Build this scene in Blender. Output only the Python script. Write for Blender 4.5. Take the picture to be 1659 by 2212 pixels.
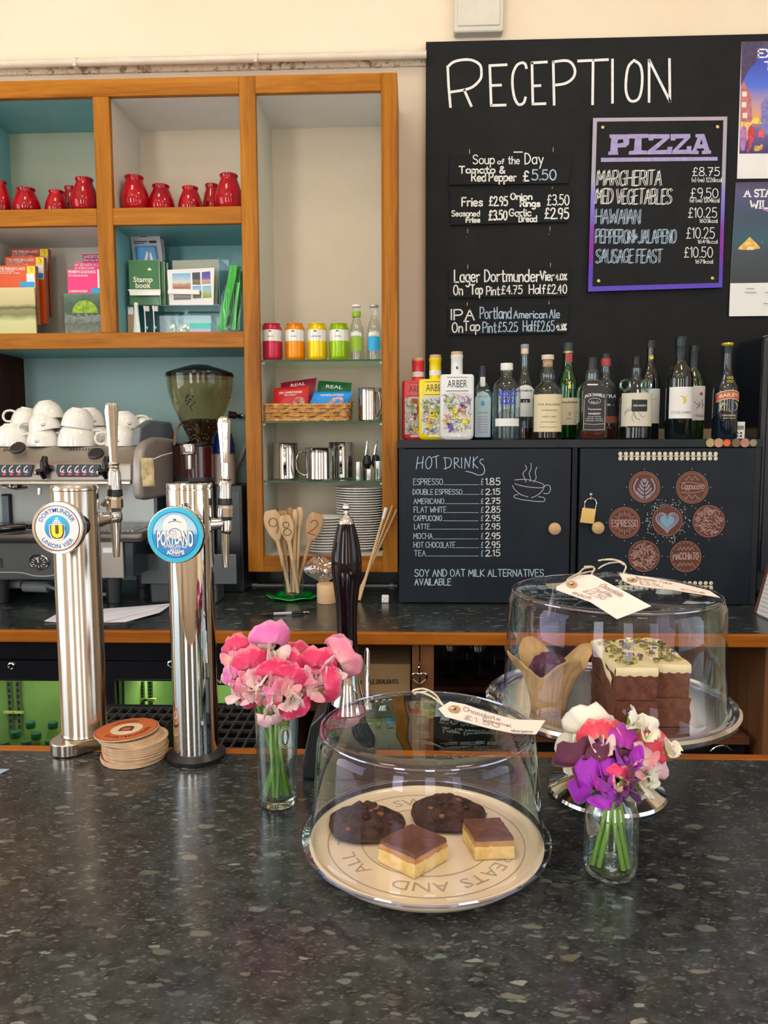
import bpy,bmesh,math,random
from mathutils import Vector,Matrix
from mathutils import noise as mnoise
import numpy as np
for o in list(bpy.data.objects):
 bpy.data.objects.remove(o)
SC=bpy.context.scene
COL=SC.collection
PI=math.pi
# ---------------------------------------------------------------- camera
IMW,IMH,FPX=1659.0,2212.0,1660.0
CAM=Vector((0.0,0.0,1.54))
YAW,PITCH,ROLL=math.radians(2.27),math.radians(5.35),math.radians(-0.19)
def cam_axes():
 f=Vector((-math.sin(YAW),math.cos(YAW),0))
 r=Vector((math.cos(YAW),math.sin(YAW),0))
 u=Vector((0,0,1))
 f2=f*math.cos(PITCH) - u*math.sin(PITCH)
 u2=u*math.cos(PITCH)+f*math.sin(PITCH)
 r3=r*math.cos(ROLL)+u2*math.sin(ROLL)
 u3=u2*math.cos(ROLL) - r*math.sin(ROLL)
 return r3,u3,f2
CR,CU,CF=cam_axes()
cd=bpy.data.cameras.new('camera')
cam=bpy.data.objects.new('camera',cd)
COL.objects.link(cam)
mw=Matrix((CR,CU,-CF)).transposed().to_4x4()
mw.translation=CAM
cam.matrix_world=mw
cd.sensor_fit='HORIZONTAL'
cd.sensor_width=36.0
cd.lens=36.0*FPX/IMW
cd.clip_start=0.02
SC.camera=cam
# ---------------------------------------------------------------- world, lights, exposure
world=bpy.data.worlds.new('daylight')
SC.world=world
world.use_nodes=True
wn=world.node_tree
bgn=wn.nodes['Background']
bgn.inputs[0].default_value=(0.80,0.90,1.0,1)
bgn.inputs[1].default_value=1.0
def area(name,loc,target,sx,sy,power,color):
 l=bpy.data.lights.new(name,'AREA')
 l.shape='RECTANGLE'
 l.size=sx
 l.size_y=sy
 l.energy=power
 l.color=color
 o=bpy.data.objects.new(name,l)
 COL.objects.link(o)
 o.location=loc
 o.rotation_euler=(Vector(target) - Vector(loc)).to_track_quat('-Z','Y').to_euler()
 return o
# daylight entering the tall windows in the wall behind the camera and in the left and right walls
for wx,ww,pw in ((-2.35,0.98,112),(0.25,0.72,50),(2.45,0.8,28)):
 area('window_daylight',(wx,-3.62,2.25),(wx,0,2.15),ww,2.7,pw,(0.94,0.98,1.0))
# added sun through the same windows; its floor bounce brightens the shelf ceilings
sl=bpy.data.lights.new('sun','SUN')
sl.energy=130.0
sl.angle=0.01
sl.color=(1.0,0.97,0.94)
so=bpy.data.objects.new('sun',sl)
COL.objects.link(so)
so.rotation_euler=Vector((0.18,0.64,-0.77)).to_track_quat('-Z','Y').to_euler()
area('window_daylight',(-3.62,0.2,2.15),(0,0.2,2.1),2.3,2.2,80,(0.80,0.92,1.0))
area('window_daylight',(3.62,-0.6,2.15),(0,-0.6,2.1),2.3,2.2,46,(0.64,0.82,1.0))
# warm ceiling lamps of the cafe (their panels are built further down)
for lx,ly in ((-1.0,-0.6),(1.0,-0.6),(-1.0,1.1),(1.0,1.1)):
 area('ceiling_lamp_light',(lx,ly,3.93),(lx,ly+0.001,0),0.5,0.5,14,(1.0,0.90,0.76))
SC.view_settings.view_transform='Standard'
SC.view_settings.look='None'
SC.view_settings.exposure=-0.60
SC.view_settings.gamma=1.0
SC.view_settings.use_curve_mapping=False
# ---------------------------------------------------------------- layout helpers
def ray(px,py):
 return (CF*FPX+CR*(px - IMW/2) - CU*(py - IMH/2)).normalized()
def W(px,py,D):# point of the picture ray on the vertical plane y = D
 d=ray(px,py)
 return CAM+d*(D/d.y)
def G(px,py,z):# point of the picture ray on the level plane z
 d=ray(px,py)
 return CAM+d*((z - CAM.z)/d.z)
def WX(px,py,D):
 return W(px,py,D).x
def WZ(px,py,D):
 return W(px,py,D).z
def mpp(D,py=1106):# metres per picture pixel on plane y = D
 d=ray(829,py)
 return (D/d.y)*d.dot(CF)/FPX
# ---------------------------------------------------------------- mesh helpers
class M:
 def __init__(s):
  s.v=[]
  s.f=[]
 def add(s,vs,fs):
  b=len(s.v)
  s.v+=[tuple(p) for p in vs]
  s.f+=[tuple(i+b for i in f) for f in fs]
  return s
 def box(s,x0,x1,y0,y1,z0,z1):
  if x0>x1:x0,x1=x1,x0
  if y0>y1:y0,y1=y1,y0
  if z0>z1:z0,z1=z1,z0
  return s.hexa([(x0,y0,z0),(x1,y0,z0),(x1,y1,z0),(x0,y1,z0),
      (x0,y0,z1),(x1,y0,z1),(x1,y1,z1),(x0,y1,z1)])
 def hexa(s,p):
  return s.add(p,[(0,3,2,1),(4,5,6,7),(0,1,5,4),(1,2,6,5),(2,3,7,6),(3,0,4,7)])
 def slab(s,a,b,c,d,n,t):# quad a b c d thickened by t along -n
  n=Vector(n)*t
  q=[Vector(a),Vector(b),Vector(c),Vector(d)]
  return s.hexa([p - n for p in q]+q)
 def lathe(s,prof,c=(0,0,0),seg=32,axis='z',close=False,sx=1.0,sy=1.0):
  n=len(prof)
  vs=[]
  for i in range(seg):
   a=2*PI*i/seg
   for r,h in prof:
    x,y=r*math.cos(a)*sx,r*math.sin(a)*sy
    if axis=='z':p=(x,y,h)
    elif axis=='y':p=(x,-h,y)      # h runs towards the viewer
    else:p=(h,x,y)
    vs.append((p[0]+c[0],p[1]+c[1],p[2]+c[2]))
  fs=[]
  m=n if close else n - 1
  for i in range(seg):
   j=(i+1) % seg
   for k in range(m):
    l=(k+1) % n
    fs.append((i*n+k,j*n+k,j*n+l,i*n+l))
  return s.add(vs,fs)
 def disc(s,c,r,seg=24,axis='z',sx=1.0):
  vs=[]
  for i in range(seg):
   a=2*PI*i/seg
   x,y=r*math.cos(a)*sx,r*math.sin(a)
   vs.append((c[0]+x,c[1]+y,c[2]) if axis=='z' else (c[0]+x,c[1],c[2]+y))
  return s.add(vs,[tuple(range(seg))])
 def tube(s,pts,r,seg=8,caps=True,flat=1.0):
  pts=[Vector(p) for p in pts]
  n=len(pts)
  rs=r if isinstance(r,(list,tuple)) else [r]*n
  vs,fs=[],[]
  up=None
  for i,p in enumerate(pts):
   t=(pts[min(i+1,n - 1)] - pts[max(i - 1,0)])
   if t.length<1e-9:t=Vector((0,0,1))
   t.normalize()
   if up is None:
    up=Vector((0,0,1)) if abs(t.z)<0.9 else Vector((1,0,0))
   a=t.cross(up).normalized()
   b=a.cross(t).normalized()
   up=b
   for k in range(seg):
    an=2*PI*k/seg
    vs.append(p+a*(math.cos(an)*rs[i])+b*(math.sin(an)*rs[i]*flat))
  for i in range(n - 1):
   for k in range(seg):
    l=(k+1) % seg
    fs.append((i*seg+k,i*seg+l,(i+1)*seg+l,(i+1)*seg+k))
  if caps:
   fs.append(tuple(range(seg))[::-1])
   fs.append(tuple((n - 1)*seg+k for k in range(seg)))
  return s.add(vs,fs)
 def prism(s,poly,f0,f1):# poly of 2-D points, two maps to 3-D
  n=len(poly)
  vs=[f0(x,y) for x,y in poly]+[f1(x,y) for x,y in poly]
  fs=[tuple(range(n))[::-1],tuple(range(n,2*n))]
  for i in range(n):
   j=(i+1) % n
   fs.append((i,j,n+j,n+i))
  return s.add(vs,fs)
 def grid(s,fn,nu,nv,wrap=False):
  vs=[fn(i/(nu if wrap else nu - 1),j/(nv - 1)) for i in range(nu) for j in range(nv)]
  fs=[]
  for i in range(nu if wrap else nu - 1):
   k=(i+1) % nu
   for j in range(nv - 1):
    fs.append((i*nv+j,k*nv+j,k*nv+j+1,i*nv+j+1))
  return s.add(vs,fs)
 def ball(s,c,r,seg=12,sz=1.0,sy=1.0):
  k=seg//2
  prof=[(r*math.sin(PI*i/k)+(1e-5 if i in (0,k) else 0),-r*sz*math.cos(PI*i/k)) for i in range(k+1)]
  return s.lathe(prof,c,seg,sy=sy)
def build(name,m,mat=None,parent=None,smooth=False,bevel=0,world=True,fix=True,seg=2,sub=0,ang=0.6):
 me=bpy.data.meshes.new(name)
 off=Vector((0,0,0))
 if parent is not None and world:
  p=parent
  off=Vector(p.location)
  while p.parent:
   p=p.parent
   off=off+Vector(p.location)
 vs=[(a[0] - off.x,a[1] - off.y,a[2] - off.z) for a in m.v]
 me.from_pydata(vs,[],m.f)
 if fix:
  bm=bmesh.new()
  bm.from_mesh(me)
  bmesh.ops.recalc_face_normals(bm,faces=bm.faces)
  bm.to_mesh(me)
  bm.free()
 if mat is not None:
  me.materials.append(mat)
 if smooth:
  me.shade_smooth()
  me.set_sharp_from_angle(angle=ang)
 o=bpy.data.objects.new(name,me)
 COL.objects.link(o)
 if parent is not None:
  o.parent=parent
 if bevel:
  b=o.modifiers.new('bevel','BEVEL')
  b.width=bevel
  b.segments=seg
  b.limit_method='ANGLE'
  b.harden_normals=False
 if sub:
  q=o.modifiers.new('sub','SUBSURF')
  q.levels=sub
  q.render_levels=sub
 return o
def tag(o,label,cat,group=None,kind=None):
 o['label']=label
 o['category']=cat
 if group:o['group']=group
 if kind:o['kind']=kind
 return o
def thing(name,label,cat,loc=(0,0,0),group=None):
 o=bpy.data.objects.new(name,None)
 o.empty_display_size=0.02
 COL.objects.link(o)
 o.location=loc
 return tag(o,label,cat,group)
def lab(o,label):
 o['label']=label
 return o
def struct(name,m,mat,bevel=0,smooth=False,parent=None):
 o=build(name,m,mat,parent,bevel=bevel,smooth=smooth)
 if parent is None:
  o['kind']='structure'
 return o
def copytree(o,parent=None):
 c=o.copy()
 COL.objects.link(c)
 c.parent=parent
 for ch in list(o.children):
  copytree(ch,c)
 return c
def copyto(o,loc,label,rotz=None,scale=None):
 c=copytree(o)
 c.location=loc
 if rotz is not None:c.rotation_euler=(0,0,rotz)
 if scale is not None:c.scale=scale if hasattr(scale,'__len__') else (scale,)*3
 c['label']=label
 return c
# ---------------------------------------------------------------- materials
def nodes(name):
 m=bpy.data.materials.new(name)
 m.use_nodes=True
 t=m.node_tree
 return m,t,t.nodes['Principled BSDF'],t.nodes['Material Output']
def ramp(t,fac,stops):
 r=t.nodes.new('ShaderNodeValToRGB')
 e=r.color_ramp.elements
 while len(e)<len(stops):e.new(0.5)
 for i,(p,c) in enumerate(stops):
  e[i].position=p
  e[i].color=(c[0],c[1],c[2],1)
 t.links.new(fac,r.inputs[0])
 return r.outputs[0]
def coords(t,scale=(1,1,1),rot=(0,0,0),kind='Object'):
 tc=t.nodes.new('ShaderNodeTexCoord')
 mp=t.nodes.new('ShaderNodeMapping')
 mp.inputs['Scale'].default_value=scale
 mp.inputs['Rotation'].default_value=rot
 t.links.new(tc.outputs[kind],mp.inputs[0])
 return mp.outputs[0]
def noise(t,vec,scale=5,detail=3,rough=0.5,dist=0):
 n=t.nodes.new('ShaderNodeTexNoise')
 n.inputs['Scale'].default_value=scale
 n.inputs['Detail'].default_value=detail
 n.inputs['Roughness'].default_value=rough
 n.inputs['Distortion'].default_value=dist
 t.links.new(vec,n.inputs['Vector'])
 return n.outputs['Fac']
def bump(t,b,h,strength=0.2,dist=0.002):
 n=t.nodes.new('ShaderNodeBump')
 n.inputs['Strength'].default_value=strength
 n.inputs['Distance'].default_value=dist
 t.links.new(h,n.inputs['Height'])
 t.links.new(n.outputs[0],b.inputs['Normal'])
_mc={}
def mat(name,c,rough=0.5,metal=0.0,var=0.06,nscale=12,bumps=0.0,spec=0.5,coat=0.0,sss=0.0,aniso=0.0):
 if name in _mc:return _mc[name]
 m,t,b,o=nodes(name)
 v=coords(t)
 f=noise(t,v,nscale,4)
 lo=tuple(max(0,x*(1 - var)) for x in c)
 hi=tuple(min(1,x*(1+var)) for x in c)
 t.links.new(ramp(t,f,[(0.3,lo),(0.7,hi)]),b.inputs['Base Color'])
 b.inputs['Roughness'].default_value=rough
 b.inputs['Metallic'].default_value=metal
 b.inputs['Specular IOR Level'].default_value=spec
 b.inputs['Coat Weight'].default_value=coat
 if sss:
  b.inputs['Subsurface Weight'].default_value=sss
  b.inputs['Subsurface Scale'].default_value=0.01
 if bumps:
  bump(t,b,noise(t,v,nscale*4,5),bumps,0.002)
 m.diffuse_color=(c[0],c[1],c[2],1)
 _mc[name]=m
 return m
def wood(name,lo,hi,axis=0,rough=0.4,scale=1.0,bs=0.08,coat=0.0,spec=0.16):
 if name in _mc:return _mc[name]
 m,t,b,o=nodes(name)
 sc=[26*scale]*3
 sc[axis]=1.6*scale
 v=coords(t,sc)
 f=noise(t,v,1.0,6,0.6,1.2)
 f2=noise(t,v,6.0,3,0.6,0.3)
 ad=t.nodes.new('ShaderNodeMath')
 ad.operation='MULTIPLY_ADD'
 ad.inputs[1].default_value=0.35
 t.links.new(f2,ad.inputs[0])
 t.links.new(f,ad.inputs[2])
 mid=tuple((a+c)/2 for a,c in zip(lo,hi))
 t.links.new(ramp(t,ad.outputs[0],[(0.45,lo),(0.65,mid),(0.9,hi)]),b.inputs['Base Color'])
 b.inputs['Roughness'].default_value=rough
 b.inputs['Coat Weight'].default_value=coat
 b.inputs['Specular IOR Level'].default_value=spec
 bump(t,b,ad.outputs[0],bs,0.001)
 _mc[name]=m
 return m
def laminate(name,base,axis_rot=0.45,rough=0.22,fs=1.0,br=1.0):
 m,t,b,o=nodes(name)
 v0=coords(t)
 w=t.nodes.new('ShaderNodeTexNoise')
 w.inputs['Scale'].default_value=40
 w.inputs['Detail'].default_value=3
 t.links.new(v0,w.inputs['Vector'])
 ws=t.nodes.new('ShaderNodeVectorMath'); ws.operation='SCALE'; ws.inputs[3].default_value=0.018
 t.links.new(w.outputs['Color'],ws.inputs[0])
 wa=t.nodes.new('ShaderNodeVectorMath'); wa.operation='ADD'
 t.links.new(v0,wa.inputs[0]); t.links.new(ws.outputs[0],wa.inputs[1])
 def flakes(scale,rot,stretch,thr,rnd):
  mp=t.nodes.new('ShaderNodeMapping')
  mp.inputs['Rotation'].default_value=(0,0,rot)
  mp.inputs['Scale'].default_value=(stretch,1.0,1.0)
  t.links.new(wa.outputs[0],mp.inputs[0])
  vo=t.nodes.new('ShaderNodeTexVoronoi')
  vo.inputs['Scale'].default_value=scale
  t.links.new(mp.outputs[0],vo.inputs['Vector'])
  # keep only some cells and only their hearts
  sep=t.nodes.new('ShaderNodeSeparateColor')
  t.links.new(vo.outputs['Color'],sep.inputs[0])
  g=t.nodes.new('ShaderNodeMath'); g.operation='GREATER_THAN'; g.inputs[1].default_value=rnd
  t.links.new(sep.outputs[0],g.inputs[0])
  mr=t.nodes.new('ShaderNodeMapRange')
  mr.inputs['From Min'].default_value=thr
  mr.inputs['From Max'].default_value=thr*0.75
  t.links.new(vo.outputs['Distance'],mr.inputs['Value'])
  mu=t.nodes.new('ShaderNodeMath'); mu.operation='MULTIPLY'
  t.links.new(g.outputs[0],mu.inputs[0]); t.links.new(mr.outputs[0],mu.inputs[1])
  mu2=t.nodes.new('ShaderNodeMath'); mu2.operation='MULTIPLY'
  t.links.new(mu.outputs[0],mu2.inputs[0]); t.links.new(sep.outputs[1],mu2.inputs[1])
  return mu2.outputs[0],sep.outputs[2]
 f1,c1=flakes(70*fs,0.45,0.42,0.33,0.84)
 f2,c2=flakes(150*fs,0.35,0.36,0.40,0.64)
 f3,c3=flakes(380*fs,0.3,0.45,0.50,0.45)
 fine=noise(t,v0,260,3,0.7)
 mott=noise(t,v0,45,5,0.65)
 cb=ramp(t,mott,[(0.35,tuple(x*0.55 for x in base)),(0.7,tuple(x*1.9 for x in base))])
 fl=ramp(t,fine,[(0.62,(0,0,0)),(0.80,(0.05,0.055,0.055))])
 a0=t.nodes.new('ShaderNodeMix'); a0.data_type='RGBA'; a0.blend_type='ADD'
 a0.inputs[0].default_value=1.0
 t.links.new(cb,a0.inputs[6]); t.links.new(fl,a0.inputs[7])
 last=a0.outputs[2]
 for f,cc,k in ((f3,c3,0.32),(f2,c2,0.65),(f1,c1,0.85)):
  col=ramp(t,cc,[(p_,tuple(x_*br for x_ in q_)) for p_,q_ in ((0.1,(0.16,0.165,0.17)),(0.5,(0.14,0.13,0.095)),(0.75,(0.10,0.14,0.135)),(0.93,(0.30,0.30,0.28)))])
  mx=t.nodes.new('ShaderNodeMix'); mx.data_type='RGBA'
  mm=t.nodes.new('ShaderNodeMath'); mm.operation='MULTIPLY'; mm.inputs[1].default_value=k
  mm.use_clamp=True
  t.links.new(f,mm.inputs[0])
  t.links.new(mm.outputs[0],mx.inputs[0]); t.links.new(last,mx.inputs[6]); t.links.new(col,mx.inputs[7])
  last=mx.outputs[2]
 t.links.new(last,b.inputs['Base Color'])
 b.inputs['Roughness'].default_value=rough
 b.inputs['Specular IOR Level'].default_value=0.5
 bump(t,b,noise(t,v0,500,2),0.12,0.0005)
 return m
def thin(name,tint=(1,1,1),f0=0.05,power=4.0,rough=0.02,refl=(1,1,1),haze=0.0,rainbow=False,fmax=0.9):
 # thin clear sheet: see-through face-on, mirror-like at grazing angles
 if name in _mc:return _mc[name]
 m,t,b,o=nodes(name)
 t.nodes.remove(b)
 lw=t.nodes.new('ShaderNodeLayerWeight')
 lw.inputs['Blend'].default_value=0.5
 pw=t.nodes.new('ShaderNodeMath'); pw.operation='POWER'; pw.inputs[1].default_value=power
 t.links.new(lw.outputs['Facing'],pw.inputs[0])
 ma=t.nodes.new('ShaderNodeMath'); ma.operation='MULTIPLY_ADD'
 ma.inputs[1].default_value=fmax - f0; ma.inputs[2].default_value=f0
 t.links.new(pw.outputs[0],ma.inputs[0])
 tr=t.nodes.new('ShaderNodeBsdfTransparent'); tr.inputs[0].default_value=(*tint,1)
 gl=t.nodes.new('ShaderNodeBsdfGlossy'); gl.inputs['Color'].default_value=(*refl,1)
 gl.inputs['Roughness'].default_value=rough
 if rainbow:
  v=coords(t,(1,1,0.25))
  n=noise(t,v,5,2,0.5,0.4)
  ad=t.nodes.new('ShaderNodeMath'); ad.operation='MULTIPLY_ADD'; ad.inputs[1].default_value=1.1
  t.links.new(lw.outputs['Facing'],ad.inputs[0]); t.links.new(n,ad.inputs[2])
  fr=t.nodes.new('ShaderNodeMath'); fr.operation='FRACT'
  t.links.new(ad.outputs[0],fr.inputs[0])
  t.links.new(ramp(t,fr.outputs[0],[(0.0,(0.95,0.97,1)),(0.2,(0.70,1.0,0.97)),(0.4,(0.95,0.98,1)),(0.6,(0.80,0.70,1.0)),(0.8,(1.0,0.78,0.92)),(1.0,(0.95,0.97,1))]),gl.inputs['Color'])
 mx=t.nodes.new('ShaderNodeMixShader')
 t.links.new(ma.outputs[0],mx.inputs[0]); t.links.new(tr.outputs[0],mx.inputs[1]); t.links.new(gl.outputs[0],mx.inputs[2])
 last=mx.outputs[0]
 if haze:
  df=t.nodes.new('ShaderNodeBsdfTranslucent'); df.inputs[0].default_value=(0.9,0.93,0.95,1)
  m2=t.nodes.new('ShaderNodeMixShader'); m2.inputs[0].default_value=haze
  t.links.new(last,m2.inputs[1]); t.links.new(df.outputs[0],m2.inputs[2])
  last=m2.outputs[0]
 t.links.new(last,o.inputs[0])
 _mc[name]=m
 return m
def emit(name,c,s):
 if name in _mc:return _mc[name]
 m,t,b,o=nodes(name)
 b.inputs['Emission Color'].default_value=(*c,1)
 b.inputs['Emission Strength'].default_value=s
 b.inputs['Base Color'].default_value=(*c,1)
 _mc[name]=m
 return m
def grad(name,stops,axis=2,lo=0.0,hi=1.0,rough=0.6,nz=0.0,nscale=8):
 # colour printed or painted as bands along one axis of the object (world-sized, from lo to hi)
 if name in _mc:return _mc[name]
 m,t,b,o=nodes(name)
 v=coords(t)
 sp=t.nodes.new('ShaderNodeSeparateXYZ')
 t.links.new(v,sp.inputs[0])
 mr=t.nodes.new('ShaderNodeMapRange')
 mr.inputs['From Min'].default_value=lo
 mr.inputs['From Max'].default_value=hi
 t.links.new(sp.outputs[axis],mr.inputs['Value'])
 f=mr.outputs[0]
 if nz:
  n=noise(t,v,nscale,4)
  a=t.nodes.new('ShaderNodeMath'); a.operation='MULTIPLY_ADD'; a.inputs[1].default_value=nz
  t.links.new(n,a.inputs[0]); t.links.new(f,a.inputs[2])
  s2=t.nodes.new('ShaderNodeMath'); s2.operation='SUBTRACT'; s2.inputs[1].default_value=nz*0.5
  t.links.new(a.outputs[0],s2.inputs[0])
  f=s2.outputs[0]
 t.links.new(ramp(t,f,stops),b.inputs['Base Color'])
 b.inputs['Roughness'].default_value=rough
 _mc[name]=m
 return m
def speck(name,base,c2,scale=60,thr=(0.5,0.6),rough=0.8,bs=0.6,bd=0.002,detail=5,spec=0.4):
 if name in _mc:return _mc[name]
 m,t,b,o=nodes(name)
 v=coords(t)
 n=noise(t,v,scale,detail,0.65)
 t.links.new(ramp(t,n,[(thr[0],base),(thr[1],c2)]),b.inputs['Base Color'])
 b.inputs['Roughness'].default_value=rough
 b.inputs['Specular IOR Level'].default_value=spec
 bump(t,b,n,bs,bd)
 _mc[name]=m
 return m
# ---------------------------------------------------------------- lettering
_F={
'A':"0,0 3,10 6,0;1,4 5,4",'B':"0,0 0,10;~0,10 4,10 5,7.7 3.5,5.4 0,5.2;~0,5.2 4.5,5 5.6,2.6 4,.2 0,0",
'C':"~6,8.3 4,10 1.3,8.8 0,5 1.3,1.2 4,0 6,1.6",'D':"0,0 0,10;~0,10 3.6,9.2 5.8,5 3.6,.8 0,0",
'E':"5,10 0,10 0,0 5,0;0,5.2 4,5.2",'F':"5,10 0,10 0,0;0,5.3 4,5.3",
'G':"~6,8.3 4,10 1.3,8.8 0,5 1.3,1.2 4,0 6,1.6;6,1.6 6,4.6 3.6,4.6",'H':"0,0 0,10;6,0 6,10;0,5 6,5",
'I':"0,0 0,10",'J':"~5,10 5,2.5 3,0 0,1.5",'K':"0,0 0,10;5.5,10 0,4.6 5.8,0",'L':"0,10 0,0 5,0",
'M':"0,0 .6,10 3.5,3.5 6.4,10 7,0",'N':"0,0 0,10 5.5,0 5.5,10",'O':"~3,10 .8,8.5 0,5 .8,1.5 3,0 5.2,1.5 6,5 5.2,8.5 3,10",
'P':"0,0 0,10;~0,10 4,10 5.4,7.4 4,5 0,4.6",'Q':"~3,10 .8,8.5 0,5 .8,1.5 3,0 5.2,1.5 6,5 5.2,8.5 3,10;3.6,2.5 6.2,-.6",
'R':"0,0 0,10;~0,10 4,10 5.2,7.6 4,5.2 0,4.8;2.4,4.9 5.8,0",'S':"~5.4,8.6 3.6,10 1,9.4 .3,7.4 1.6,5.6 4.2,4.6 5.4,2.6 4.2,.5 1.8,0 0,1.4",
'T':"0,10 6,10;3,10 3,0",'U':"~0,10 0,3 1.2,.6 3,0 4.8,.6 6,3 6,10",'V':"0,10 3,0 6,10",'W':"0,10 1.8,0 4,7 6.2,0 8,10",
'X':"0,0 5.5,10;0,10 5.5,0",'Y':"0,10 3,5 6,10;3,5 3,0",'Z':"0,10 5.5,10 0,0 5.5,0",
'a':"~4.6,5 3,6 .8,5.2 0,3 .9,.6 2.8,0 4.6,1.6;4.7,6 4.7,0",'b':"0,10 0,0;~0,4 2,6 4.2,5.4 5,3 4,.6 2,0 0,1.6",
'c':"~4.6,4.8 3,6 .8,5.2 0,3 .9,.6 3,0 4.6,1.2",'d':"5,10 5,0;~5,4 3,6 .8,5.2 0,3 .9,.6 3,0 5,1.6",
'e':"~.2,3 4.8,3.4 4.2,5.4 2.4,6 .6,5 0,3 .9,.6 3,0 4.6,1",'f':"~4,9.3 2.6,10 1.6,8.6 1.5,0;0,5.8 3.4,5.8",
'g':"~4.6,5 3,6 .8,5.2 0,3 .9,.8 2.8,.2 4.6,1.6;~4.7,6 4.7,-2 3,-4 .6,-3.2",'h':"0,10 0,0;~0,3.8 2,6 4,5.4 4.6,3.4 4.6,0",
'i':"0,6 0,0;0,8.4 0,8.9",'j':"~1.6,6 1.6,-2.2 .2,-3.4",'k':"0,10 0,0;4,6 0,2.6 4.4,0",'l':"~0,10 0,1 .8,0",
'm':"0,6 0,0;~0,4 1.6,6 3,5.2 3.3,3.6 3.3,0;~3.3,4 5,6 6.4,5.2 6.7,3.6 6.7,0",'n':"0,6 0,0;~0,3.8 2,6 3.9,5.4 4.4,3.4 4.4,0",
'o':"~2.5,6 .6,5.2 0,3 .6,.8 2.5,0 4.4,.8 5,3 4.4,5.2 2.5,6",'p':"0,6 0,-4;~0,4 2,6 4.2,5.4 5,3 4,.6 2,0 0,1.6",
'q':"5,6 5,-4;~5,4 3,6 .8,5.2 0,3 .9,.6 3,0 5,1.6",'r':"0,6 0,0;~0,3.6 1.4,5.6 3.4,5.8",'s':"~4.2,5 2.4,6 .5,5 1.2,3.6 3.4,2.6 4.2,1.2 2.4,0 0,.9",
't':"~1.7,9.4 1.7,1 2.6,0 3.8,.4;0,6.4 3.8,6.4",'u':"~0,6 0,1.6 1.4,0 3.2,.4 4.4,2;4.4,6 4.4,0",'v':"0,6 2.3,0 4.6,6",'w':"0,6 1.5,0 3.2,4.6 4.9,0 6.4,6",
'x':"0,0 4.2,6;0,6 4.2,0",'y':"0,6 2.4,.4;4.8,6 1.2,-4",'z':"0,6 4,6 0,0 4,0",
'0':"~2.8,10 .8,8.5 0,5 .8,1.5 2.8,0 4.8,1.5 5.6,5 4.8,8.5 2.8,10",'1':"0,8 1.6,10 1.6,0",'2':"~.2,7.8 1.6,9.9 4.2,9.6 5,7.4 3.6,4.6 .2,.2;0,0 5.4,0",
'3':"~.3,9 2.4,10 4.6,8.8 4.2,6.2 2,5.4;~2,5.4 4.8,4.6 5.2,2 3,0 0,1",'4':"4,0 4,10 0,3.4 5.6,3.4",'5':"5,10 1,10 .7,5.8;~.7,5.8 3,6.4 5.2,4.6 4.8,1.4 2.6,0 0,.9",
'6':"~4.6,9.6 2,8 .3,4.4 .8,1 2.8,0 5,1.4 5,4 3,5.6 .6,4.2",'7':"0,10 5.2,10 1.6,0;1.6,5.2 4.8,5.2",'8':"~2.7,5.4 .6,7 .9,9.3 2.7,10 4.6,9.3 4.8,7 2.7,5.4 .3,3.6 .2,1.2 2.7,0 5.2,1.2 5.2,3.6 2.7,5.4",
'9':"~5,6 3,4.6 .6,5.6 .4,8.4 2.4,10 4.6,9 5,6 4.4,2.4 3.2,0",'£':"~5,8.4 3.4,10 1.7,8.6 1.9,5 1.4,1.4 0,0;0,0 5.2,.2;.2,5 4,5",
'.':"0,0 0,.7",',':"0,.7 -.5,-1.4",'&':"~5.6,0 1.4,7 1.6,9.6 3.2,10 4,8.2 .8,4 .2,1.6 2,0 4.2,1 5.6,3.8",'-':"0,4.6 3,4.6",'+':"0,4.6 4,4.6;2,2.6 2,6.6",
'%':"5.4,10 0,0;~1,10 0,8.6 1,7.2 2,8.6 1,10;~4.4,2.8 3.4,1.4 4.4,0 5.4,1.4 4.4,2.8",':':"0,0 0,.7;0,4.6 0,5.3","'":"0,10 0,8.4",'/':"0,0 4,10",'(':"~2,10.5 .2,5 2,-.5",')':"~0,10.5 1.8,5 0,-.5",
}
_G={}
def _catmull(p,n=4):
 out=[]
 q=[p[0]]+p+[p[-1]]
 for i in range(1,len(q) - 2):
  a,b,c,d=q[i - 1],q[i],q[i+1],q[i+2]
  for k in range(n):
   t=k/n
   out.append(tuple(0.5*((2*b[j])+(-a[j]+c[j])*t+(2*a[j] - 5*b[j]+4*c[j] - d[j])*t*t+(-a[j]+3*b[j] - 3*c[j]+d[j])*t**3) for j in (0,1)))
 out.append(p[-1])
 return out
def parse(sx):
 st=[]
 for s in sx.split(';'):
  sm=s.startswith('~')
  p=[tuple(float(a) for a in q.split(',')) for q in s.lstrip('~').split()]
  st.append(_catmull(p) if sm else p)
 return st
def glyph(ch):
 if ch not in _G:
  st=parse(_F[ch])
  w=max(x for s in st for x,y in s)
  _G[ch]=(st,max(w,0.0))
 return _G[ch]
def strokes(text,gap=1.9):
 # single-line lettering; returns strokes with x in 0..w, y in 0..10 units
 x=0
 out=[]
 for ch in text:
  if ch==' ':
   x+=3.4
   continue
  st,w=glyph(ch)
  for s in st:out.append([(a+x,b) for a,b in s])
  x+=w+gap
 return out,max(x - gap,0.01)
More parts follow.
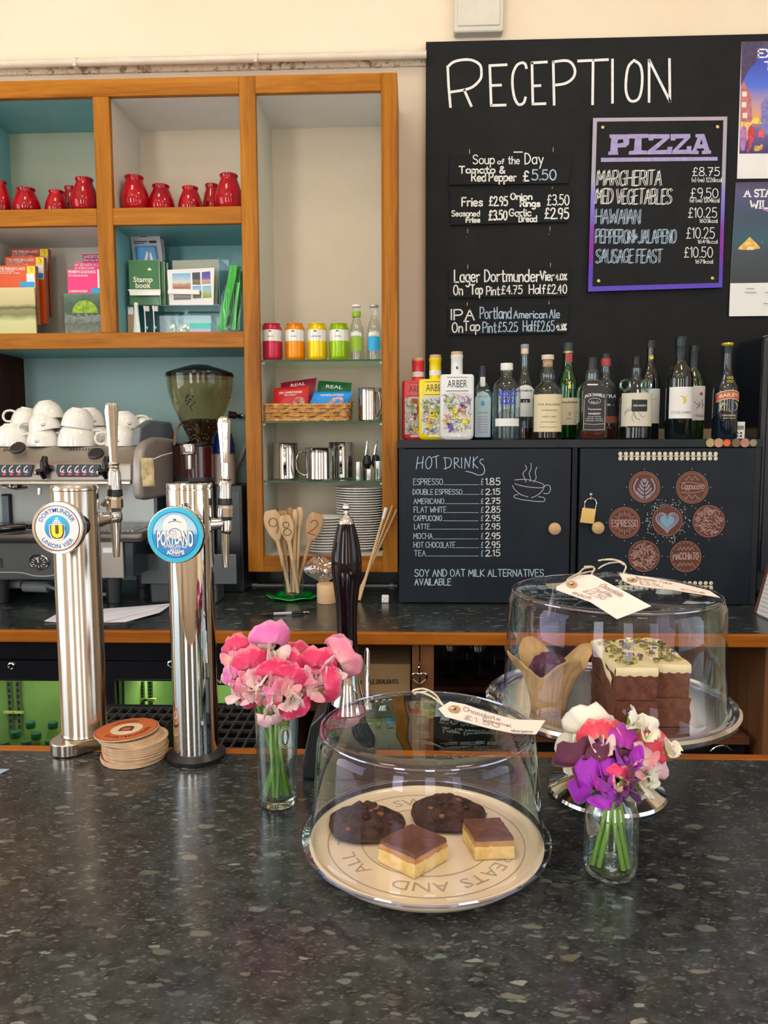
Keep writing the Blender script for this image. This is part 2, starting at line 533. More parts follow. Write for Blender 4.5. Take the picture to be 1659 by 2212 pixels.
def ribbon(m,pts,w,lift):
 # flat ribbon through 3-D points lying in a plane with normal lift (a Vector offset)
 n=len(pts)
 nn=lift.normalized()
 L,Rr=[],[]
 for i,p in enumerate(pts):
  t=pts[min(i+1,n - 1)] - pts[max(i - 1,0)]
  if t.length<1e-9:t=Vector((1,0,0))
  t.normalize()
  s=t.cross(nn)*(w/2)
  q=p+lift
  if i==0:q=q - t*w*0.35
  if i==n - 1:q=q+t*w*0.35
  L.append(q+s)
  Rr.append(q - s)
 b=len(m.v)
 m.v+=[tuple(p) for p in L+Rr]
 for i in range(n - 1):
  m.f.append((b+i,b+i+1,b+n+i+1,b+n+i))
def splitsharp(p):
 # break a polyline at sharp corners so ribbon joints stay full width
 out=[[p[0]]]
 for i in range(1,len(p)):
  out[-1].append(p[i])
  if i<len(p) - 1:
   a=Vector(p[i]) - Vector(p[i - 1]); b=Vector(p[i+1]) - Vector(p[i])
   if a.length>0 and b.length>0 and a.angle(b)>0.9:
    out.append([p[i]])
 return out
def chalk(m,text,x0,x1,yb,yt,D,w=1.6,slant=0.0,gap=1.9,lift=0.0006,jit=0.25,seed=0,up=10.0):
 # lettering on a wall-facing plane y=D; the box is given in photograph pixels
 rnd=random.Random(text+str(seed))
 st,wd=strokes(text,gap)
 k=(yb - yt)/up
 for s in st:
  dx,dy=rnd.uniform(-jit,jit)*0.6,rnd.uniform(-jit,jit)
  for part in splitsharp(s):
   pts=[]
   for a,b in part:
    px=x0+(a+dx)/wd*(x1 - x0)+b*k*slant
    py=yb - (b+dy)*k
    pts.append(W(px,py,D))
   ribbon(m,pts,w*mpp(D),Vector((0,-lift,0)))
def drawpx(m,strokes_px,D,w=1.6,lift=0.0006,smooth=True):
 for s in strokes_px:
  p=_catmull(s,6) if smooth and len(s)>2 else s
  for q in ([p] if smooth else splitsharp(p)):
   ribbon(m,[W(a,b,D) for a,b in q],w*mpp(D),Vector((0,-lift,0)))
_TC={}
def fmesh(text,bold=0.0,res=3):
 # built-in font outline -> flat mesh, normalised so that height of capitals = 1, x from 0
 key=(text,bold,res)
 if key in _TC:return _TC[key]
 cu=bpy.data.curves.new('t','FONT')
 cu.body=text
 cu.size=1.0
 cu.offset=bold
 cu.resolution_u=res
 o=bpy.data.objects.new('t',cu)
 COL.objects.link(o)
 dg=bpy.context.evaluated_depsgraph_get()
 e=o.evaluated_get(dg)
 me=e.to_mesh()
 v=[(p.co.x,p.co.y) for p in me.vertices]
 f=[tuple(p.vertices) for p in me.polygons]
 e.to_mesh_clear()
 bpy.data.objects.remove(o)
 bpy.data.curves.remove(cu)
 xs=[a for a,b in v] or [0]
 x0,x1=min(xs),max(xs)
 h=0.70
 v=[((a - x0)/h,b/h) for a,b in v]
 _TC[key]=(v,f,(x1 - x0)/h)
 return _TC[key]
def ptext(m,text,fn,h,bold=0.0,width=None,center=True):
 # outline text; fn maps text plane (x, y) in metres to 3-D
 v,f,w=fmesh(text,bold)
 sx=(width/w) if width else h
 off=-w*sx/2 if center else 0
 m.add([fn(a*sx+off,b*h) for a,b in v],f)
def wtext(m,text,x0,x1,yb,yt,D,bold=0.0,lift=0.0007):
 v,f,w=fmesh(text,bold)
 m.add([W(x0+a/w*(x1 - x0),yb - b*(yb - yt),D)+Vector((0,-lift,0)) for a,b in v],f)
def arctext(m,text,fn,R,h,a0,bold=0.0,flip=False,squeeze=1.0):
 # text around a circle of radius R centred at angle a0; fn maps plane (x, y)
 v,f,w=fmesh(text,bold,2)
 vs=[]
 for a,b in v:
  s=(a - w/2)*h*squeeze
  if not flip:
   r=R+b*h
   an=a0 - s/R
  else:
   r=R+h - b*h
   an=a0+s/R
  vs.append(fn(r*math.cos(an),r*math.sin(an)))
 m.add(vs,f)
# ---------------------------------------------------------------- shared materials
CHROME=mat('chrome',(0.70,0.70,0.70),0.07,1.0,var=0.01)
STEEL=mat('polished_steel',(0.60,0.58,0.55),0.14,1.0,var=0.03)
BLACKP=mat('black_plastic',(0.012,0.012,0.014),0.35)
BLACKG=mat('black_gloss',(0.006,0.005,0.007),0.08)
WHITEG=mat('white_glaze',(0.84,0.82,0.77),0.12,var=0.015,coat=0.3)
WHITEP=mat('white_paper',(0.84,0.82,0.80),0.8,var=0.02)
MATLAV=mat('pale_paper',(0.76,0.76,0.86),0.7,var=0.02)
CHALKW=mat('white_chalk_pen',(0.80,0.80,0.77),0.8,var=0.10,nscale=60)
CHALKB=mat('pale_blue_chalk_pen',(0.42,0.55,0.68),0.8,var=0.2,nscale=60)
BOARD=speck('blackboard_paint',(0.013,0.014,0.015),(0.019,0.019,0.021),9,(0.35,0.7),0.62,0.05,0.0005,spec=0.12)
BOARD2=speck('blackboard_slip',(0.009,0.010,0.011),(0.014,0.015,0.016),9,(0.35,0.7),0.5,0.05,0.0005,spec=0.12)
BRASS=mat('brass',(0.75,0.52,0.18),0.3,1.0)
INK=mat('dark_ink',(0.02,0.02,0.025),0.7)
CLEAR=thin('clear_glass',(0.97,0.985,0.98),0.06,3.2,0.01,(0.95,1,1))
# ================================================================ room
DW,DF,DC=2.70,2.42,2.33            # wall, front of the wooden unit, front of the black cupboards
ZF,ZB=1.06,1.041                     # front bar top, back worktop
CEIL=4.0
def wallpaint(name,c,c2):
 m,t,b,o=nodes(name)
 v=coords(t)
 n=noise(t,v,1.6,5,0.6)
 t.links.new(ramp(t,n,[(0.35,c),(0.65,c2)]),b.inputs['Base Color'])
 b.inputs['Roughness'].default_value=0.75
 bump(t,b,noise(t,v,30,5),0.15,0.003)
 return m
CREAM=wallpaint('cream_wall_paint',(0.80,0.67,0.50),(0.84,0.72,0.56))
BEIGE=wallpaint('beige_wall_paint',(0.62,0.50,0.37),(0.68,0.56,0.43))
ROOMW=wallpaint('room_wall_paint',(0.50,0.39,0.27),(0.56,0.44,0.32))
m=M(); m.box(-3.9,3.9,DW,DW+0.2,0,CEIL)
struct('wall_back',m,CREAM)
# lower strip of the wall beside the shelf unit, painted beige below the rail
m=M(); m.box(-3.7,3.7,DW - 0.004,DW+0.01,0,WZ(700,148,DW))
struct('trim_2',m,BEIGE)
m=M(); m.box(-3.9,3.9,-4.3,DW,-0.1,0)
struct('floor',m,wood('floor_boards',(0.34,0.31,0.27),(0.50,0.46,0.40),1,0.45))
m=M(); m.box(-3.9,3.9,-4.3,DW+0.2,CEIL,CEIL+0.1)
struct('ceiling',m,CREAM)
def holewall(name,plane,a0,a1,holes,zb,zt,fx):
 # wall of boxes round its window holes
 m=M()
 cur=a0
 for h0,h1 in holes:
  fx(m,cur,h0,0,CEIL)
  fx(m,h0,h1,0,zb)
  fx(m,h0,h1,zt,CEIL)
  cur=h1
 fx(m,cur,a1,0,CEIL)
 struct(name,m,ROOMW)
hf=[(-2.85,-1.85),(-0.12,0.62),(2.04,2.86)]
holewall('wall_front',-3.7,-3.9,3.9,hf,0.9,3.6,lambda m,a,b,z0,z1:m.box(a,b,-3.9,-3.7,z0,z1))
holewall('wall_left',-3.7,-4.3,DW,[(-0.95,1.35)],1.05,3.25,lambda m,a,b,z0,z1:m.box(-3.9,-3.7,a,b,z0,z1))
holewall('wall_right',3.7,-4.3,DW,[(-1.75,0.55)],1.05,3.25,lambda m,a,b,z0,z1:m.box(3.7,3.9,a,b,z0,z1))
FRW=mat('white_window_paint',(0.8,0.8,0.78),0.4)
PANE=thin('window_pane',(1,1,1),0.04,5,0.0)
k=1
def window(a0,a1,z0,z1,fx,nb):
 global k
 m=M(); t=0.05
 fx(m,a0,a0+t,z0,z1,0.03); fx(m,a1 - t,a1,z0,z1,0.03)
 fx(m,a0+t,a1 - t,z0,z0+t,0.03); fx(m,a0+t,a1 - t,z1 - t,z1,0.03)
 fr=struct('window_%d' % k,m,FRW)
 m=M()
 for i in range(1,4):
  zz=z0+(z1 - z0)*i/4
  fx(m,a0+t,a1 - t,zz - 0.012,zz+0.012,0.015)
 for i in range(1,nb):
  aa=a0+(a1 - a0)*i/nb
  fx(m,aa - 0.012,aa+0.012,z0+t,z1 - t,0.014)
 build('glazing_bar',m,FRW,fr)
 m=M(); fx(m,a0+t,a1 - t,z0+t,z1 - t,0.002)
 build('pane',m,PANE,fr)
 k+=1
for h in hf:window(h[0],h[1],0.9,3.6,lambda m,a,b,z0,z1,d:m.box(a,b,-3.8 - d,-3.8+d,z0,z1),2)
window(-0.95,1.35,1.05,3.25,lambda m,a,b,z0,z1,d:m.box(-3.8 - d,-3.8+d,a,b,z0,z1),3)
window(-1.75,0.55,1.05,3.25,lambda m,a,b,z0,z1,d:m.box(3.8 - d,3.8+d,a,b,z0,z1),3)
for i,(lx,ly) in enumerate(((-1.0,-0.6),(1.0,-0.6),(-1.0,1.1),(1.0,1.1))):
 m=M(); m.box(lx - 0.27,lx+0.27,ly - 0.27,ly+0.27,3.95,4.0)
 tag(build('ceiling_lamp',m,FRW,bevel=0.004),'square white ceiling lamp panel above the bar, outside the picture','lamp','ceiling lamp panels')
# picture rail, old ledge with flaking paint
FLAKE=speck('flaking_rail_paint',(0.22,0.17,0.11),(0.66,0.57,0.44),35,(0.38,0.50),0.8,1.0,0.012)
m=M()
xr=WX(921,130,DW)
zt,zb=WZ(400,139,DW),WZ(400,158,DW)
prof=[(DW,zb),(DW - 0.012,zb+0.002),(DW - 0.020,zb+0.014),(DW - 0.030,zb+0.020),(DW - 0.034,zt - 0.006),(DW - 0.028,zt),(DW,zt)]
m.prism(prof,lambda y,z:(-3.7,y,z),lambda y,z:(xr,y,z))
struct('trim_1',m,FLAKE)
cp=thing('conduit_pipe','thin cream painted pipe running along the wall above the wooden shelf unit','pipe',W(400,129,DW - 0.045))
m=M()
zp=WZ(400,129.5,2.655)
m.tube([(-2.2,2.655,zp),(WX(921,113,2.655),2.655,zp)],0.0125,12)
build('pipe',m,mat('cream_pipe_paint',(0.70,0.64,0.53),0.35),cp,smooth=True)
for px in (163,553):
 m=M(); x=WX(px,135,2.65)
 m.box(x - 0.005,x+0.005,2.638,DW,zp - 0.018,zp - 0.011)
 m.lathe([(0.0135,-0.006),(0.0155,-0.006),(0.0155,0.006),(0.0135,0.006)],(x,2.655,zp),14,'x',True)
 build('pipe_clip',m,mat('cream_pipe_paint',(0,0,0)),cp)
# white electrical box above the blackboard
eb=thing('junction_box','cream plastic electrical box on the wall above the blackboard','electrical box',W(1034,40,DW))
m=M()
m.box(WX(980,60,2.66),WX(1088,60,2.66),2.655,DW,WZ(1034,68,2.655),WZ(1034,-60,2.655))
build('housing',m,mat('cream_plastic',(0.66,0.63,0.54),0.4),eb,bevel=0.008,seg=3)
m=M()
m.box(WX(988,60,2.65),WX(1080,60,2.65),2.650,2.656,WZ(1034,56,2.655),WZ(1034,-48,2.655))
build('lid',m,mat('cream_plastic',(0,0,0)),eb,bevel=0.003)
# ================================================================ wooden shelf unit
WH=wood('amber_wood_across',(0.24,0.068,0.003),(0.48,0.185,0.016),0,0.36)
WV=wood('amber_wood_upright',(0.22,0.064,0.003),(0.47,0.182,0.015),2,0.36)
unit=thing('shelf_unit','large amber wooden wall shelf unit with open compartments and one tall glass-shelved bay','shelving',(WX(400,450,DF),DF,WZ(400,1236,DF)))
zT,zo=WZ(858,156,DF),(WZ(822,195.5,DF)+WZ(235,208,DF))/2
z1t,z1b=WZ(400,447,DF),WZ(400,484,DF)
z2t,z2b=WZ(270,718,DF),WZ(270,752.5,DF)
zb1,zb0=WZ(700,1202,DF),WZ(700,1236,DF)
xA0,xA1=WX(-110,300,DF),WX(-75,300,DF)
xB0,xB1=WX(204,330,DF),WX(239,330,DF)
xC0,xC1=(WX(515,201,DF)+WX(528,752,DF))/2,(WX(550,199,DF)+WX(571,1202,DF))/2
xD0,xD1=WX(824,550,DF),WX(858.5,600,DF)
yF,yB=DF,DF+0.02
def fr(name,x0,x1,z0,z1,mt):
 m=M(); m.box(x0,x1,yF,yB,z0,z1)
 return build(name,m,mt,unit,bevel=0.0015,seg=1)
fr('top_rail',xA0,xC0,zo,zT,WH); fr('top_rail',xC1,xD0,zo,zT,WH)
for a,b,z0 in ((xA0,xA1,ZB),(xB0,xB1,z2t),(xC0,xC1,zb0),(xD0,xD1,zb0)):
 fr('stile',a,b,z0,zT if a !=xA0 and a !=xB0 else zo,WV)
fr('shelf_rail',xA1,xB0,z1b,z1t,WH); fr('shelf_rail',xB1,xC0,z1b,z1t,WH)
fr('shelf_rail',xA1,xC0,z2b,z2t,WH)
fr('bottom_rail',xC1,xD0,zb0,zb1,WH)
LW=mat('white_lining',(0.66,0.62,0.54),0.5,var=0.02)
LWC=mat('bounce_lit_white_lining',(0.74,0.75,0.75),0.45,var=0.02)  # white lining made lighter and cooler for bounce light on the ceilings
LP=mat('cream_lining',(0.64,0.55,0.42),0.5,var=0.02)
LT=mat('teal_lining',(0.18,0.42,0.45),0.45,var=0.03)
LG=mat('warm_lit_teal_lining',(0.36,0.40,0.30),0.5,var=0.03)  # teal lining with the warm direct light mixed into its colour
LGR=mat('putty_lining',(0.60,0.59,0.50),0.5,var=0.02)
yI=yB+0.0005
yK=DW - 0.012
def comp(x0,x1,z0,z1,back,side,ceil,base,e=0.004):
 m=M(); m.box(x0,x1,yK,yK+0.006,z0,z1); build('back_panel',m,back,unit)
 for a,b in ((x0 - e,x0),(x1,x1+e)):
  m=M(); m.box(a,b,yI,yK,z0,z1); build('side_panel',m,side,unit)
 m=M(); m.box(x0,x1,yI,yK,z1,z1+e); build('ceiling_panel',m,ceil,unit)
 m=M(); m.box(x0,x1,yI,yK,z0 - e,z0); build('shelf_panel',m,base,unit)
comp(xA1,xB0,z1t,zo,LG,LT,LT,LT)
comp(xB1,xC0,z1t,zo,LP,LW,LWC,LW)
comp(xA1,xB0,z2t,z1b,LW,LW,LWC,LW)
comp(xB1,xC0,z2t,z1b,LT,LT,LT,LT)
comp(xC1,xD0,zb1,zo,LP,LGR,LWC,LW)
# open bay over the coffee machine
TEALW=mat('teal_back_board',(0.26,0.41,0.40),0.5,var=0.03,nscale=3)
m=M(); m.box(WX(52,800,DW),xC0,yK,yK+0.006,ZB+0.001,z2b); build('back_panel',m,TEALW,unit)
m=M(); m.box(xA1,xC0,yI,yK,z2b,z2b+0.006); build('ceiling_panel',m,LT,unit)
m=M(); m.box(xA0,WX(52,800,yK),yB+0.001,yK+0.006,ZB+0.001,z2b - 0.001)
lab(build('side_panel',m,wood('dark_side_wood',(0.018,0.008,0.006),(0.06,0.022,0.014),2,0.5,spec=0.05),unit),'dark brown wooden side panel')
m=M(); m.box(xC0+0.004,xC1 - 0.004,yB,yK,zb0,z2b); build('side_panel',m,WV,unit)
m=M(); m.box(xD1 - 0.018,xD1,yB,yK+0.012,zb0,zT); build('side_panel',m,WV,unit)
m=M(); m.box(xA0,xD1,yB,yK+0.012,zT - 0.018,zT); build('top_panel',m,WH,unit)
m=M(); m.box(xC0,xD1,yB,yK+0.012,zb0,zb0+0.015); build('bottom_panel',m,WH,unit)
# glass shelves
GEDGE=mat('green_glass_edge',(0.03,0.09,0.06),0.1,spec=0.8)
GSH=thin('shelf_glass',(0.90,0.96,0.93),0.07,3.0,0.01,(0.8,1,0.92))
zs=[WZ(700,776,DF+0.012),WZ(700,909.5,DF+0.012),WZ(700,1038.5,DF+0.012)]
SHF=mat('shelf_peg',(0.8,0.78,0.74),0.3)
for z in zs:
 m=M(); m.box(xC1+0.001,xD0 - 0.001,yB+0.004,yK - 0.004,z - 0.006,z)
 g=lab(build('glass_shelf',m,GSH,unit),'clear glass shelf with green edge')
 m=M(); m.box(xC1+0.001,xD0 - 0.001,yB+0.001,yB+0.004,z - 0.006,z)
 build('shelf_edge',m,GEDGE,g,world=True)
 for x in (xC1+0.004,xD0 - 0.004):
  m=M(); m.box(x - 0.004,x+0.004,yB+0.01,yB+0.02,z - 0.013,z - 0.0065)
  build('shelf_peg',m,SHF,unit)
# ---------------------------------------------------------------- red glazed pots
REDG=mat('red_glaze',(0.34,0.0,0.006),0.05,var=0.35,nscale=14)
def pot(name,label,loc,r,h):
 m=M()
 prof=[(0.001,0),(r*.62,0),(r*.86,h*.10),(r*.99,h*.28),(r,h*.38),(r*.93,h*.55),(r*.76,h*.74),(r*.62,h*.86),(r*.585,h*.915),
   (r*.66,h*.955),(r*.67,h*.985),(r*.63,h),(r*.56,h*.97),(r*.54,h*.9),(r*.8,h*.6),(r*.85,h*.3),(0.001,h*.1)]
 m.lathe([(a,b) for a,b in prof],loc,36)
 return tag(build(name,m,REDG,None,smooth=True,ang=1.2),label,'pot','red glazed pots on the top shelf')
zs1=z1t+0.0005
for px,w,ty,D,lb in [
  (1,44,392,2.52,'tall red glazed pot cut off by the left picture edge'),
  (57,58,408,2.52,'low wide red glazed pot, second from left in the top left compartment'),
  (122,50,413,2.53,'small red glazed pot standing alone, third from the left in the top left compartment'),
  (153,40,404,2.61,'red glazed pot half hidden behind the tall pot in the top left compartment'),
  (187,58,386,2.50,'tall red glazed pot at the right end of the top left compartment'),
  (291,62,382,2.50,'tall red glazed pot at the left end of the top middle compartment'),
  (348,57,401,2.53,'low red glazed pot touching the tall pot at left of the top middle compartment'),
  (411,53,405,2.54,'small red glazed pot standing alone in the centre of the top middle compartment'),
  (458,44,399,2.62,'red glazed pot half hidden behind the tallest pot of the top middle compartment'),
  (495,60,378,2.51,'tallest red glazed pot, at the right end of the top middle compartment')]:
 r=w*mpp(D,420)/2
 x=WX(px,420,D)
 if px==187:x -=0.006
 pot('red_pot',lb,(x,D,zs1),r,WZ(px,ty,D) - zs1)
# ---------------------------------------------------------------- walking maps and leaflets, left compartment
OR=mat('orange_cover',(0.72,0.085,0.004),0.4,var=0.03)
OR2=mat('deep_orange_cover',(0.50,0.045,0.006),0.4,var=0.03)
PK=mat('pink_cover',(0.86,0.02,0.20),0.4,var=0.02)
PK2=mat('magenta_cover',(0.42,0.005,0.12),0.4,var=0.02)
YL=mat('yellow_print',(0.86,0.66,0.02),0.4)
BLU=mat('blue_print',(0.01,0.33,0.66),0.4)
PAGES=mat('brownish_page_edges',(0.36,0.20,0.14),0.8,var=0.3,nscale=120)
WPR=mat('white_print',(0.82,0.80,0.78),0.5,var=0.02)
def booklet(name,lbl,x0,x1,ytop,ybot,D,t,cover,group,cat='map'):
 o=thing(name,lbl,cat,(WX((x0+x1)/2,ybot,D),D+t/2,WZ(x0,ybot,D)),group)
 m=M(); a,b=WX(x0,ytop,D),WX(x1,ytop,D)
 m.box(a,b,D,D+0.0008,WZ(x0,ybot,D),WZ(x0,ytop,D)); build('cover',m,cover,o)
 m=M(); m.box(a+0.001,b - 0.001,D+0.0009,D+t,WZ(x0,ybot,D)+0.0005,WZ(x0,ytop,D) - 0.001)
 build('pages',m,PAGES,o)
 return o
def rectpx(m,x0,x1,y0,y1,D,lift=0.0004):
 a=W(x0,y0,D); b=W(x1,y1,D)
 y=D - lift
 m.add([(a.x,y,b.z),(b.x,y,b.z),(b.x,y,a.z),(a.x,y,a.z)],[(0,1,2,3)])
for (x0,x1,yt,D,cv,ln) in [(-34,76,574,2.475,OR,'front'),(10,95,555,2.535,OR,'middle'),(22,104,537,2.595,OR2,'back')]:
 o=booklet('walking_map',{'front':'orange folded walking map, frontmost of the three stepped ones','middle':'orange folded walking map, middle one of three stepped in the left rack','back':'deep orange folded walking map, rearmost and highest of three stepped ones'}[ln],
    x0,x1,yt,702 if ln=='front' else (700 if ln=='middle' else 684),D,0.022,cv,'orange walking maps')
 m=M(); rectpx(m,x1 - 18,x1,yt+1,yt+17,D); build('title_panel',m,YL,o)
 m=M(); rectpx(m,x1 - 19,x1,yt+17,yt+48,D); build('title_panel',m,WPR,o)
 m=M(); chalk(m,'THE ENGLISH LAKES',x0+(32 if ln=='front' else 5),x1 - 22,yt+9,yt+4,D,0.9,lift=0.0009)
 chalk(m,'south western',x0+(32 if ln=='front' else 5),x1 - 45,yt+13,yt+10,D,0.5,lift=0.0009)
 chalk(m,'explorer map',x0+(32 if ln=='front' else 5),x1 - 33,yt+17,yt+14,D,0.5,lift=0.0009)
 build('lettering',m,WPR,o)
 m=M()
 ribbon(m,[W(x1 - 12,yt+6,D),W(x1 - 9,yt+4.5,D),W(x1 - 6,yt+6,D),W(x1 - 7,yt+10,D),W(x1 - 9,yt+12,D)],0.0012,Vector((0,-0.001,0)))
 build('emblem',m,INK,o)
 if ln !='back':
  m=M(); m.prism([(x1 - 34,yt+36),(x1 - 32,yt+34.5),(x1 - 3,yt+34.5),(x1 - 1.5,yt+37),(x1 - 1.5,yt+44),(x1 - 3,yt+46),(x1 - 31,yt+46),(x1 - 33,yt+44)],
       lambda a,b:W(a,b,D - 0.0006),lambda a,b:W(a,b,D - 0.0012))
  build('title_panel',m,BLU,o)
for (x0,x1,yt,D,cv,t1,t2,lb) in [(145,232,582,2.475,PK,'PENRITH & KESWICK','Ambleside','pink folded walking map, frontmost of the three pink ones'),
         (160,228,567,2.535,PK,'KENDAL','& MORECAMBE','pink folded walking map, middle one of the three pink ones'),
         (178,232,549,2.595,PK2,'WESTER','Barrow-in-F','dark magenta folded walking map at the back of the pink ones')]:
 o=booklet('walking_map',lb,x0,x1,yt,668,D,0.016,cv,'pink walking maps')
 m=M()
 chalk(m,t1,x0+3,min(x0+62,x1 - 10),yt+8,yt+3,D,1.0,lift=0.0009)
 chalk(m,t2,x0+3,min(x0+45,x1 - 12),yt+15,yt+10.5,D,0.8,lift=0.0009)
 build('lettering',m,WPR,o)
 if x0==145:
  m=M(); rectpx(m,210,224,yt,yt+46,D); build('title_panel',m,WPR,o)
  m=M(); rectpx(m,197,228,yt+40,yt+52,D,0.0008); build('title_panel',m,BLU,o)
  m=M(); chalk(m,'LANDRANGER',x0+5,x0+44,yt+49,yt+45,D,0.9,lift=0.0009); build('lettering',m,WPR,o)
def scenic(name,stops,lo,hi,nz=0.25,ns=14):
 return grad(name,stops,2,lo,hi,0.35,nz,ns)
# leaflet racks
o=thing('leaflet_booklet','booklet with a misty yellow lake photograph in front of the orange maps','booklet',(WX(20,718,2.455),2.46,z2t))
z0,z9=z2t+0.001,WZ(30,621,2.455)
m=M(); m.box(xA1+0.03,WX(76,660,2.455),2.455,2.462,z0,z9)
build('cover',m,scenic('misty_lake_print',[(0.0,(0.55,0.53,0.22)),(0.30,(0.60,0.58,0.28)),(0.42,(0.20,0.20,0.07)),(0.52,(0.28,0.25,0.09)),(0.58,(0.10,0.09,0.03)),(0.66,(0.55,0.46,0.20)),(1.0,(0.66,0.58,0.30))],0,z9 - z0,0.16,22),o)
ACR=thin('clear_acrylic',(0.93,0.96,0.95),0.018,3.4,0.08,(0.9,1,1),0.0)
o=thing('leaflet_holder','clear acrylic leaflet holder under the pink maps','leaflet holder',(WX(180,718,2.46),2.50,z2t))
m=M(); m.box(WX(133,700,2.45),xB0 - 0.003,2.448,2.451,z2t+0.0005,WZ(150,637,2.45)); build('front_pane',m,ACR,o)
m=M(); m.box(WX(133,700,2.45),WX(133,700,2.45)+0.003,2.451,2.66,z2t+0.0005,WZ(150,637,2.45)); build('side_pane',m,ACR,o)
m=M(); m.box(WX(133,700,2.45)+0.004,xB0 - 0.003,2.655,2.658,z2t+0.0005,WZ(150,600,2.65)); build('back_pane',m,ACR,o)
for z,y0,y1 in ((WZ(150,668,2.475) - 0.001,2.470,2.615),(WZ(30,702,2.475) - 0.002,2.474,2.50)):
 m=M(); m.box(WX(142,700,2.46),xB0 - 0.004,y0,y1,z - 0.002,z) if y1>2.6 else m.box(xA1+0.02,WX(80,700,2.47),y0,y1,z2t+0.0005,z)
 build('ledge',m,ACR,o) if y1>2.6 else tag(build('plastic_block',m,ACR),'low clear plastic block under the front orange map','block')
o=thing('leaflet_booklet','leaflet with a bright green hill photograph inside the clear holder','booklet',(WX(180,716,2.456),2.458,z2t))
x0,x1=WX(140,700,2.456),xB0 - 0.006
z9=WZ(150,634,2.456)
m=M(); m.box(x0,x1,2.4565,2.462,z0,z9)
build('cover',m,grad('river_photo_print',[(0.0,(0.28,0.27,0.22)),(0.25,(0.12,0.12,0.10)),(0.45,(0.32,0.32,0.30)),(0.5,(0.06,0.09,0.06)),(0.7,(0.05,0.10,0.07)),(1.0,(0.12,0.20,0.14))],2,0,z9 - z0,0.4,0.6,60),o)
m=M(); cx,cz,rr=WX(184,676,2.456),WZ(184,676,2.456),28*mpp(2.456)
m.prism([(rr*math.cos(PI*i/14),rr*0.95*math.sin(PI*i/14)) for i in range(15)],lambda a,b:(cx+a,2.4563,cz+b),lambda a,b:(cx+a,2.4556,cz+b))
build('picture_patch',m,mat('lime_hill_print',(0.36,0.52,0.02),0.5,var=0.5,nscale=90),o)
# the stepped maps hang in a clear stepped rack
o=thing('map_rack','clear acrylic stepped rack holding the orange walking maps','rack',(WX(80,718,2.6),2.6,z2t))
for D,yb in ((2.535,700),(2.595,684)):
 m=M(); zz=WZ(50,yb,D) - 0.0008
 m.box(WX(-20,yb,D),WX(92,yb,D),D - 0.003,D+0.024,zz - 0.003,zz); build('ledge',m,ACR,o)
m=M(); m.box(WX(-20,700,2.63),WX(-20,700,2.63)+0.003,2.50,2.63,z2t+0.0005,WZ(30,600,2.6)); build('side_pane',m,ACR,o)
m=M(); m.box(WX(-20,700,2.63),WX(95,700,2.63),2.63,2.633,z2t+0.0005,WZ(30,560,2.6)); build('back_pane',m,ACR,o)
# ---------------------------------------------------------------- merchandise compartment (teal)
zc=z2t+0.0008
GRN=mat('dark_green_cover',(0.03,0.17,0.045),0.45,var=0.03)
for (x0,x1,yt,D,lb) in [(278,343,562,2.495,'dark green stamp book standing frontmost in the teal compartment'),
       (285,354,565,2.512,'green stamp book just behind the front one, only its right edge showing'),
       (288,361,568,2.528,'third green stamp book, furthest back in the teal compartment')]:
 o=thing('stamp_book',lb,'book',(WX(310,659,D),D,WZ(310,659,D)),'green stamp books')
 m=M(); m.box(WX(x0,600,D),WX(x1,600,D),D,D+0.013,WZ(310,659,D),WZ(310,yt,D)); build('cover',m,GRN,o,bevel=0.001,seg=1)
 m=M(); m.box(WX(x0,600,D)+0.001,WX(x1,600,D)+0.0008,D+0.002,D+0.011,WZ(310,659,D)+0.001,WZ(310,yt,D)+0.0006); build('pages',m,WHITEP,o)
 if x0==278:
  m=M(); wtext(m,'Stamp',288,330,609,598,D,0.022); wtext(m,'book',293,326,622,611,D,0.022)
  build('lettering',m,mat('cream_print',(0.85,0.80,0.66),0.5),o)
  m=M(); m.prism([(319,584),(327,584),(327,581),(324,580),(323,577),(321,580),(319,581)],lambda a,b:W(a,b,D - 0.0004),lambda a,b:W(a,b,D - 0.0009))
  build('emblem',m,WPR,o)
o=thing('display_stand','clear acrylic two-tier display stand in the teal compartment','stand',(WX(370,716,2.52),2.52,z2t))
zt2=WZ(310,660,2.495) - 0.0008
m=M(); m.box(WX(262,700,2.50),WX(478,700,2.50),2.485,2.60,zt2 - 0.003,zt2); build('tier',m,ACR,o)
m=M(); m.box(WX(275,700,2.49),WX(345,700,2.49),2.487,2.489,zt2+0.0005,WZ(300,628,2.49)); build('lip',m,ACR,o)
for px in (262,476):
 m=M(); x=WX(px,700,2.5); m.box(x,x+0.0025,2.49,2.62,zc,WZ(300,560 if px>400 else 600,2.5)); build('side_pane',m,ACR,o)
m=M(); m.box(WX(262,700,2.5),WX(478,700,2.5),2.62,2.622,zc,WZ(470,558,2.6)); build('back_pane',m,ACR,o)
o=thing('price_label','folded white paper label clipped below the stamp book title','label',W(310,632,2.483))
m=M()
a=[W(275,625,2.487),W(347,625,2.487),W(347,629,2.478),(W(280,629,2.478))]
b=[W(279,629,2.478),W(347,629,2.478),W(346,638,2.477),W(281,638,2.477)]
m.slab(*a,(0,0,1),0.0006); m.slab(*b,(0,-1,0),0.0006)
build('paper',m,WHITEP,o)
o=thing('blister_pack','grey hanging card pack with a blue picture behind the stamp books','packet',W(320,562,2.55))
m=M()
D=2.555
m.prism([(281,510),(284,505),(338,503),(345,508),(352,562),(292,600),(284,530)],lambda a,b:W(a,b,D),lambda a,b:W(a,b,D+0.002)); build('card',m,mat('grey_card',(0.42,0.42,0.44),0.6),o)
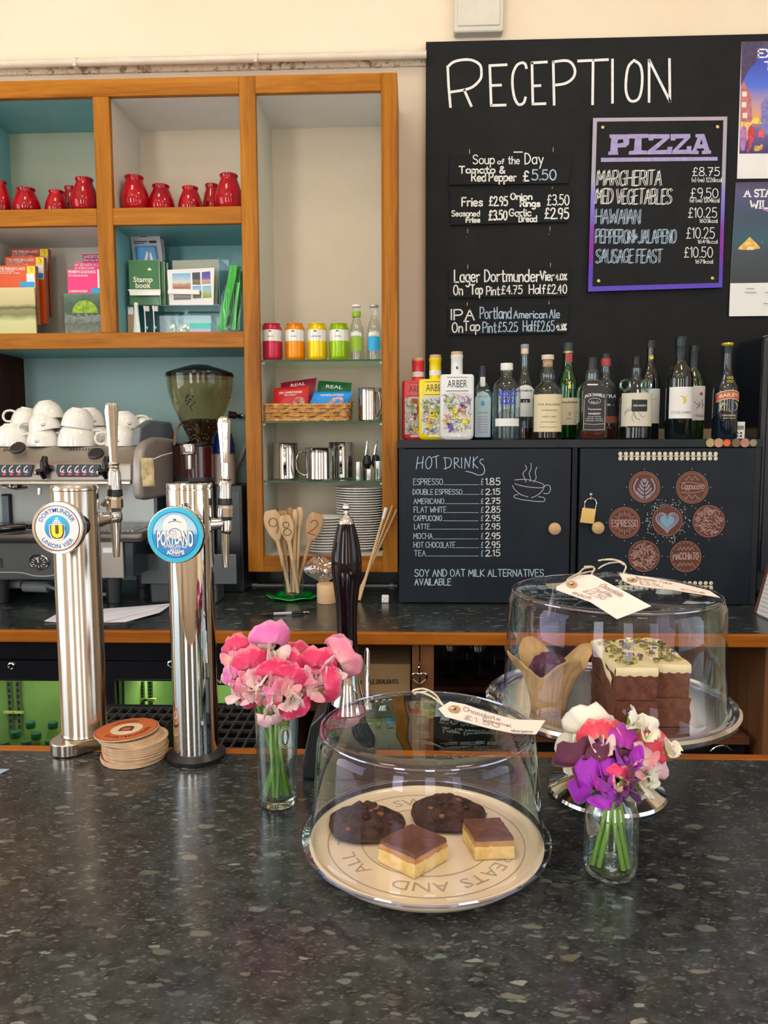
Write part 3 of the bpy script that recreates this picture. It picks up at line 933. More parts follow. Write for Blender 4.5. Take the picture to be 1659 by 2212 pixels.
m=M(); m.prism([(292,532),(336,531),(340,564),(296,565)],lambda a,b:W(a,b,D - 0.0005),lambda a,b:W(a,b,D - 0.012)); build('bubble',m,mat('blue_blister',(0.0,0.22,0.52),0.25,var=0.3,nscale=80),o,bevel=0.003)
m=M()
for q in ([(312,563),(316,545),(319,543),(320,552),(317,563)],[(323,546),(326,545),(331,562),(325,562),(323,553)]):
 m.prism(q,lambda a,b:W(a,b,D - 0.0125),lambda a,b:W(a,b,D - 0.014))
build('picture_patch',m,WPR,o)
m=M(); rectpx(m,322,338,520,525,D,0.0006); rectpx(m,303,318,509,512,D,0.0006); rectpx(m,289,318,521,523,D,0.0006); rectpx(m,289,312,525,526.5,D,0.0006); build('lettering',m,INK,o)
m=M(); m.prism([(340,512),(354,518),(357,562),(346,562)],lambda a,b:W(a,b,D+0.025),lambda a,b:W(a,b,D+0.027)); tag(build('blister_pack',m,mat('grey_card',(0,0,0))),'second grey card pack peeking out behind the first','packet')
# photo cards
cardpx=[(361,583),(463,578),(461,659),(366,659)]
o=thing('photo_card','white card printed with six small landscape photographs','card',W(412,659,2.50))
m=M(); m.slab(*[W(a,b,2.505) for a,b in cardpx[::-1]],(0,-1,0),0.002); build('card',m,WHITEP,o)
pics=[((372,591),(411,590),(412,624),(373,624),[(0,(0.25,0.10,0.06)),(0.3,(0.55,0.28,0.18)),(0.42,(0.60,0.66,0.60)),(1,(0.10,0.42,0.68))]),
  ((415,589),(432,588),(433,615),(416,615),[(0,(0.10,0.09,0.05)),(0.3,(0.2,0.18,0.08)),(0.5,(0.03,0.03,0.04)),(1,(0.04,0.05,0.06))]),
  ((436,588),(454,586),(455,613),(436,614),[(0,(0.5,0.25,0.12)),(0.3,(0.55,0.35,0.3)),(0.5,(0.12,0.08,0.4)),(1,(0.06,0.05,0.35))]),
  ((416,618),(434,617),(435,644),(417,645),[(0,(0.10,0.13,0.04)),(0.5,(0.16,0.2,0.1)),(0.7,(0.3,0.5,0.65)),(1,(0.15,0.4,0.7))]),
  ((438,618),(456,617),(457,643),(438,644),[(0,(0.2,0.3,0.04)),(0.5,(0.45,0.5,0.2)),(0.7,(0.3,0.55,0.7)),(1,(0.15,0.45,0.7))]),
  ((375,636),(412,636),(413,647),(375,648),[(0,(0.12,0.1,0.09)),(0.5,(0.25,0.2,0.17)),(0.7,(0.3,0.3,0.3)),(1,(0.1,0.1,0.1))])]
for i,(a,b,c,d,st) in enumerate(pics):
 h=WZ(*a,2.505) - WZ(*d,2.505)
 zz=WZ(*d,2.505) - o.location.z
 m=M(); m.add([W(*q,2.505)+Vector((0,-0.0005,0)) for q in (d,c,b,a)],[(0,1,2,3)])
 build('printed_picture',m,grad('small_landscape_print_%d' % i,st,2,zz,zz+h,0.4,0.25,60),o)
m=M(); m.slab(*[W(a,b,2.49) for a,b in ((362,634),(431,636),(430,626),(363,625))],(0,-1,0),0.001)
tag(build('price_label',m,WHITEP),'narrow white paper strip in front of the photo card','label')
m=M(); m.slab(*[W(a,b,2.54) for a,b in ((375,659),(470,659),(472,560),(372,563))],(0,-1,0),0.002)
tag(build('backing_card',m,mat('grey_green_card',(0.40,0.43,0.34),0.6)),'grey-green card standing behind the white photo card','card')
# toothbrushes, tube, tray
o=thing('toothpaste_tube','small white toothpaste tube standing in the teal compartment','tube',(WX(296,716,2.49),2.49,zc))
m=M(); zt=WZ(296,660,2.49)
m.grid(lambda u,v:(o.location.x+math.cos(2*PI*u)*(0.0062+0.0058*v)*1.0,2.49+math.sin(2*PI*u)*0.010*(1 - v)+0,zt - v*(zt - zc)),16,6,True)
build('tube',m,mat('white_tube_plastic',(0.78,0.84,0.80),0.3),o,smooth=True)
m=M(); m.lathe([(0.001,0),(0.007,0),(0.0065,0.01),(0.001,0.01)],(o.location.x,2.49,zt - 0.001),12); build('cap',m,WHITEP,o)
for i,px in enumerate((314,333)):
 o=thing('toothbrush',['folding toothbrush with white bristles, left one of two','folding toothbrush with white bristles, right one of two'][i],'toothbrush',(WX(px,716,2.485),2.485,zc),'toothbrushes')
 x=WX(px,700,2.485); zt=WZ(px,661,2.485)
 m=M(); m.tube([(x,2.485,zc),(x,2.485,zc+0.04),(x - 0.001,2.485,zt - 0.016),(x - 0.002,2.485,zt)],[0.0025,0.002,0.002,0.0035],8); build('handle',m,mat('white_tube_plastic',(0,0,0)),o,smooth=True)
 m=M(); m.box(x+0.001,x+0.014,2.481,2.489,zt - 0.017,zt - 0.001); build('bristles',m,mat('grey_bristles',(0.6,0.58,0.55),0.8,var=0.3,nscale=300),o)
 m=M(); m.tube([(x+0.003,2.484,zc+0.018),(x+0.006,2.484,zc+0.026)],0.004,8); build('grip',m,mat('mint_plastic',(0.25,0.62,0.48),0.4),o)
o=thing('paper_pack','little tan packet with a white top at left of the toothbrushes','packet',(WX(282,716,2.51),2.51,zc))
m=M(); m.box(WX(276,700,2.5),WX(291,700,2.5),2.50,2.52,zc,WZ(282,679,2.5)); build('body',m,mat('tan_card',(0.42,0.30,0.18),0.8),o)
m=M(); m.box(WX(277,700,2.5),WX(289,700,2.5),2.50,2.52,WZ(282,679,2.5),WZ(282,664,2.5)); build('top',m,WHITEP,o)
o=thing('clear_tray','small clear tray of shiny trinkets below the photo card','tray',(WX(400,716,2.50),2.50,zc))
m=M(); x0,x1=WX(346,700,2.46),WX(457,700,2.46)
m.box(x0,x1,2.455,2.457,zc,WZ(400,682,2.46)); m.box(x0,x0+0.002,2.457,2.53,zc,WZ(400,682,2.46)); m.box(x1 - 0.002,x1,2.457,2.53,zc,WZ(400,682,2.46))
build('wall',m,ACR,o)
m=M(); rnd=random.Random(3)
for i in range(46):
 u=rnd.random(); x=x0+0.01+u*0.10; h=0.022*math.exp(-((u - 0.25)/0.2)**2)+0.026*math.exp(-((u - 0.72)/0.2)**2)
 m.ball((x,2.475+rnd.random()*0.04,zc+0.006+h*rnd.random()),0.006+rnd.random()*0.004,6)
s=build('trinkets',m,mat('silvery_wrappers',(0.42,0.42,0.30),0.3,0.4,var=0.6,nscale=150),o); s['kind']='stuff'
o=thing('small_box','little turquoise and lilac box in front of the clear tray','box',(WX(433,716,2.45),2.45,zc))
m=M(); m.box(WX(410,700,2.45),WX(456,700,2.45),2.447,2.453,zc+0.012,WZ(433,698,2.45)); build('upper_half',m,mat('turquoise_card',(0.06,0.55,0.45),0.4),o)
m=M(); m.box(WX(410,700,2.45),WX(456,700,2.45),2.447,2.453,zc,zc+0.012); build('lower_half',m,mat('lilac_card',(0.50,0.42,0.68),0.4),o)
# green plastic bag with light sticks
gb=thing('green_bag','clear bag of bright green plastic strips leaning at the right of the teal compartment','bag',(WX(500,716,2.50),2.50,zc))
GP=mat('bright_green_plastic',(0.0,0.42,0.01),0.35,var=0.1)
GP2=mat('deep_green_plastic',(0.0,0.16,0.03),0.25,var=0.2)
def strip(pts,w,D,mt,name):
 m=M()
 p=[W(a,b,D+c) for a,b,c in pts]
 for i in range(len(p) - 1):
  m.hexa([p[i]+Vector((-w,0,0)),p[i]+Vector((w,0,0)),p[i]+Vector((w,0.004,0)),p[i]+Vector((-w,0.004,0)),
    p[i+1]+Vector((-w,0,0)),p[i+1]+Vector((w,0,0)),p[i+1]+Vector((w,0.004,0)),p[i+1]+Vector((-w,0.004,0))])
 build(name,m,mt,gb)
zlow=713
strip([(478,zlow,0),(484,680,0),(492,640,.005),(500,605,.01),(505,572,.02)],0.012,2.48,GP,'plastic_strip')
strip([(496,zlow,0.01),(500,670,.01),(506,630,.012),(511,590,.02),(514,575,.022)],0.010,2.50,GP2,'plastic_strip')
strip([(512,zlow,0.01),(513,670,.01),(515,640,.012),(518,600,.02),(519,585,.022)],0.010,2.53,GP2,'plastic_strip')
strip([(506,zlow,0.0),(508,670,.0),(512,640,.0),(515,610,.0)],0.005,2.475,GP,'plastic_strip')
m=M(); rnd=random.Random(5)
cols=[(467,714),(470,690),(477,650),(487,610),(498,570),(506,548)]
m.grid(lambda u,v:tuple(W(cols[int(v*5)][0]+u*(524 - cols[int(v*5)][0])+rnd.uniform(-2,2),cols[int(v*5)][1]+rnd.uniform(-3,3)*(v>0),2.462+rnd.uniform(0,0.014))),9,6)
build('film',m,thin('clear_film',(0.93,0.98,0.95),0.03,2.4,0.12,(0.9,1,0.95)),gb,smooth=True,ang=3)
# ================================================================ tall bay: cans, bottles, basket, jugs, plates
def can(px,colr,lb,D=2.485):
 z=zs[0]+0.0004
 x=WX(px,770,D); h=WZ(px,700,D) - z; r=0.0318
 o=thing('drink_can',lb,'can',(x,D,z),'soft drink cans on the top glass shelf')
 cm=mat(colr[0],colr[1],0.28,0.35,var=0.06)
 m=M(); m.lathe([(r*.84,0.0),(r*.93,0.004),(r,0.012),(r,h*.52)],(x,D,z),32); build('body',m,cm,o,smooth=True)
 m=M(); m.lathe([(r*1.0003,h*.52),(r*1.0003,h*.80),(r,h*.82)],(x,D,z),32); lab(build('label_band',m,mat('can_white_band',(0.74,0.72,0.66),0.3,0.2,var=0.02),o,smooth=True),'white band with small dark emblem')
 m=M(); m.lathe([(r,h*.82),(r*.985,h*.86),(r*.93,h*.90),(r*.84,h*.945),(r*.80,h*.965)],(x,D,z),32); build('shoulder',m,cm,o,smooth=True)
 m=M(); m.lathe([(r*.80,h*.965),(r*.84,h*.985),(r*.84,h),(r*.80,h),(r*.77,h*.97),(0.0005,h*.965)],(x,D,z),32); build('can_rim',m,cm,o,smooth=True)
 m=M()
 fn=lambda R:(lambda a,b:(x+R*math.sin(a/R),D - R*math.cos(a/R),z+b))
 f=fn(r+0.0006)
 m.add([f(0.006*math.cos(t)*(0.9 if t else 1) - 0.002,h*.76+0.005*math.sin(t)) for t in [PI*i/8 for i in range(9)]],[tuple(range(9))])
 ptext(m,'LEMONADE' if 'yellow' in lb else 'PRESSE',lambda a,b:f(a,b+h*.62),0.0045)
 m.add([f(-0.011,h*.60),f(0.011,h*.60),f(0.011,h*.606),f(-0.011,h*.606)],[(0,1,2,3)])
 for kk in range(3):
  m.add([f(-0.008,h*(.40 - .05*kk)),f(0.008,h*(.40 - .05*kk)),f(0.008,h*(.405 - .05*kk)),f(-0.008,h*(.405 - .05*kk))],[(0,1,2,3)])
 build('lettering',m,mat('grey_green_ink',(0.12,0.13,0.06),0.5),o)
can(589,('can_pink',(0.50,0.02,0.05)),'pink drink can, leftmost on the top glass shelf')
can(638,('can_orange',(0.80,0.24,0.0)),'orange drink can on the top glass shelf')
can(685.5,('can_yellow',(0.80,0.55,0.0)),'yellow drink can on the top glass shelf')
can(732.5,('can_lime',(0.28,0.46,0.0)),'lime green drink can on the top glass shelf')
def tonic(px,mt,lb,cap,D=2.50):
 z=zs[0]+0.0004
 x=WX(px,770,D); h=WZ(px,658,D) - z; r=0.0235
 o=thing('soft_drink_bottle',lb,'bottle',(x,D,z),'small clear soft drink bottles')
 m=M(); m.lathe([(r*.6,0.002),(r*.95,0),(r,0.006),(r,h*.52),(r*.93,h*.60),(r*.62,h*.72),(r*.50,h*.80),(r*.46,h*.95),(r*.52,h*.96),(r*.52,h*.985),(r*.40,h*.99)],(x,D,z),28)
 build('glass_body',m,CLEAR,o,smooth=True)
 m=M(); m.lathe([(0.0005,0.003),(r*.92,0.003),(r*.94,0.008),(r*.94,h*.52),(r*.87,h*.60),(r*.56,h*.71),(r*.4,h*.80),(0.0005,h*.80)],(x,D,z),24)
 build('drink',m,thin('pale_drink',(0.93,0.96,0.93),0.03,3,0.02),o,smooth=True)
 m=M(); R=r+0.0005
 f=lambda a,b:(x+R*math.sin(a/R),D - R*math.cos(a/R),z+b)
 m.grid(lambda u,v:f((u - .5)*0.042,h*(.17+.25*v)),12,2); build('label',m,mt,o)
 m=M(); m.grid(lambda u,v:f((u - .5)*0.038,h*(.42+.07*v)+0.003*math.sin(u*PI)),12,2); build('label',m,WPR,o)
 if cap:
  m=M(); m.lathe([(r*.55,h*.80),(r*.60,h*.87),(r*.60,h*.80)],(x,D,z),20); m.lathe([(r*.585,h*.78),(r*.52,h*.88)],(x,D,z),20); build('neck_label',m,mt,o)
 m=M(); m.lathe([(r*.62,h*.955),(r*.60,h*.99),(r*.45,h),(0.0005,h)],(x,D,z),20); build('cap',m,WPR if cap else mat('clear_cap_grey',(0.5,0.52,0.5),0.3,0.6),o,smooth=True)
tonic(770.5,mat('lime_label',(0.30,0.50,0.02),0.5),'small clear bottle with green label and white cap beside the cans',True)
tonic(808.5,mat('sky_blue_label',(0.02,0.42,0.78),0.5),'small clear bottle with blue label beside the right post',False)
# wicker basket with bags of crisps
WK=mat('wicker',(0.58,0.30,0.09),0.6,var=0.35,nscale=90)
WK2=mat('wicker_dark',(0.40,0.20,0.07),0.6,var=0.35,nscale=90)
z=zs[1]+0.0005
D0,D1=2.452,2.60
xa,xb=WX(568,890,D0),WX(752,890,D0)
bk=thing('wicker_basket','shallow woven wicker basket holding bags of snacks on the middle glass shelf','basket',((xa+xb)/2,(D0+D1)/2,z))
hb=0.052
m=M()
for r_ in range(4):
 zz=z+0.008+r_*0.0122
 n=120
 def perim(t):
  L1,L2=xb - xa - 0.012,D1 - D0 - 0.012
  p=t*2*(L1+L2)
  e=0.006
  if p<L1:return Vector((xa+e+p,D0+e,0)),Vector((0,-1,0)),p
  p -=L1
  if p<L2:return Vector((xb - e,D0+e+p,0)),Vector((1,0,0)),p
  p -=L2
  if p<L1:return Vector((xb - e - p,D1 - e,0)),Vector((0,1,0)),p
  p -=L1
  return Vector((xa+e,D1 - e - p,0)),Vector((-1,0,0)),p
 for strand in (-0.0028,0.0028):
  pts=[]
  for i in range(n+1):
   q,nn,s_=perim(min(i/n,0.9999))
   wv=math.sin(s_/0.027*PI+(PI if r_ % 2 else 0))*0.0032
   flare=(zz - z)*0.12
   pts.append(q+nn*(wv+flare)+Vector((0,0,zz+strand+0.0015*math.sin(s_*160+r_))))
  m.tube(pts,0.0030,5)
build('woven_strands',m,WK,bk,smooth=True)
m=M()
for r_,n in ((0,1),(1,1)):
 zz=z+(0.003 if r_==0 else hb)
 for off in (0,0.0035):
  pts=[]
  for i in range(101):
   q,nn,s_=perim(min(i/100,0.9999))
   pts.append(q+nn*((zz - z)*0.12+0.003*math.sin(s_*300+off*900))+Vector((0,0,zz+0.002*math.cos(s_*300+off*900))))
  m.tube(pts,0.0034,5)
build('rim',m,WK,bk,smooth=True)
m=M()
for i in range(26):
 q,nn,s_=perim((i+.5)/26)
 m.tube([q+Vector((0,0,z+0.002)),q+nn*hb*0.12+Vector((0,0,z+hb))],0.0022,5)
build('stake',m,WK2,bk)
m=M(); m.box(xa+0.004,xb - 0.004,D0+0.004,D1 - 0.004,z,z+0.004); build('base',m,WK2,bk)
m=M(); pts=[Vector((xb - 0.004,D0+0.05,z+hb)),Vector((xb+0.006,D0+0.06,z+hb+0.012)),Vector((xb+0.006,D0+0.085,z+hb+0.012)),Vector((xb - 0.002,D0+0.095,z+hb))]
m.tube(pts,0.003,6); build('handle',m,WK,bk,smooth=True)
def snack(px4,D,tilt,mt,lb,t1,t2,tcol=WPR,blob=None):
 # pillow bag: four photo-pixel corners (tl, tr, br, bl) on plane D leaning back by tilt
 tl,tr,br,bl=[W(a,b,D) for a,b in px4]
 o=thing('snack_bag',lb,'bag',(bl+br)/2)
 off=Vector((0,tilt,0))
 def S(u,v,side):
  p=(bl*(1 - u)+br*u)*(1 - v)+((tl*(1 - u)+tr*u))*v+off*v
  e=max(0,math.sin(PI*u))**.6*max(0,math.sin(PI*min(1,v*1.0)))**.5
  wr=0.0018*math.sin(u*19+v*13)*math.sin(v*23+u*5)
  return p+Vector((0,-side*(0.013*e+wr*(e>0))+(0.0008 if side<0 else 0),0))
 m=M()
 m.grid(lambda u,v:tuple(S(u,v,1)),16,12); m.grid(lambda u,v:tuple(S(u,v,-1)),16,12)
 build('bag',m,mt,o,smooth=True,ang=2)
 m=M()
 w_,h_=(tr - tl).length,(tl - bl).length
 for tx,v0,hh,ww in t1:
  ptext(m,tx,lambda a,b:tuple(S(.5+a/w_,v0+b/h_,1)+Vector((0,-0.0012,0))),hh,0.02,ww)
 build('lettering',m,tcol,o)
 if blob:
  m=M()
  u0,v0,ru,rv=blob[:4]
  m.add([tuple(S(u0+ru*math.cos(t),v0+rv*math.sin(t),1)+Vector((0,-0.002,0))) for t in [2*PI*i/14 for i in range(14)]],[tuple(range(14))])
  build('picture_patch',m,blob[4],o)
 return o
FO=0.35
MAR=mat('maroon_foil',(0.28,0.002,0.03),0.4)
RDF=mat('red_foil',(0.56,0.004,0.004),0.4)
GRF=mat('green_foil',(0.0,0.13,0.03),0.4)
BLF=mat('blue_foil',(0.0,0.26,0.70),0.4)
PHO=mat('food_photo_print',(0.45,0.25,0.2),0.5,var=0.6,nscale=100)
snack([(604,826),(683,815),(672,878),(610,892)],2.525,0.02,MAR,'maroon crisp bag leaning at the back left of the wicker basket',[('REAL',.80,0.010,0.05)],None)
snack([(590,838),(667,832),(664,884),(590,884)],2.485,0.012,RDF,'bright red crisp bag, front left in the wicker basket',[('REAL HANDCOOKED',.70,0.006,0.075),('SEA SALT',.60,0.004,0.04)],None,WPR,(.75,.33,.17,.2,PHO))
snack([(686,821),(759,826),(752,890),(684,885)],2.53,0.02,GRF,'dark green crisp bag at the back right of the wicker basket',[('REAL',.76,0.011,0.055)],None)
snack([(678,846),(763,845),(746,886),(664,886)],2.487,0.012,BLF,'bright blue crisp bag, front right in the wicker basket',[('HANDCOOKED',.76,0.007,0.075)],None,WPR,(.68,.42,.18,.3,mat('pinkish_photo_print',(0.62,0.34,0.32),0.5,var=0.6,nscale=100)))
def jug(name,lb,px,w,ty,D,zb,taper=1.0,hdl=None,mt=None,slot=False):
 mt=mt or STEEL
 x=WX(px,1000,D); h=WZ(px,ty,D) - zb; r=w*mpp(D)/2
 o=thing(name,lb,'jug',(x,D,zb),'stainless steel milk jugs')
 m=M()
 m.lathe([(0.0005,0),(r*.9*taper,0),(r*taper,0.004),(r*(taper*.8+.2),h*.4),(r*(taper*.3+.7),h*.8),(r,h*.97),(r*1.03,h),(r*.97,h*.99),(r*.95,h*.8),(r*.95*taper,0.008),(0.0005,0.006)],(x,D,zb),36)
 build('body',m,mt,o,smooth=True)
 if hdl is not None:
  ca,sa=math.cos(hdl),math.sin(hdl)
  P2=lambda d,zz:Vector((x+ca*d,D - sa*d,zb+zz))
  m=M()
  m.tube(_c3([P2(r*.98,h*.88),P2(r*1.4,h*.84),P2(r*1.65,h*.55),P2(r*1.5,h*.25),P2(r*1.05*taper,h*.14)]),0.0052,8,flat=0.55)
  build('handle',m,mt,o,smooth=True)
 return o
def _c3(pts,n=5):
 out=[]
 q=[pts[0]]+list(pts)+[pts[-1]]
 for i in range(1,len(q) - 2):
  a,b,c,d=q[i - 1],q[i],q[i+1],q[i+2]
  for k2 in range(n):
   t=k2/n
   out.append(0.5*((2*b)+(c - a)*t+(2*a - 5*b+4*c - d)*t*t+(3*b - a - 3*c+d)*t**3))
 out.append(Vector(pts[-1]))
 return out
jug('milk_jug','stainless steel milk jug beside the wicker basket',800,49,839,2.49,zs[1]+0.0005,hdl=0.9)
zz3=zs[2]+0.0005
DKS=mat('shaded_steel',(0.40,0.37,0.32),0.2,1.0)
jug('milk_jug','stainless steel milk jug with front handle, leftmost on the lowest glass shelf',617,54,957,2.52,zz3,1.05,hdl=1.45)
jug('milk_jug','stainless steel milk jug with wire handle on its left, in front of the others',691,62,967,2.485,zz3,1.02,hdl=PI - 0.15)
jug('milk_jug','stainless steel milk jug with front handle, at the back right of the lowest glass shelf',737,52,955,2.59,zz3,1.05,hdl=1.5)
for px,w,ty,D,lb in [(775,18,998,2.50,'tall narrow steel spirit measure beside the milk jugs'),(799,19,1013,2.475,'short steel spirit measure in front'),(818,20,996,2.52,'steel spirit measure against the right post')]:
 x=WX(px,1030,D); h=WZ(px,ty,D) - zz3; r=w*mpp(D)/2
 m=M(); m.lathe([(0.0005,0.002),(r*.96,0),(r,0.003),(r,h),(r*.93,h),(r*.93,0.005),(0.0005,0.005)],(x,D,zz3),24)
 tag(build('spirit_measure',m,mat('brushed_measure_steel',(0.62,0.60,0.56),0.25,1.0),smooth=True),lb,'measure','steel spirit measures')
# bottle pourers
for i,(px,D,kx) in enumerate(((793,2.56,0.0),(812,2.60,0.006))):
 o=thing('bottle_pourer',['black bottle pourer with steel spout standing among the measures','second bottle pourer half hidden by the right post'][i],'pourer',(WX(px,1030,D),D,zz3),'bottle pourers')
 x=WX(px,1030,D)
 m=M(); m.lathe([(0.0005,0),(0.012,0),(0.013,0.02),(0.008,0.035),(0.016,0.05),(0.014,0.058),(0.011,0.075),(0.0005,0.08)],(x,D,zz3),18); build('stopper',m,BLACKP,o,smooth=True)
 m=M(); m.tube([(x - 0.004,D,zz3+0.077),(x,D,zz3+0.105),(x+0.001+kx,D,zz3+0.125)],[0.005,0.004,0.002],8); m.tube([(x+0.006,D,zz3+0.077),(x+0.003,D,zz3+0.11)],0.002,6); build('spout',m,CHROME,o,smooth=True)
def plate(name,r,h):
 m=M()
 m.lathe([(0.0005,0.0),(r*.55,0.0),(r*.58,0.0025),(r*.70,h*.45),(r,h),(r,h+0.0034),(r*.70,h*.45+0.0028),(r*.55,0.004),(0.0005,0.004)],(0,0,0),40)
 return build(name,m,WHITEG,None,smooth=True,ang=1.0)
zz4=zb1+0.0008
for (cnt,px,D,r,py,grp,lb) in ((25,779,2.585,0.0835,1053,'side plates in the tall stack','white side plate in the tall stack on the bottom of the glass-shelved bay'),
         (13,703,2.49,0.060,1117,'saucers in the lower stack','white saucer in the lower stack beside the tall plate stack')):
 x=WX(px,1120,D)
 pitch=(WZ(px,py,D) - zz4 - 0.012)/(cnt - 1)
 base=plate('side_plate' if cnt>20 else 'saucer',r,0.0115)
 rnd=random.Random(cnt)
 for i in range(cnt):
  p=base if i==0 else base.copy()
  if i:COL.objects.link(p)
  p.location=(x+rnd.uniform(-.0012,.0012),D+rnd.uniform(-.001,.001),zz4+i*pitch)
  tag(p,('topmost '+lb.replace('in the','of the')) if i==cnt - 1 else lb,'plate' if cnt>20 else 'saucer',grp)
# ================================================================ reception blackboard and its signs
DB=2.675
PX0=WX(919.5,500,DB)
bb=thing('blackboard','large black wall board headed RECEPTION behind the spirit bottles','blackboard',(WX(1280,500,DB),DB,WZ(1280,960,DB)))
m=M(); m.box(PX0,WX(2050,500,DB),DB,DW - 0.005,WZ(1280,1100,DB),WZ(1280,82,DB)); build('board',m,BOARD,bb)
DT=DB - 0.0002
m=M()
LET=[  # the hand-drawn heading, stroke by stroke in picture pixels
 [(967,144),(969,185),(973,231)],[(967,145),(980,134),(1003,129),(1022,131),(1037,141),(1040,158),(1037,172),(1022,187),(1004,194),(974,199)],[(1003,195),(1018,229)],
 [(1094,140),(1058,142),(1061,228),(1092,227)],[(1060,185),(1082,184)],
 [(1137,147),(1134,138),(1126,136),(1116,142),(1108,160),(1107,185),(1111,210),(1118,224),(1125,226),(1132,221),(1135,211)],
 [(1181,134),(1149,136),(1151,225),(1178,224)],[(1150,186),(1167,185)],
 [(1195,134),(1197,226)],[(1195,134),(1220,131),(1234,136),(1242,152),(1238,168),(1222,180),(1199,184)],
 [(1249,132),(1313,129)],[(1281,130),(1280,225)],
 [(1323,129),(1323,222)],
 [(1369,131),(1358,143),(1353,165),(1352,195),(1358,214),(1368,219),(1380,212),(1386,190),(1387,160),(1382,140),(1370,131)],
 [(1402,220),(1402,130),(1447,219),(1446,128)]]
for s in LET:
 if len(s)>5:
  drawpx(m,[s],DT,5.2)
 else:
  drawpx(m,[s],DT,5.2,smooth=False)
lab(build('lettering',m,CHALKW,bb),'hand-drawn white heading RECEPTION')
HK=[(1014,328),(1194,324),(1012,415),(1192,409),(1010,500),(1187,495),(1010,577),(1188,573),(1009,658),(1185,655)]
for px,py in HK:
 m=M(); p=W(px,py,DB)
 m.tube([p+Vector((0,0.002,-.006)),p+Vector((0,-0.006,-.007)),p+Vector((0,-0.0085,-.001)),p+Vector((0,-0.0075,.006))],0.0013,6)
 if py in (500,495):m.ball((p.x - 0.003,DB - 0.002,p.z - 0.017),0.0022,8)
 build('brass_hook',m,BRASS,bb,smooth=True)
def slip(quad,lb,lines,name='menu_sign'):
 D=DB - 0.010
 o=thing(name,lb,'sign',W((quad[0][0]+quad[2][0])/2,quad[2][1],D),'small black menu signs hung on the blackboard')
 m=M(); m.slab(*[W(a,b,D) for a,b in (quad[3],quad[2],quad[1],quad[0])],(0,-1,0),0.004)
 build('board',m,BOARD2,o)
 mw,mb=M(),M()
 for tx,x0,x1,yb,yt,w,c in lines:
  chalk(mb if c else mw,tx,x0,x1,yb,yt,D - 0.0002,w,0.0)
 build('lettering',mw,CHALKW,o)
 if mb.v:lab(build('lettering',mb,CHALKB,o),'pale blue chalk lettering')
slip([(972,334),(1236,331),(1229,396),(970,399)],'black sign reading soup of the day, tomato and red pepper',[
 ('Soup',1022,1068,354,335,2.2,0),('of',1075,1089,354,344,2.0,0),('the',1098,1122,354,338,2.0,0),('Day',1134,1173,354,331,2.4,0),('-',1110,1128,333,324,2.4,0),
 ('Tomato &',992,1090,374,360,2.8,0),('Red Pepper',1019,1115,391,374,2.8,0),('£',1130,1142,391,370,3.0,0),('5.50',1149,1201,389,367,2.6,1)])
slip([(972,410),(1236,407),(1228,479),(974,486)],'black sign listing fries, onion rings and garlic bread',[
 ('Fries',998,1042,445,427,3.0,0),('£2.95',1057,1096,444,425,2.8,0),('Onion',1103,1149,431,418,2.8,0),('Rings',1124,1166,446,433,3.0,0),('£3.50',1182,1229,443,421,2.3,0),
 ('Seasoned',976,1036,467,455,2.2,0),('Fries',1007,1036,480,470,3.0,0),('£3.50',1056,1095,475,455,3.0,0),('Garlic',1100,1147,467,452,2.5,0),('Bread',1121,1159,479,466,2.5,0),('£2.95',1177,1228,472,450,2.8,0)])
slip([(970,582),(1232,579),(1227,640),(969,643)],'black sign for lager on tap, third of the four small signs',[
 ('Lager',982,1036,609,583,3.0,0),('Dortmunder',1047,1165,608,583,2.8,0),('Vier',1167,1197,606,586,2.8,0),('4.0%',1200,1224,605,592,2.4,0),
 ('On',980,999,637,616,2.6,0),('Tap',1017,1042,635,615,2.8,0),('Pint',1051,1079,637,619,2.4,0),('£4.75',1083,1128,635,617,2.2,0),('Half',1143,1178,634,615,2.4,0),('£2.40',1182,1224,634,615,2.2,0)])
slip([(969,661),(1229,657),(1224,719),(968,723)],'black sign for IPA on tap, lowest of the four small signs',[
 ('IPA',975,1024,691,669,2.9,0),('Portland',1037,1104,688,664,2.3,1),('American',1110,1181,687,671,2.3,1),('Ale',1187,1209,687,669,2.3,1),
 ('On',977,999,718,697,2.6,0),('Tap',1002,1036,714,694,2.6,0),('Pint',1043,1072,718,696,2.2,1),('£5.25',1076,1118,716,696,2.0,1),('Half',1130,1158,715,693,2.2,1),('£2.65',1160,1197,715,693,2.0,1),('4.1%',1201,1223,713,700,3.0,0)])
# pizza board with hand-painted border
DP=DB - 0.016
pz=thing('pizza_board','black pizza menu board with lilac to violet painted border','sign',W(1420,628,DP))
q=[(1281,255),(1571,252),(1560,621),(1270,630)]
m=M(); m.slab(*[W(a,b,DP) for a,b in (q[3],q[2],q[1],q[0])],(0,-1,0),0.014); build('board',m,BOARD,pz)
hz=WZ(1400,252,DP) - pz.location.z
bst=[(0.0,(0.10,0.05,0.52)),(0.12,(0.10,0.04,0.45)),(0.22,(0.22,0.01,0.34)),(0.36,(0.22,0.03,0.38)),(0.44,(0.18,0.13,0.60)),(0.58,(0.26,0.24,0.62)),(0.64,(0.36,0.37,0.44)),(0.78,(0.38,0.36,0.46)),(1.0,(0.44,0.36,0.46))]
BORD=grad('violet_border_paint',bst,2,0,hz,0.6)
m=M()
qi=[(1289.5,263),(1562.5,260),(1552.5,611),(1279.5,619)]
for i in range(4):
 j=(i+1) % 4
 m.add([W(*p,DP)+Vector((0,-0.0008,0)) for p in (q[i],q[j],qi[j],qi[i])],[(0,1,2,3)])
build('painted_border',m,BORD,pz)
LIL=mat('lilac_chalk_paint',(0.37,0.31,0.56),0.7,var=0.12,nscale=60)
m=M()
DPt=DP - 0.0002
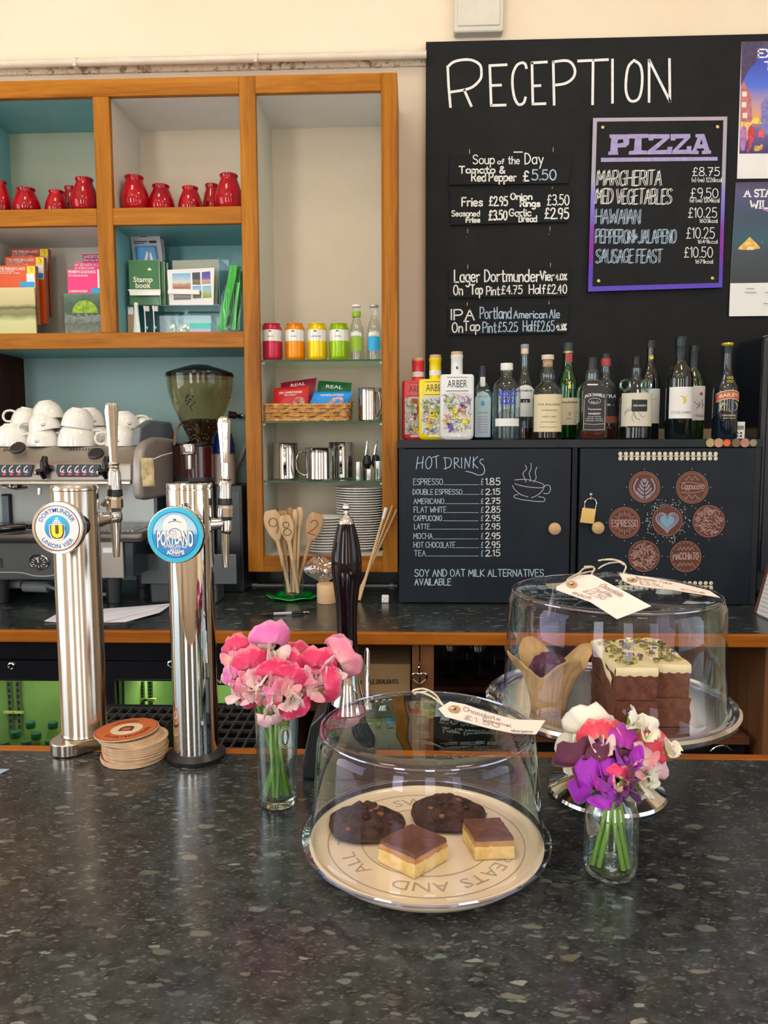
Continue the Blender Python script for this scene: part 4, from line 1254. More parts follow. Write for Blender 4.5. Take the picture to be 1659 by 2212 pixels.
def poly(m,pts,D=DPt,lift=0.0006):
 m.add([W(a,b,D)+Vector((0,-lift,0)) for a,b in pts],[tuple(range(len(pts)))])
# block slab-serif letters of the heading
hx,hy=1250,60
S=lambda l:[(hx+a/3.457,hy+b/3.457) for a,b in l]
poly(m,S([(230,797),(372,797),(378,830),(376,870),(350,893),(290,895),(292,925),(296,948),(220,950),(222,925),(235,923),(243,830),(230,820)]))
poly(m,S([(372,795),(518,793),(520,822),(470,826),(468,915),(510,918),(512,945),(372,948),(376,922),(412,917),(420,828),(376,826)]))
poly(m,S([(520,795),(678,795),(680,822),(572,915),(660,912),(664,890),(700,888),(692,944),(512,946),(514,920),(630,828),(560,828),(556,842),(522,842)]))
poly(m,S([(686,795),(832,793),(834,820),(740,913),(806,910),(808,885),(842,884),(838,942),(696,944),(700,918),(790,826),(724,828),(720,842),(686,842)]))
poly(m,S([(872,795),(938,793),(976,915),(988,918),(988,942),(920,944),(920,920),(936,917),(932,900),(884,902),(880,918),(896,920),(894,944),(832,944),(836,920),(852,915),(888,820),(872,818)]))
poly(m,[(1298,341),(1550,339),(1550,347),(1298,350)])
lab(build('lettering',m,LIL,pz),'lilac block heading PIZZA with underline')
m=M()
for p in (S([(292,838),(330,832),(334,858),(290,866)]),S([(904,872),(926,870),(916,832)])):
 poly(m,p,DPt,0.0012)
build('letter_counter',m,BOARD,pz)
m=M()
for tx,x0,x1,yb,yt in [('MARGHERITA',1288,1430,401,369),('MED VEGETABLES',1285,1452,441,409)]:
 for dx,dy in ((0,0),(3.2,-1.5)):
  chalk(m,tx,x0+dx,x1 - 4+dx,yb+dy,yt+dy,DPt,1.2,0.06,1.2)
for tx,x0,x1,yb,yt in [('£8.75',1496,1554,380,362),('£9.50',1492,1551,427,407),('£10.25',1487,1548,470,449),('£10.25',1483,1543,515,492),('£10.50',1478,1539,556,534),
       ('(v) (ve) 1226kcal',1494,1559,393,384),('(v) (ve) 1204kcal',1490,1554,437,428),('1603kcal',1511,1550,481,473),('1649kcal',1507,1550,526,518),('1671kcal',1502,1540,569,561)]:
 chalk(m,tx,x0,x1,yb,yt,DPt,1.7 if yb - yt>12 else 1.1)
build('lettering',m,CHALKW,pz)
m=M()
for tx,x0,x1,yb,yt in [('HAWAIIAN',1285,1384,484,453),('PEPPERONI+JALAPENO',1285,1462,526,497),('SAUSAGE FEAST',1286,1432,568,539)]:
 for dx,dy in ((0,0),(3.0,-1.5)):
  chalk(m,tx,x0+dx,x1 - 4+dx,yb+dy,yt+dy,DPt,1.2,0.04,1.1)
lab(build('lettering',m,CHALKB,pz),'pale blue double-line lettering')
for px,py in ((1302,275),(1550,274),(1293,607),(1539,601)):
 p=W(px,py,DP); m=M(); m.lathe([(0.0055,0),(0.005,0.002),(0.002,0.003),(0.0005,0.0018)],p,16,'y')
 build('screw',m,BRASS,pz,smooth=True)
# two wall posters running out of the picture on the right
SER=mat('poster_white_print',(0.85,0.84,0.84),0.5)
PD=DB - 0.0012
def serif(m,ch,x0,x1,yb,yt,D):
 H=yb - yt
 st,w=glyph(ch)
 sx=(x1 - x0)/max(w,.01)
 for s in st:
  for part in splitsharp(s):
   ribbon(m,[W(x0+a*sx,yb - b*H/10,D) for a,b in part],3.0*mpp(D),Vector((0,-0.0009,0)))
  for e in (s[0],s[-1]):
   if e[1] in (0,10) and ch in 'ATILX':
    ribbon(m,[W(x0+e[0]*sx - 3.2,yb - e[1]*H/10,D),W(x0+e[0]*sx+3.2,yb - e[1]*H/10,D)],1.4*mpp(D),Vector((0,-0.0010,0)))
ps=thing('poster','upper poster with an evening street picture under a violet-blue sky','poster',W(1700,385,PD))
m=M()
m.slab(*[W(a,b,PD) for a,b in ((1592,386),(1860,383),(1860,86),(1602,90))],(0,-1,0),0.0009); build('sheet',m,mat('glossy_white_sheet',(0.80,0.80,0.80),0.3,var=0.01),ps)
hz0,hz1=WZ(1640,333,PD) - ps.location.z,WZ(1640,91,PD) - ps.location.z
m=M(); poly(m,[(1597,332),(1860,330),(1860,87),(1602,90)],PD,0.0004)
build('printed_picture',m,grad('evening_sky_print',[(0,(0.04,0.04,0.13)),(0.22,(0.16,0.13,0.36)),(0.34,(0.75,0.35,0.16)),(0.45,(0.50,0.32,0.38)),(0.60,(0.08,0.17,0.68)),(0.86,(0.05,0.07,0.48)),(1,(0.09,0.08,0.10))],2,hz0,hz1,0.3,0.06,20),ps)
def pp(name,pts,c,lift=0.0007,o=ps,var=0.3,sc=70,D=PD):
 m=M(); poly(m,pts,D,lift)
 return build('picture_patch',m,mat(name,c,0.35,var=var,nscale=sc),o)
pp('print_left_house',[(1599,310),(1600,190),(1606,172),(1613,190),(1622,200),(1625,255),(1626,300)],(0.50,0.17,0.20))
pp('print_dark_tree',[(1602,90),(1650,90),(1640,112),(1632,135),(1618,150),(1608,170),(1600,185)],(0.07,0.05,0.12),0.0008)
pp('print_far_house',[(1643,290),(1644,225),(1655,210),(1662,208),(1700,200),(1720,230),(1720,300)],(0.20,0.20,0.52))
pp('print_lit_shop',[(1598,300),(1600,262),(1624,266),(1626,300)],(0.90,0.55,0.18),0.0009)
for i,(a,b) in enumerate(((1603,198),(1602,221),(1604,244))):
 pp('print_lit_window',[(a,b),(a+10,b),(a+10,b+11),(a,b+11)],(0.95,0.75,0.62),0.0010,var=0.05)
pp('print_awning',[(1620,267),(1627,255),(1634,252),(1642,260),(1646,268)],(0.86,0.62,0.12),0.0010)
pp('print_red_figure',[(1612,328),(1618,312),(1614,292),(1617,276),(1622,270),(1628,276),(1631,296),(1626,305),(1622,318),(1616,330)],(0.55,0.05,0.07),0.0011)
pp('print_lilac_figure',[(1598,300),(1600,278),(1606,270),(1612,277),(1613,298),(1608,326),(1600,326)],(0.42,0.18,0.48),0.0010)
pp('print_small_dog',[(1628,322),(1630,315),(1641,315),(1645,311),(1648,315),(1646,323),(1640,326),(1630,327)],(0.62,0.36,0.10),0.0011)
pp('print_red_stall',[(1636,296),(1640,280),(1648,278),(1652,290),(1650,298)],(0.62,0.10,0.12),0.0010)
m=M(); serif(m,'E',1638,1650,124,107,PD); serif(m,'X',1654,1669,124,107,PD); serif(m,'T',1653,1667,150,134,PD)
build('lettering',m,SER,ps)
p2=thing('poster','lower poster with a glowing tent at night under starry hills','poster',W(1700,683,PD))
D2=PD - 0.003
m=M(); n_=8
def curl(u,v):
 x0=1590+(1573 - 1590)*v
 y=394+(684 - 394)*v
 p=W(x0+u*265,y - u*4,D2)
 return (p.x,D2 - 0.012*max(0,v - .6)**2*4*(1 - u),p.z)
m.grid(lambda u,v:curl(u,v),6,12); m.grid(lambda u,v:tuple(Vector(curl(u,v))+Vector((0,0.0008,0))),6,12)
build('sheet',m,mat('glossy_white_sheet',(0,0,0)),p2,smooth=True,ang=3)
hz0,hz1=WZ(1600,612,D2) - p2.location.z,WZ(1600,394,D2) - p2.location.z
m=M(); m.grid(lambda u,v:tuple(Vector(curl(u,v*(612 - 394)/290))+Vector((0,-0.0006,0))),6,10)
build('printed_picture',m,grad('night_hill_print',[(0,(0.04,0.045,0.055)),(0.3,(0.05,0.07,0.09)),(0.45,(0.03,0.11,0.15)),(0.62,(0.05,0.08,0.12)),(0.78,(0.06,0.08,0.16)),(0.9,(0.10,0.08,0.20)),(1,(0.07,0.06,0.12))],2,hz0,hz1,0.3,0.08,14),p2,smooth=True,ang=3)
pp('print_glowing_tent',[(1594,539),(1596,534),(1606,525),(1619,512),(1630,522),(1641,534),(1642,537),(1628,539),(1626,530),(1616,530),(1610,540)],(0.85,0.52,0.12),0.0012,p2,0.25,60,D2)
pp('print_tent_inside',[(1611,540),(1616,531),(1626,531),(1628,540)],(0.95,0.70,0.30),0.0013,p2,0.1,60,D2)
pp('print_sky_glow',[(1650,455),(1700,470),(1700,440),(1645,452)],(0.40,0.20,0.45),0.0012,p2,0.2,60,D2)
m=M()
for ch,x0,x1,yb,yt in (('A',1608,1620,425,410),('S',1630,1638,425,410),('T',1641,1651,425,410),('A',1653,1665,425,410),('W',1621,1637,450,434),('I',1642,1643,450,434),('L',1648,1657,450,434)):
 serif(m,ch,x0,x1,yb,yt,D2 - 0.0004)
m.ball(W(1646,524,D2),0.002,6)
build('lettering',m,SER,p2)
m=M()
for a,b,y in ((1609,1627,624),(1606,1632,632),(1650,1690,632),(1646,1690,656)):
 poly(m,[(a,y),(b,y),(b,y+1.6),(a,y+1.6)],D2,0.0016+0.008)
build('lettering',m,mat('grey_print',(0.3,0.3,0.32),0.6),p2)
# ================================================================ black cupboards under the bottles
COOLBLK=speck('cool_lit_black_paint',(0.009,0.013,0.020),(0.014,0.020,0.030),7,(0.35,0.7),0.42,0.06,0.0006,spec=0.2)  # black paint, its blue cast standing for cool light from the right
NAVY2=speck('black_shelf_paint',(0.012,0.016,0.021),(0.022,0.026,0.031),7,(0.35,0.7),0.4,0.08,0.0006,spec=0.25)
xL,xR=WX(862,1100,DC),WX(1640,1100,DC)
zS=WZ(1250,949.5,DC)
zs0=WZ(1250,967,DC)
yCB=DB - 0.001
cb=thing('black_cupboard','long low black cupboard with two doors carrying the hot drinks menu and coffee pictures','cupboard',((xL+xR)/2,DC,ZB))
m=M()
m.box(WX(858,958,DC),xR,DC - 0.005,yCB,zs0,zS); build('top',m,NAVY2,cb,bevel=0.001,seg=1)
zc0=ZB+0.0008
m=M()
m.box(xL,xL+0.018,DC+0.002,yCB,zc0,zs0); m.box(xR - 0.018,xR,DC+0.002,yCB,zc0,zs0)
m.box(xL+0.018,xR - 0.018,yCB - 0.01,yCB,zc0,zs0); m.box(xL+0.018,xR - 0.018,DC+0.004,yCB - 0.01,zc0,zc0+0.018)
m.box(WX(1236,1100,DC),WX(1247,1100,DC),DC+0.01,yCB - 0.01,zc0+0.018,zs0)
build('carcass',m,NAVY2,cb)
Dd=DC - 0.016
zd1=WZ(1050,969.5,Dd)
d1x0,d1x1=WX(866.5,1130,Dd),WX(1231,1130,Dd)
d2x0,d2x1=WX(1251,1130,Dd),WX(1625,1130,Dd)
m=M(); m.box(d1x0,d1x1,Dd,Dd+0.016,WZ(1050,1302,Dd),zd1); dr1=build('door',m,COOLBLK,cb,bevel=0.001,seg=1)
m=M(); m.box(d2x0,d2x1,Dd,Dd+0.016,WZ(1400,1305,Dd),zd1); dr2=build('door',m,COOLBLK,cb,bevel=0.001,seg=1)
# door meshes have their origin at the cupboard; sub-parts hang below them
dt=Dd - 0.0002
m=M()
drawpx(m,[[(899,1013),(903,987)],[(912,1012),(914,986)],[(901,1001),(914,999)],[(926,987),(920,996),(921,1010),(927,1012),(932,1004),(932,991),(927,986)],[(934,988),(948,984)],[(942,986),(943,1011)],
   [(961,988),(963,1013)],[(958,989),(972,990),(975,1000),(970,1009),(959,1013)],[(981,989),(982,1012)],[(981,989),(989,990),(989,997),(982,1001)],[(984,1001),(993,1010)],[(997,989),(997,1011)],
   [(1004,1012),(1005,988)],[(1005,988),(1013,1010)],[(1013,1010),(1016,987)],[(1023,987),(1022,1011)],[(1032,986),(1022,999),(1032,1011)],
   [(1044,992),(1038,993),(1037,999),(1044,1006),(1047,1017),(1042,1025),(1032,1026),(1020,1021),(1006,1018)]],dt,1.7)
rows=[('ESPRESSO',893,956,1047,1034,'1.85'),('DOUBLE ESPRESSO',892,998,1068,1057,'2.15'),('AMERICANO',894,959,1088,1077,'2.75'),('FLAT WHITE',894,964,1107,1095,'2.85'),('CAPPUCCINO',894,954,1125,1114,'2.95'),
  ('LATTE',895,928,1143,1132,'2.95'),('MOCHA',893,934,1164,1152,'2.95'),('HOT CHOCOLATE',894,983,1183,1171,'2.95'),('TEA',895,919,1201,1189,'2.15')]
mp_=M()
for tx,x0,x1,yb,yt,pr in rows:
 chalk(m,tx,x0,x1,yb,yt,dt,1.3)
 chalk(m,'£',1039,1044,yb,yt,dt,1.1)
 x=x1+2
 while x<1034:
  drawpx(m,[[(x,yb),(x+1.6,yb)]],dt,1.1,smooth=False); x+=3.0
 chalk(mp_,pr,1049,1080,yb,yt - 1,dt,1.8)
chalk(m,'SOY AND OAT MILK ALTERNATIVES',896,1174,1245,1230,dt,1.8)
chalk(m,'AVAILABLE',896,974,1264,1250,dt,1.9)
lab(build('lettering',m,CHALKB,dr1),'pale blue chalk menu lettering')
lab(build('lettering',mp_,CHALKW,dr1),'white chalk prices')
m=M()
hx,hy,sc_=850,950,4.1475
S2=lambda l:[(hx+a/sc_,hy+b/sc_) for a,b in l]
drawpx(m,[S2(l) for l in ([(1085,360),(1180,355),(1270,372),(1335,395),(1350,415),(1320,430),(1230,425),(1140,410),(1085,393)],[(1065,410),(1090,450),(1140,490),(1205,512)],[(1235,520),(1290,495),(1330,460),(1350,420)],
       [(1350,418),(1375,405),(1400,415),(1405,450),(1385,480),(1345,480)],[(1115,490),(1080,500),(1090,520),(1180,540),(1340,553),(1348,520),(1300,510)],
       [(1180,228),(1192,260),(1160,300),(1175,345),(1188,380)],[(1232,210),(1232,260),(1215,300),(1228,345),(1222,375)],[(1285,245),(1270,290),(1278,340),(1255,380)])],dt,1.5)
lab(build('drawing',m,mat('grey_chalk',(0.42,0.44,0.45),0.8),dr1),'chalk drawing of a steaming cup')
KN=wood('beech_knob',(0.45,0.27,0.12),(0.66,0.45,0.24),0,0.4)
for dr,px,py in ((dr1,1196,1141),(dr2,1289,1139)):
 p=W(px,py,Dd); m=M(); R_=13.5*mpp(Dd)
 m.lathe([(R_*.55,0),(R_*.5,0.006),(R_*.85,0.010),(R_,0.017),(R_*.9,0.024),(R_*.5,0.029),(0.0005,0.030)],p,24,'y'); lab(build('knob',m,KN,dr,smooth=True),'round wooden knob')
# cream scalloped trims
TR=mat('cream_felt_trim',(0.72,0.66,0.50),0.8)
for x0,x1,yc in ((1337,1549,985.5),(1337,1539,1265)):
 m=M(); n=18
 for i in range(n):
  x=x0+3+(x1 - x0 - 6)*i/(n - 1)
  for dy in (-5.2,5.2):
   p=W(x,yc+dy,dt)
   m.lathe([(0.0001,0.0018),(3.4*mpp(Dd),0.0015),(4.4*mpp(Dd),0)],p,10,'y')
 a,b=W(x0,yc,dt),W(x1,yc,dt)
 m.box(a.x,b.x,dt - 0.0012,dt,a.z - 0.0012,a.z+0.0012)
 lab(build('scalloped_trim',m,TR,dr2),'cream scalloped trim')
BR=mat('coffee_brown_print',(0.10,0.028,0.013),0.5,var=0.2,nscale=30)
BRR=mat('copper_ring_print',(0.34,0.13,0.07),0.5)
LAT=mat('latte_print',(0.30,0.27,0.36),0.5,var=0.1)
LATB=mat('blue_latte_print',(0.18,0.33,0.46),0.5)
LATW=mat('dusty_pink_print',(0.45,0.27,0.24),0.5)
DOT=mat('pale_dot_print',(0.50,0.50,0.46),0.6)
kinds=[(1392,1052,34,'leaf'),(1495,1053,35,'Cappuccino'),(1349,1129,34,'ESPRESSO'),(1441,1125,33,'heart'),(1531,1126,35,'swirl'),(1391,1201,34,'swirl'),(1481,1202,34,'MACCHIATO')]
lbl={'leaf':'round coffee sticker with a white leaf pattern','Cappuccino':'round coffee sticker with cappuccino lettering','ESPRESSO':'round coffee sticker reading ESPRESSO','heart':'central round coffee sticker with a blue heart','MACCHIATO':'round coffee sticker reading MACCHIATO'}
rnd=random.Random(11)
for cx,cy,r,kd in kinds:
 o=tag(thing('coffee_sticker','','sticker',W(cx,cy,Dd)),lbl.get(kd,'round coffee sticker with maze-like lines, '+('right of the heart sticker' if cx>1500 else 'lower left beside the macchiato one')),'sticker','round coffee stickers on the right cupboard door')
 D=dt - 0.0002
 P2=lambda a,b:(cx+a,cy+b)
 m=M(); poly(m,[P2(r*math.cos(t),r*math.sin(t)) for t in [2*PI*i/40 for i in range(40)]],D,0.0006); build('disc',m,BR,o)
 m=M(); drawpx(m,[[P2((r - 1)*math.cos(t),(r - 1)*math.sin(t)) for t in [2*PI*i/36 for i in range(37)]]]+([[P2((r - 5)*math.cos(t),(r - 5)*math.sin(t)) for t in [2*PI*i/36 for i in range(37)]]] if kd in ('leaf','ESPRESSO','Cappuccino') else []),D,1.3,0.0010); build('ring',m,BRR,o)
 ml,mb=M(),M()
 if kd=='heart':
  hp=lambda s:[P2(s*16*math.sin(t)**3/16,-s*(13*math.cos(t) - 5*math.cos(2*t) - 2*math.cos(3*t) - math.cos(4*t))/16+1) for t in [2*PI*i/30 for i in range(31)]]
  for s_,wd in ((24,2.4),(19.5,2.2)):drawpx(ml,[hp(s_)],D,wd,0.0010)
  for i in range(30):pass
  poly(mb,hp(14)[:-1],D,0.0012)
  drawpx(mb,[hp(15)],D,2,0.0012)
 elif kd=='leaf':
  for i in range(4):
   y=-6+i*7.5; w_=7+i*3.4
   drawpx(ml,[[P2(-w_,y - 6),P2(-w_*.7,y),P2(0,y+7),P2(w_*.7,y),P2(w_,y - 6)]],D,3.6,0.0010,smooth=False)
  drawpx(ml,[[P2(-15,-18),P2(-22,-4),P2(-21,8),P2(-12,19),P2(0,25),P2(12,19),P2(21,8),P2(22,-4),P2(15,-18)]],D,3.0,0.0010)
  poly(ml,[P2(0,-9),P2(-5,-15),P2(-4,-19),P2(0,-17),P2(4,-19),P2(5,-15)],D,0.0012)
 elif kd=='swirl':
  for i in range(150):
   a,rr=rnd.uniform(0,2*PI),(r - 3)*math.sqrt(rnd.random())
   x,y=rr*math.cos(a),rr*math.sin(a)
   if rr>r - 6:continue
   f=math.sin(x*.13+cy)*2+math.cos(y*.15+cx)*2
   dx,dy=3.6*math.cos(f),3.6*math.sin(f)
   drawpx(ml,[[P2(x - dx,y - dy),P2(x+dy*.2,y),P2(x+dx,y+dy)]],D,1.4,0.0010)
 else:
  if kd=='ESPRESSO':
   chalk(ml,kd,cx - 28,cx+28,cy+8,cy - 6,D,2.2,lift=0.001)
   for i in range(9):
    for sg in (-1,1):
     a=PI/2*sg+(i - 4)*0.25
     drawpx(ml,[[P2(15*math.cos(a),15*math.sin(a)+sg*1),P2((25 - i % 2*4)*math.cos(a),(25 - i % 2*4)*math.sin(a))]],D,1.1,0.001,False)
  elif kd=='MACCHIATO':
   chalk(ml,kd,cx - 27,cx+27,cy+6,cy - 8,D,2.2,lift=0.001)
   for sg in (-1,1):
    drawpx(ml,[[P2(-18+i*2,sg*17+3.5*math.sin(i*1.5)) for i in range(19)]],D,1.1,0.001)
   for i in range(22):
    a=2*PI*i/22; drawpx(ml,[[P2((r - 5)*math.cos(a),(r - 5)*math.sin(a)),P2((r - 4)*math.cos(a),(r - 4)*math.sin(a))]],D,1.6,0.001,False)
  else:
   chalk(ml,kd,cx - 24,cx+25,cy+3,cy - 9,D,1.6,0.25,0.8,0.001)
   for sg in (-1,1):
    drawpx(ml,[[P2(-24,sg*2+8*sg),P2(-10,sg*12),P2(8,sg*10+1),P2(26,sg*6)],[P2(-16+i*2.2,sg*20+4*math.sin(i*1.1)) for i in range(15)]],D,1.1,0.001)
 build('print',ml,LAT if kd in ('heart','leaf') else LATW,o)
 if mb.v:lab(build('print',mb,LATB,o),'pale blue heart')
 m=M()
 if kd=='heart':
  for i in range(150):
   a,rr=rnd.uniform(0,2*PI),r+2+14*rnd.random()**1.4
   s_=rnd.uniform(.5,1.4)
   poly(m,[P2(rr*math.cos(a)+s_*math.cos(t),rr*math.sin(a)+s_*math.sin(t)) for t in (0,1.05,2.1,3.14,4.2,5.25)],D,0.0006)
 else:
  for i in range(8):
   a=2*PI*i/8+PI/2
   poly(m,[P2((r+5)*math.cos(a)+1.1*math.cos(t),(r+5)*math.sin(a)+1.1*math.sin(t)) for t in (0,1.05,2.1,3.14,4.2,5.25)],D,0.0006)
 build('dot_print',m,DOT,o)
# padlock on its staple
pl=thing('padlock','small brass combination padlock hanging from the right cupboard door','padlock',W(1272,1132,Dd - 0.02))
Dk=Dd - 0.016
K=lambda a,b,d=0:W(1230+a/3.867,950+b/3.867,Dk+d)
m=M(); m.slab(K(88,693),K(205,706),K(225,578),K(110,566),(0,-1,0),0.014); build('body',m,BRASS,pl,bevel=0.0015)
m=M(); m.tube(_c3([K(125,572,.006),K(130,520,.006),K(165,492,.006),K(205,495,.006),K(224,530,.006),K(215,580,.006)]),0.0022,8); build('shackle',m,CHROME,pl,smooth=True)
for i in range(4):
 m=M(); p=K(196,610+i*22); m.lathe([(0.0062,-0.0022),(0.007,-0.0015),(0.007,0.0015),(0.0062,0.0022)],p+Vector((0,0.007,0)),12,'z',True); m.disc(p+Vector((0,0.007,0.0022)),0.0062,12)
 build('number_wheel',m,mat('pale_brass',(0.80,0.66,0.38),0.3,1.0),pl)
m=M(); m.tube([K(180,455,0.016),K(182,470,0.002),K(180,500,0.0)],0.0016,6); m.lathe([(0.005,0),(0.004,0.002),(0.0005,0.002)],K(180,455,0.0155),10,'y'); lab(build('staple',m,CHROME,dr2,smooth=True),'small steel staple')
# coins stuck along the shelf edge
for i,(px,r,c,nm) in enumerate([(1534,9,(0.42,0.33,0.14),'gold'),(1552,9.5,(0.50,0.28,0.18),'copper'),(1570,7.5,(0.72,0.13,0.03),'bright orange'),(1590,9,(0.20,0.12,0.07),'dark brown'),(1609,9.5,(0.44,0.22,0.15),'reddish copper'),(1627,7.5,(0.30,0.24,0.14),'tarnished')]):
 p=W(px,956.5,DC - 0.0052)
 m=M(); R_=r*mpp(DC)
 m.lathe([(0.0001,0.0008),(R_*.82,0.0008),(R_*.86,0.0018),(R_,0.0018),(R_,0.0001)],p,24,'y')
 tag(build('coin',m,mat(nm.replace(' ','_')+'_coin',c,0.35,0.6,var=0.25,nscale=300)),nm+' coin stuck on the front edge of the black shelf','coin','coins along the shelf edge')
# ================================================================ bottles on the black cupboard
zt=zS+0.0006
def cyl(x,D,z,R):
 return lambda a,b:(x+R*math.sin(a/R),D - R*math.cos(a/R),z+b)
def clabel(o,x,D,z,R,w,z0,z1,mt,name='label',nseg=16,top=None):
 m=M(); f=cyl(x,D,z,R)
 m.grid(lambda u,v:f((u - .5)*w,z0+(z1 - z0)*v+(top(u) if top and v>.5 else 0)),nseg,2 if not top else 3)
 return build(name,m,mt,o,smooth=True,ang=3,fix=False)
def ctxt(o,x,D,z,R,items,mt,stroke=False):
 m=M(); f=cyl(x,D,z,R)
 for tx,cx,zb_,h,w in items:
  ptext(m,tx,lambda a,b:f(a+cx,b+zb_),h,0.01,w)
 return build('lettering',m,mt,o)
def rbot(name,lb,px,w,ty,D,prof,glass,liquid=None,level=0.5,sx=1.0,group='bottles on the black shelf',smooth=True,rot=0,seg=36):
 # prof: (r as share of half width, z as share of height)
 x=WX(px,946,D)
 h=WZ(px,ty,D) - zt
 r=w*mpp(D,946)/2
 o=thing(name,lb,'bottle',(x,D,zt),group)
 pr=[(0.0005,0.002)]+[(a*r,b*h) for a,b in prof]
 m=M(); m.lathe(pr,(x,D,zt),seg); build('glass_body',m,glass,o,smooth=True,ang=0.9)
 if liquid:
  pts=[(max(0.0005,a*r - 0.0022),max(b*h,0.004)) for a,b in prof]
  z_=level*h
  q=[(0.0005,0.004)]
  for (a,b),(c,d) in zip(pts,pts[1:]):
   q.append((a,b))
   if b<=z_<d:
    t=(z_ - b)/(d - b); q.append((a+(c - a)*t,z_)); break
  q.append((0.0005,z_))
  m=M(); m.lathe(q,(x,D,zt),seg); build('liquid',m,liquid,o,smooth=True,ang=0.9)
 return o,x,r,h
def cap(o,x,D,r,z0,z1,mt,name='cap',k=0.96):
 m=M(); m.lathe([(r,z0),(r,z1 - 0.001),(r*k,z1),(0.0005,z1)],(x,D,zt),24); return build(name,m,mt,o,smooth=True)
def superell(r,n=4,seg=36):
 out=[]
 for i in range(seg):
  t=2*PI*i/seg
  c,s=math.cos(t),math.sin(t)
  out.append((math.copysign(abs(c)**(2/n),c),math.copysign(abs(s)**(2/n),s)))
 return out
def flatbot(name,lb,px,w,ty,sy,D,col,group):
 # flask: rounded-rectangle body with flat face, round neck
 x=WX(px,946,D); h=WZ(px,ty,D) - zt; hs=WZ(px,sy,D) - zt; r=w*mpp(D,946)/2
 o=thing(name,lb,'bottle',(x,D,zt),group)
 se=superell(1,9)
 dep=0.55
 lev=[(0.80,0.0),(0.93,0.004),(1.0,0.014),(1.0,hs - 0.008),(0.97,hs - 0.003),(0.90,hs)]
 m=M(); b=len(m.v); ns=len(se)
 for s_,z_ in lev:
  m.v+=[(x+a*r*(s_ if z_>.005 or z_==0 else s_),D+c*r*dep*s_,zt+z_) for a,c in se]
 for k_ in range(len(lev) - 1):
  for i in range(ns):
   j=(i+1) % ns
   m.f.append((k_*ns+i,k_*ns+j,(k_+1)*ns+j,(k_+1)*ns+i))
 m.f.append(tuple(range(ns))[::-1]); m.f.append(tuple((len(lev) - 1)*ns+i for i in range(ns)))
 build('body',m,col,o,smooth=True,ang=0.7)
 rn=12.5*mpp(D,946)
 m=M(); m.lathe([(rn*1.15,hs - 0.001),(rn,hs+0.006),(rn,h - 0.020),(rn*1.06,h - 0.018),(rn*1.06,h - 0.010),(0.0005,h - 0.010)],(x,D,zt),28); build('neck',m,col,o,smooth=True)
 cap(o,x,D,rn*0.98,h - 0.010,h,mat('cork_wood',(0.58,0.38,0.22),0.6),'stopper')
 return o,x,r,h,hs,rn,D - r*dep
AR='flat painted gin bottles'
GIN=[('white',986,72,760,810,2.40,mat('white_bottle_paint',(0.74,0.75,0.74),0.25,var=0.01)),
  ('yellow',940,71,767,820,2.455,mat('yellow_bottle_paint',(0.84,0.66,0.0),0.25,var=0.01)),
  ('coral red',903,68,773,823,2.51,mat('red_bottle_paint',(0.78,0.05,0.06),0.25,var=0.01))]
INKD=mat('dark_line_print',(0.05,0.045,0.05),0.5)
patch={'yellow':(0.75,0.60,0.02),'purple':(0.30,0.10,0.38),'lilac':(0.45,0.22,0.48),'green':(0.30,0.36,0.06),'orange':(0.75,0.35,0.10),'violet':(0.15,0.08,0.42),'white':(0.72,0.72,0.70),'dark':(0.03,0.03,0.03),'red':(0.40,0.02,0.03),'grey':(0.3,0.3,0.3)}
PM={k_:mat('botanical_'+k_,v_,0.4,var=0.25,nscale=90) for k_,v_ in patch.items()}
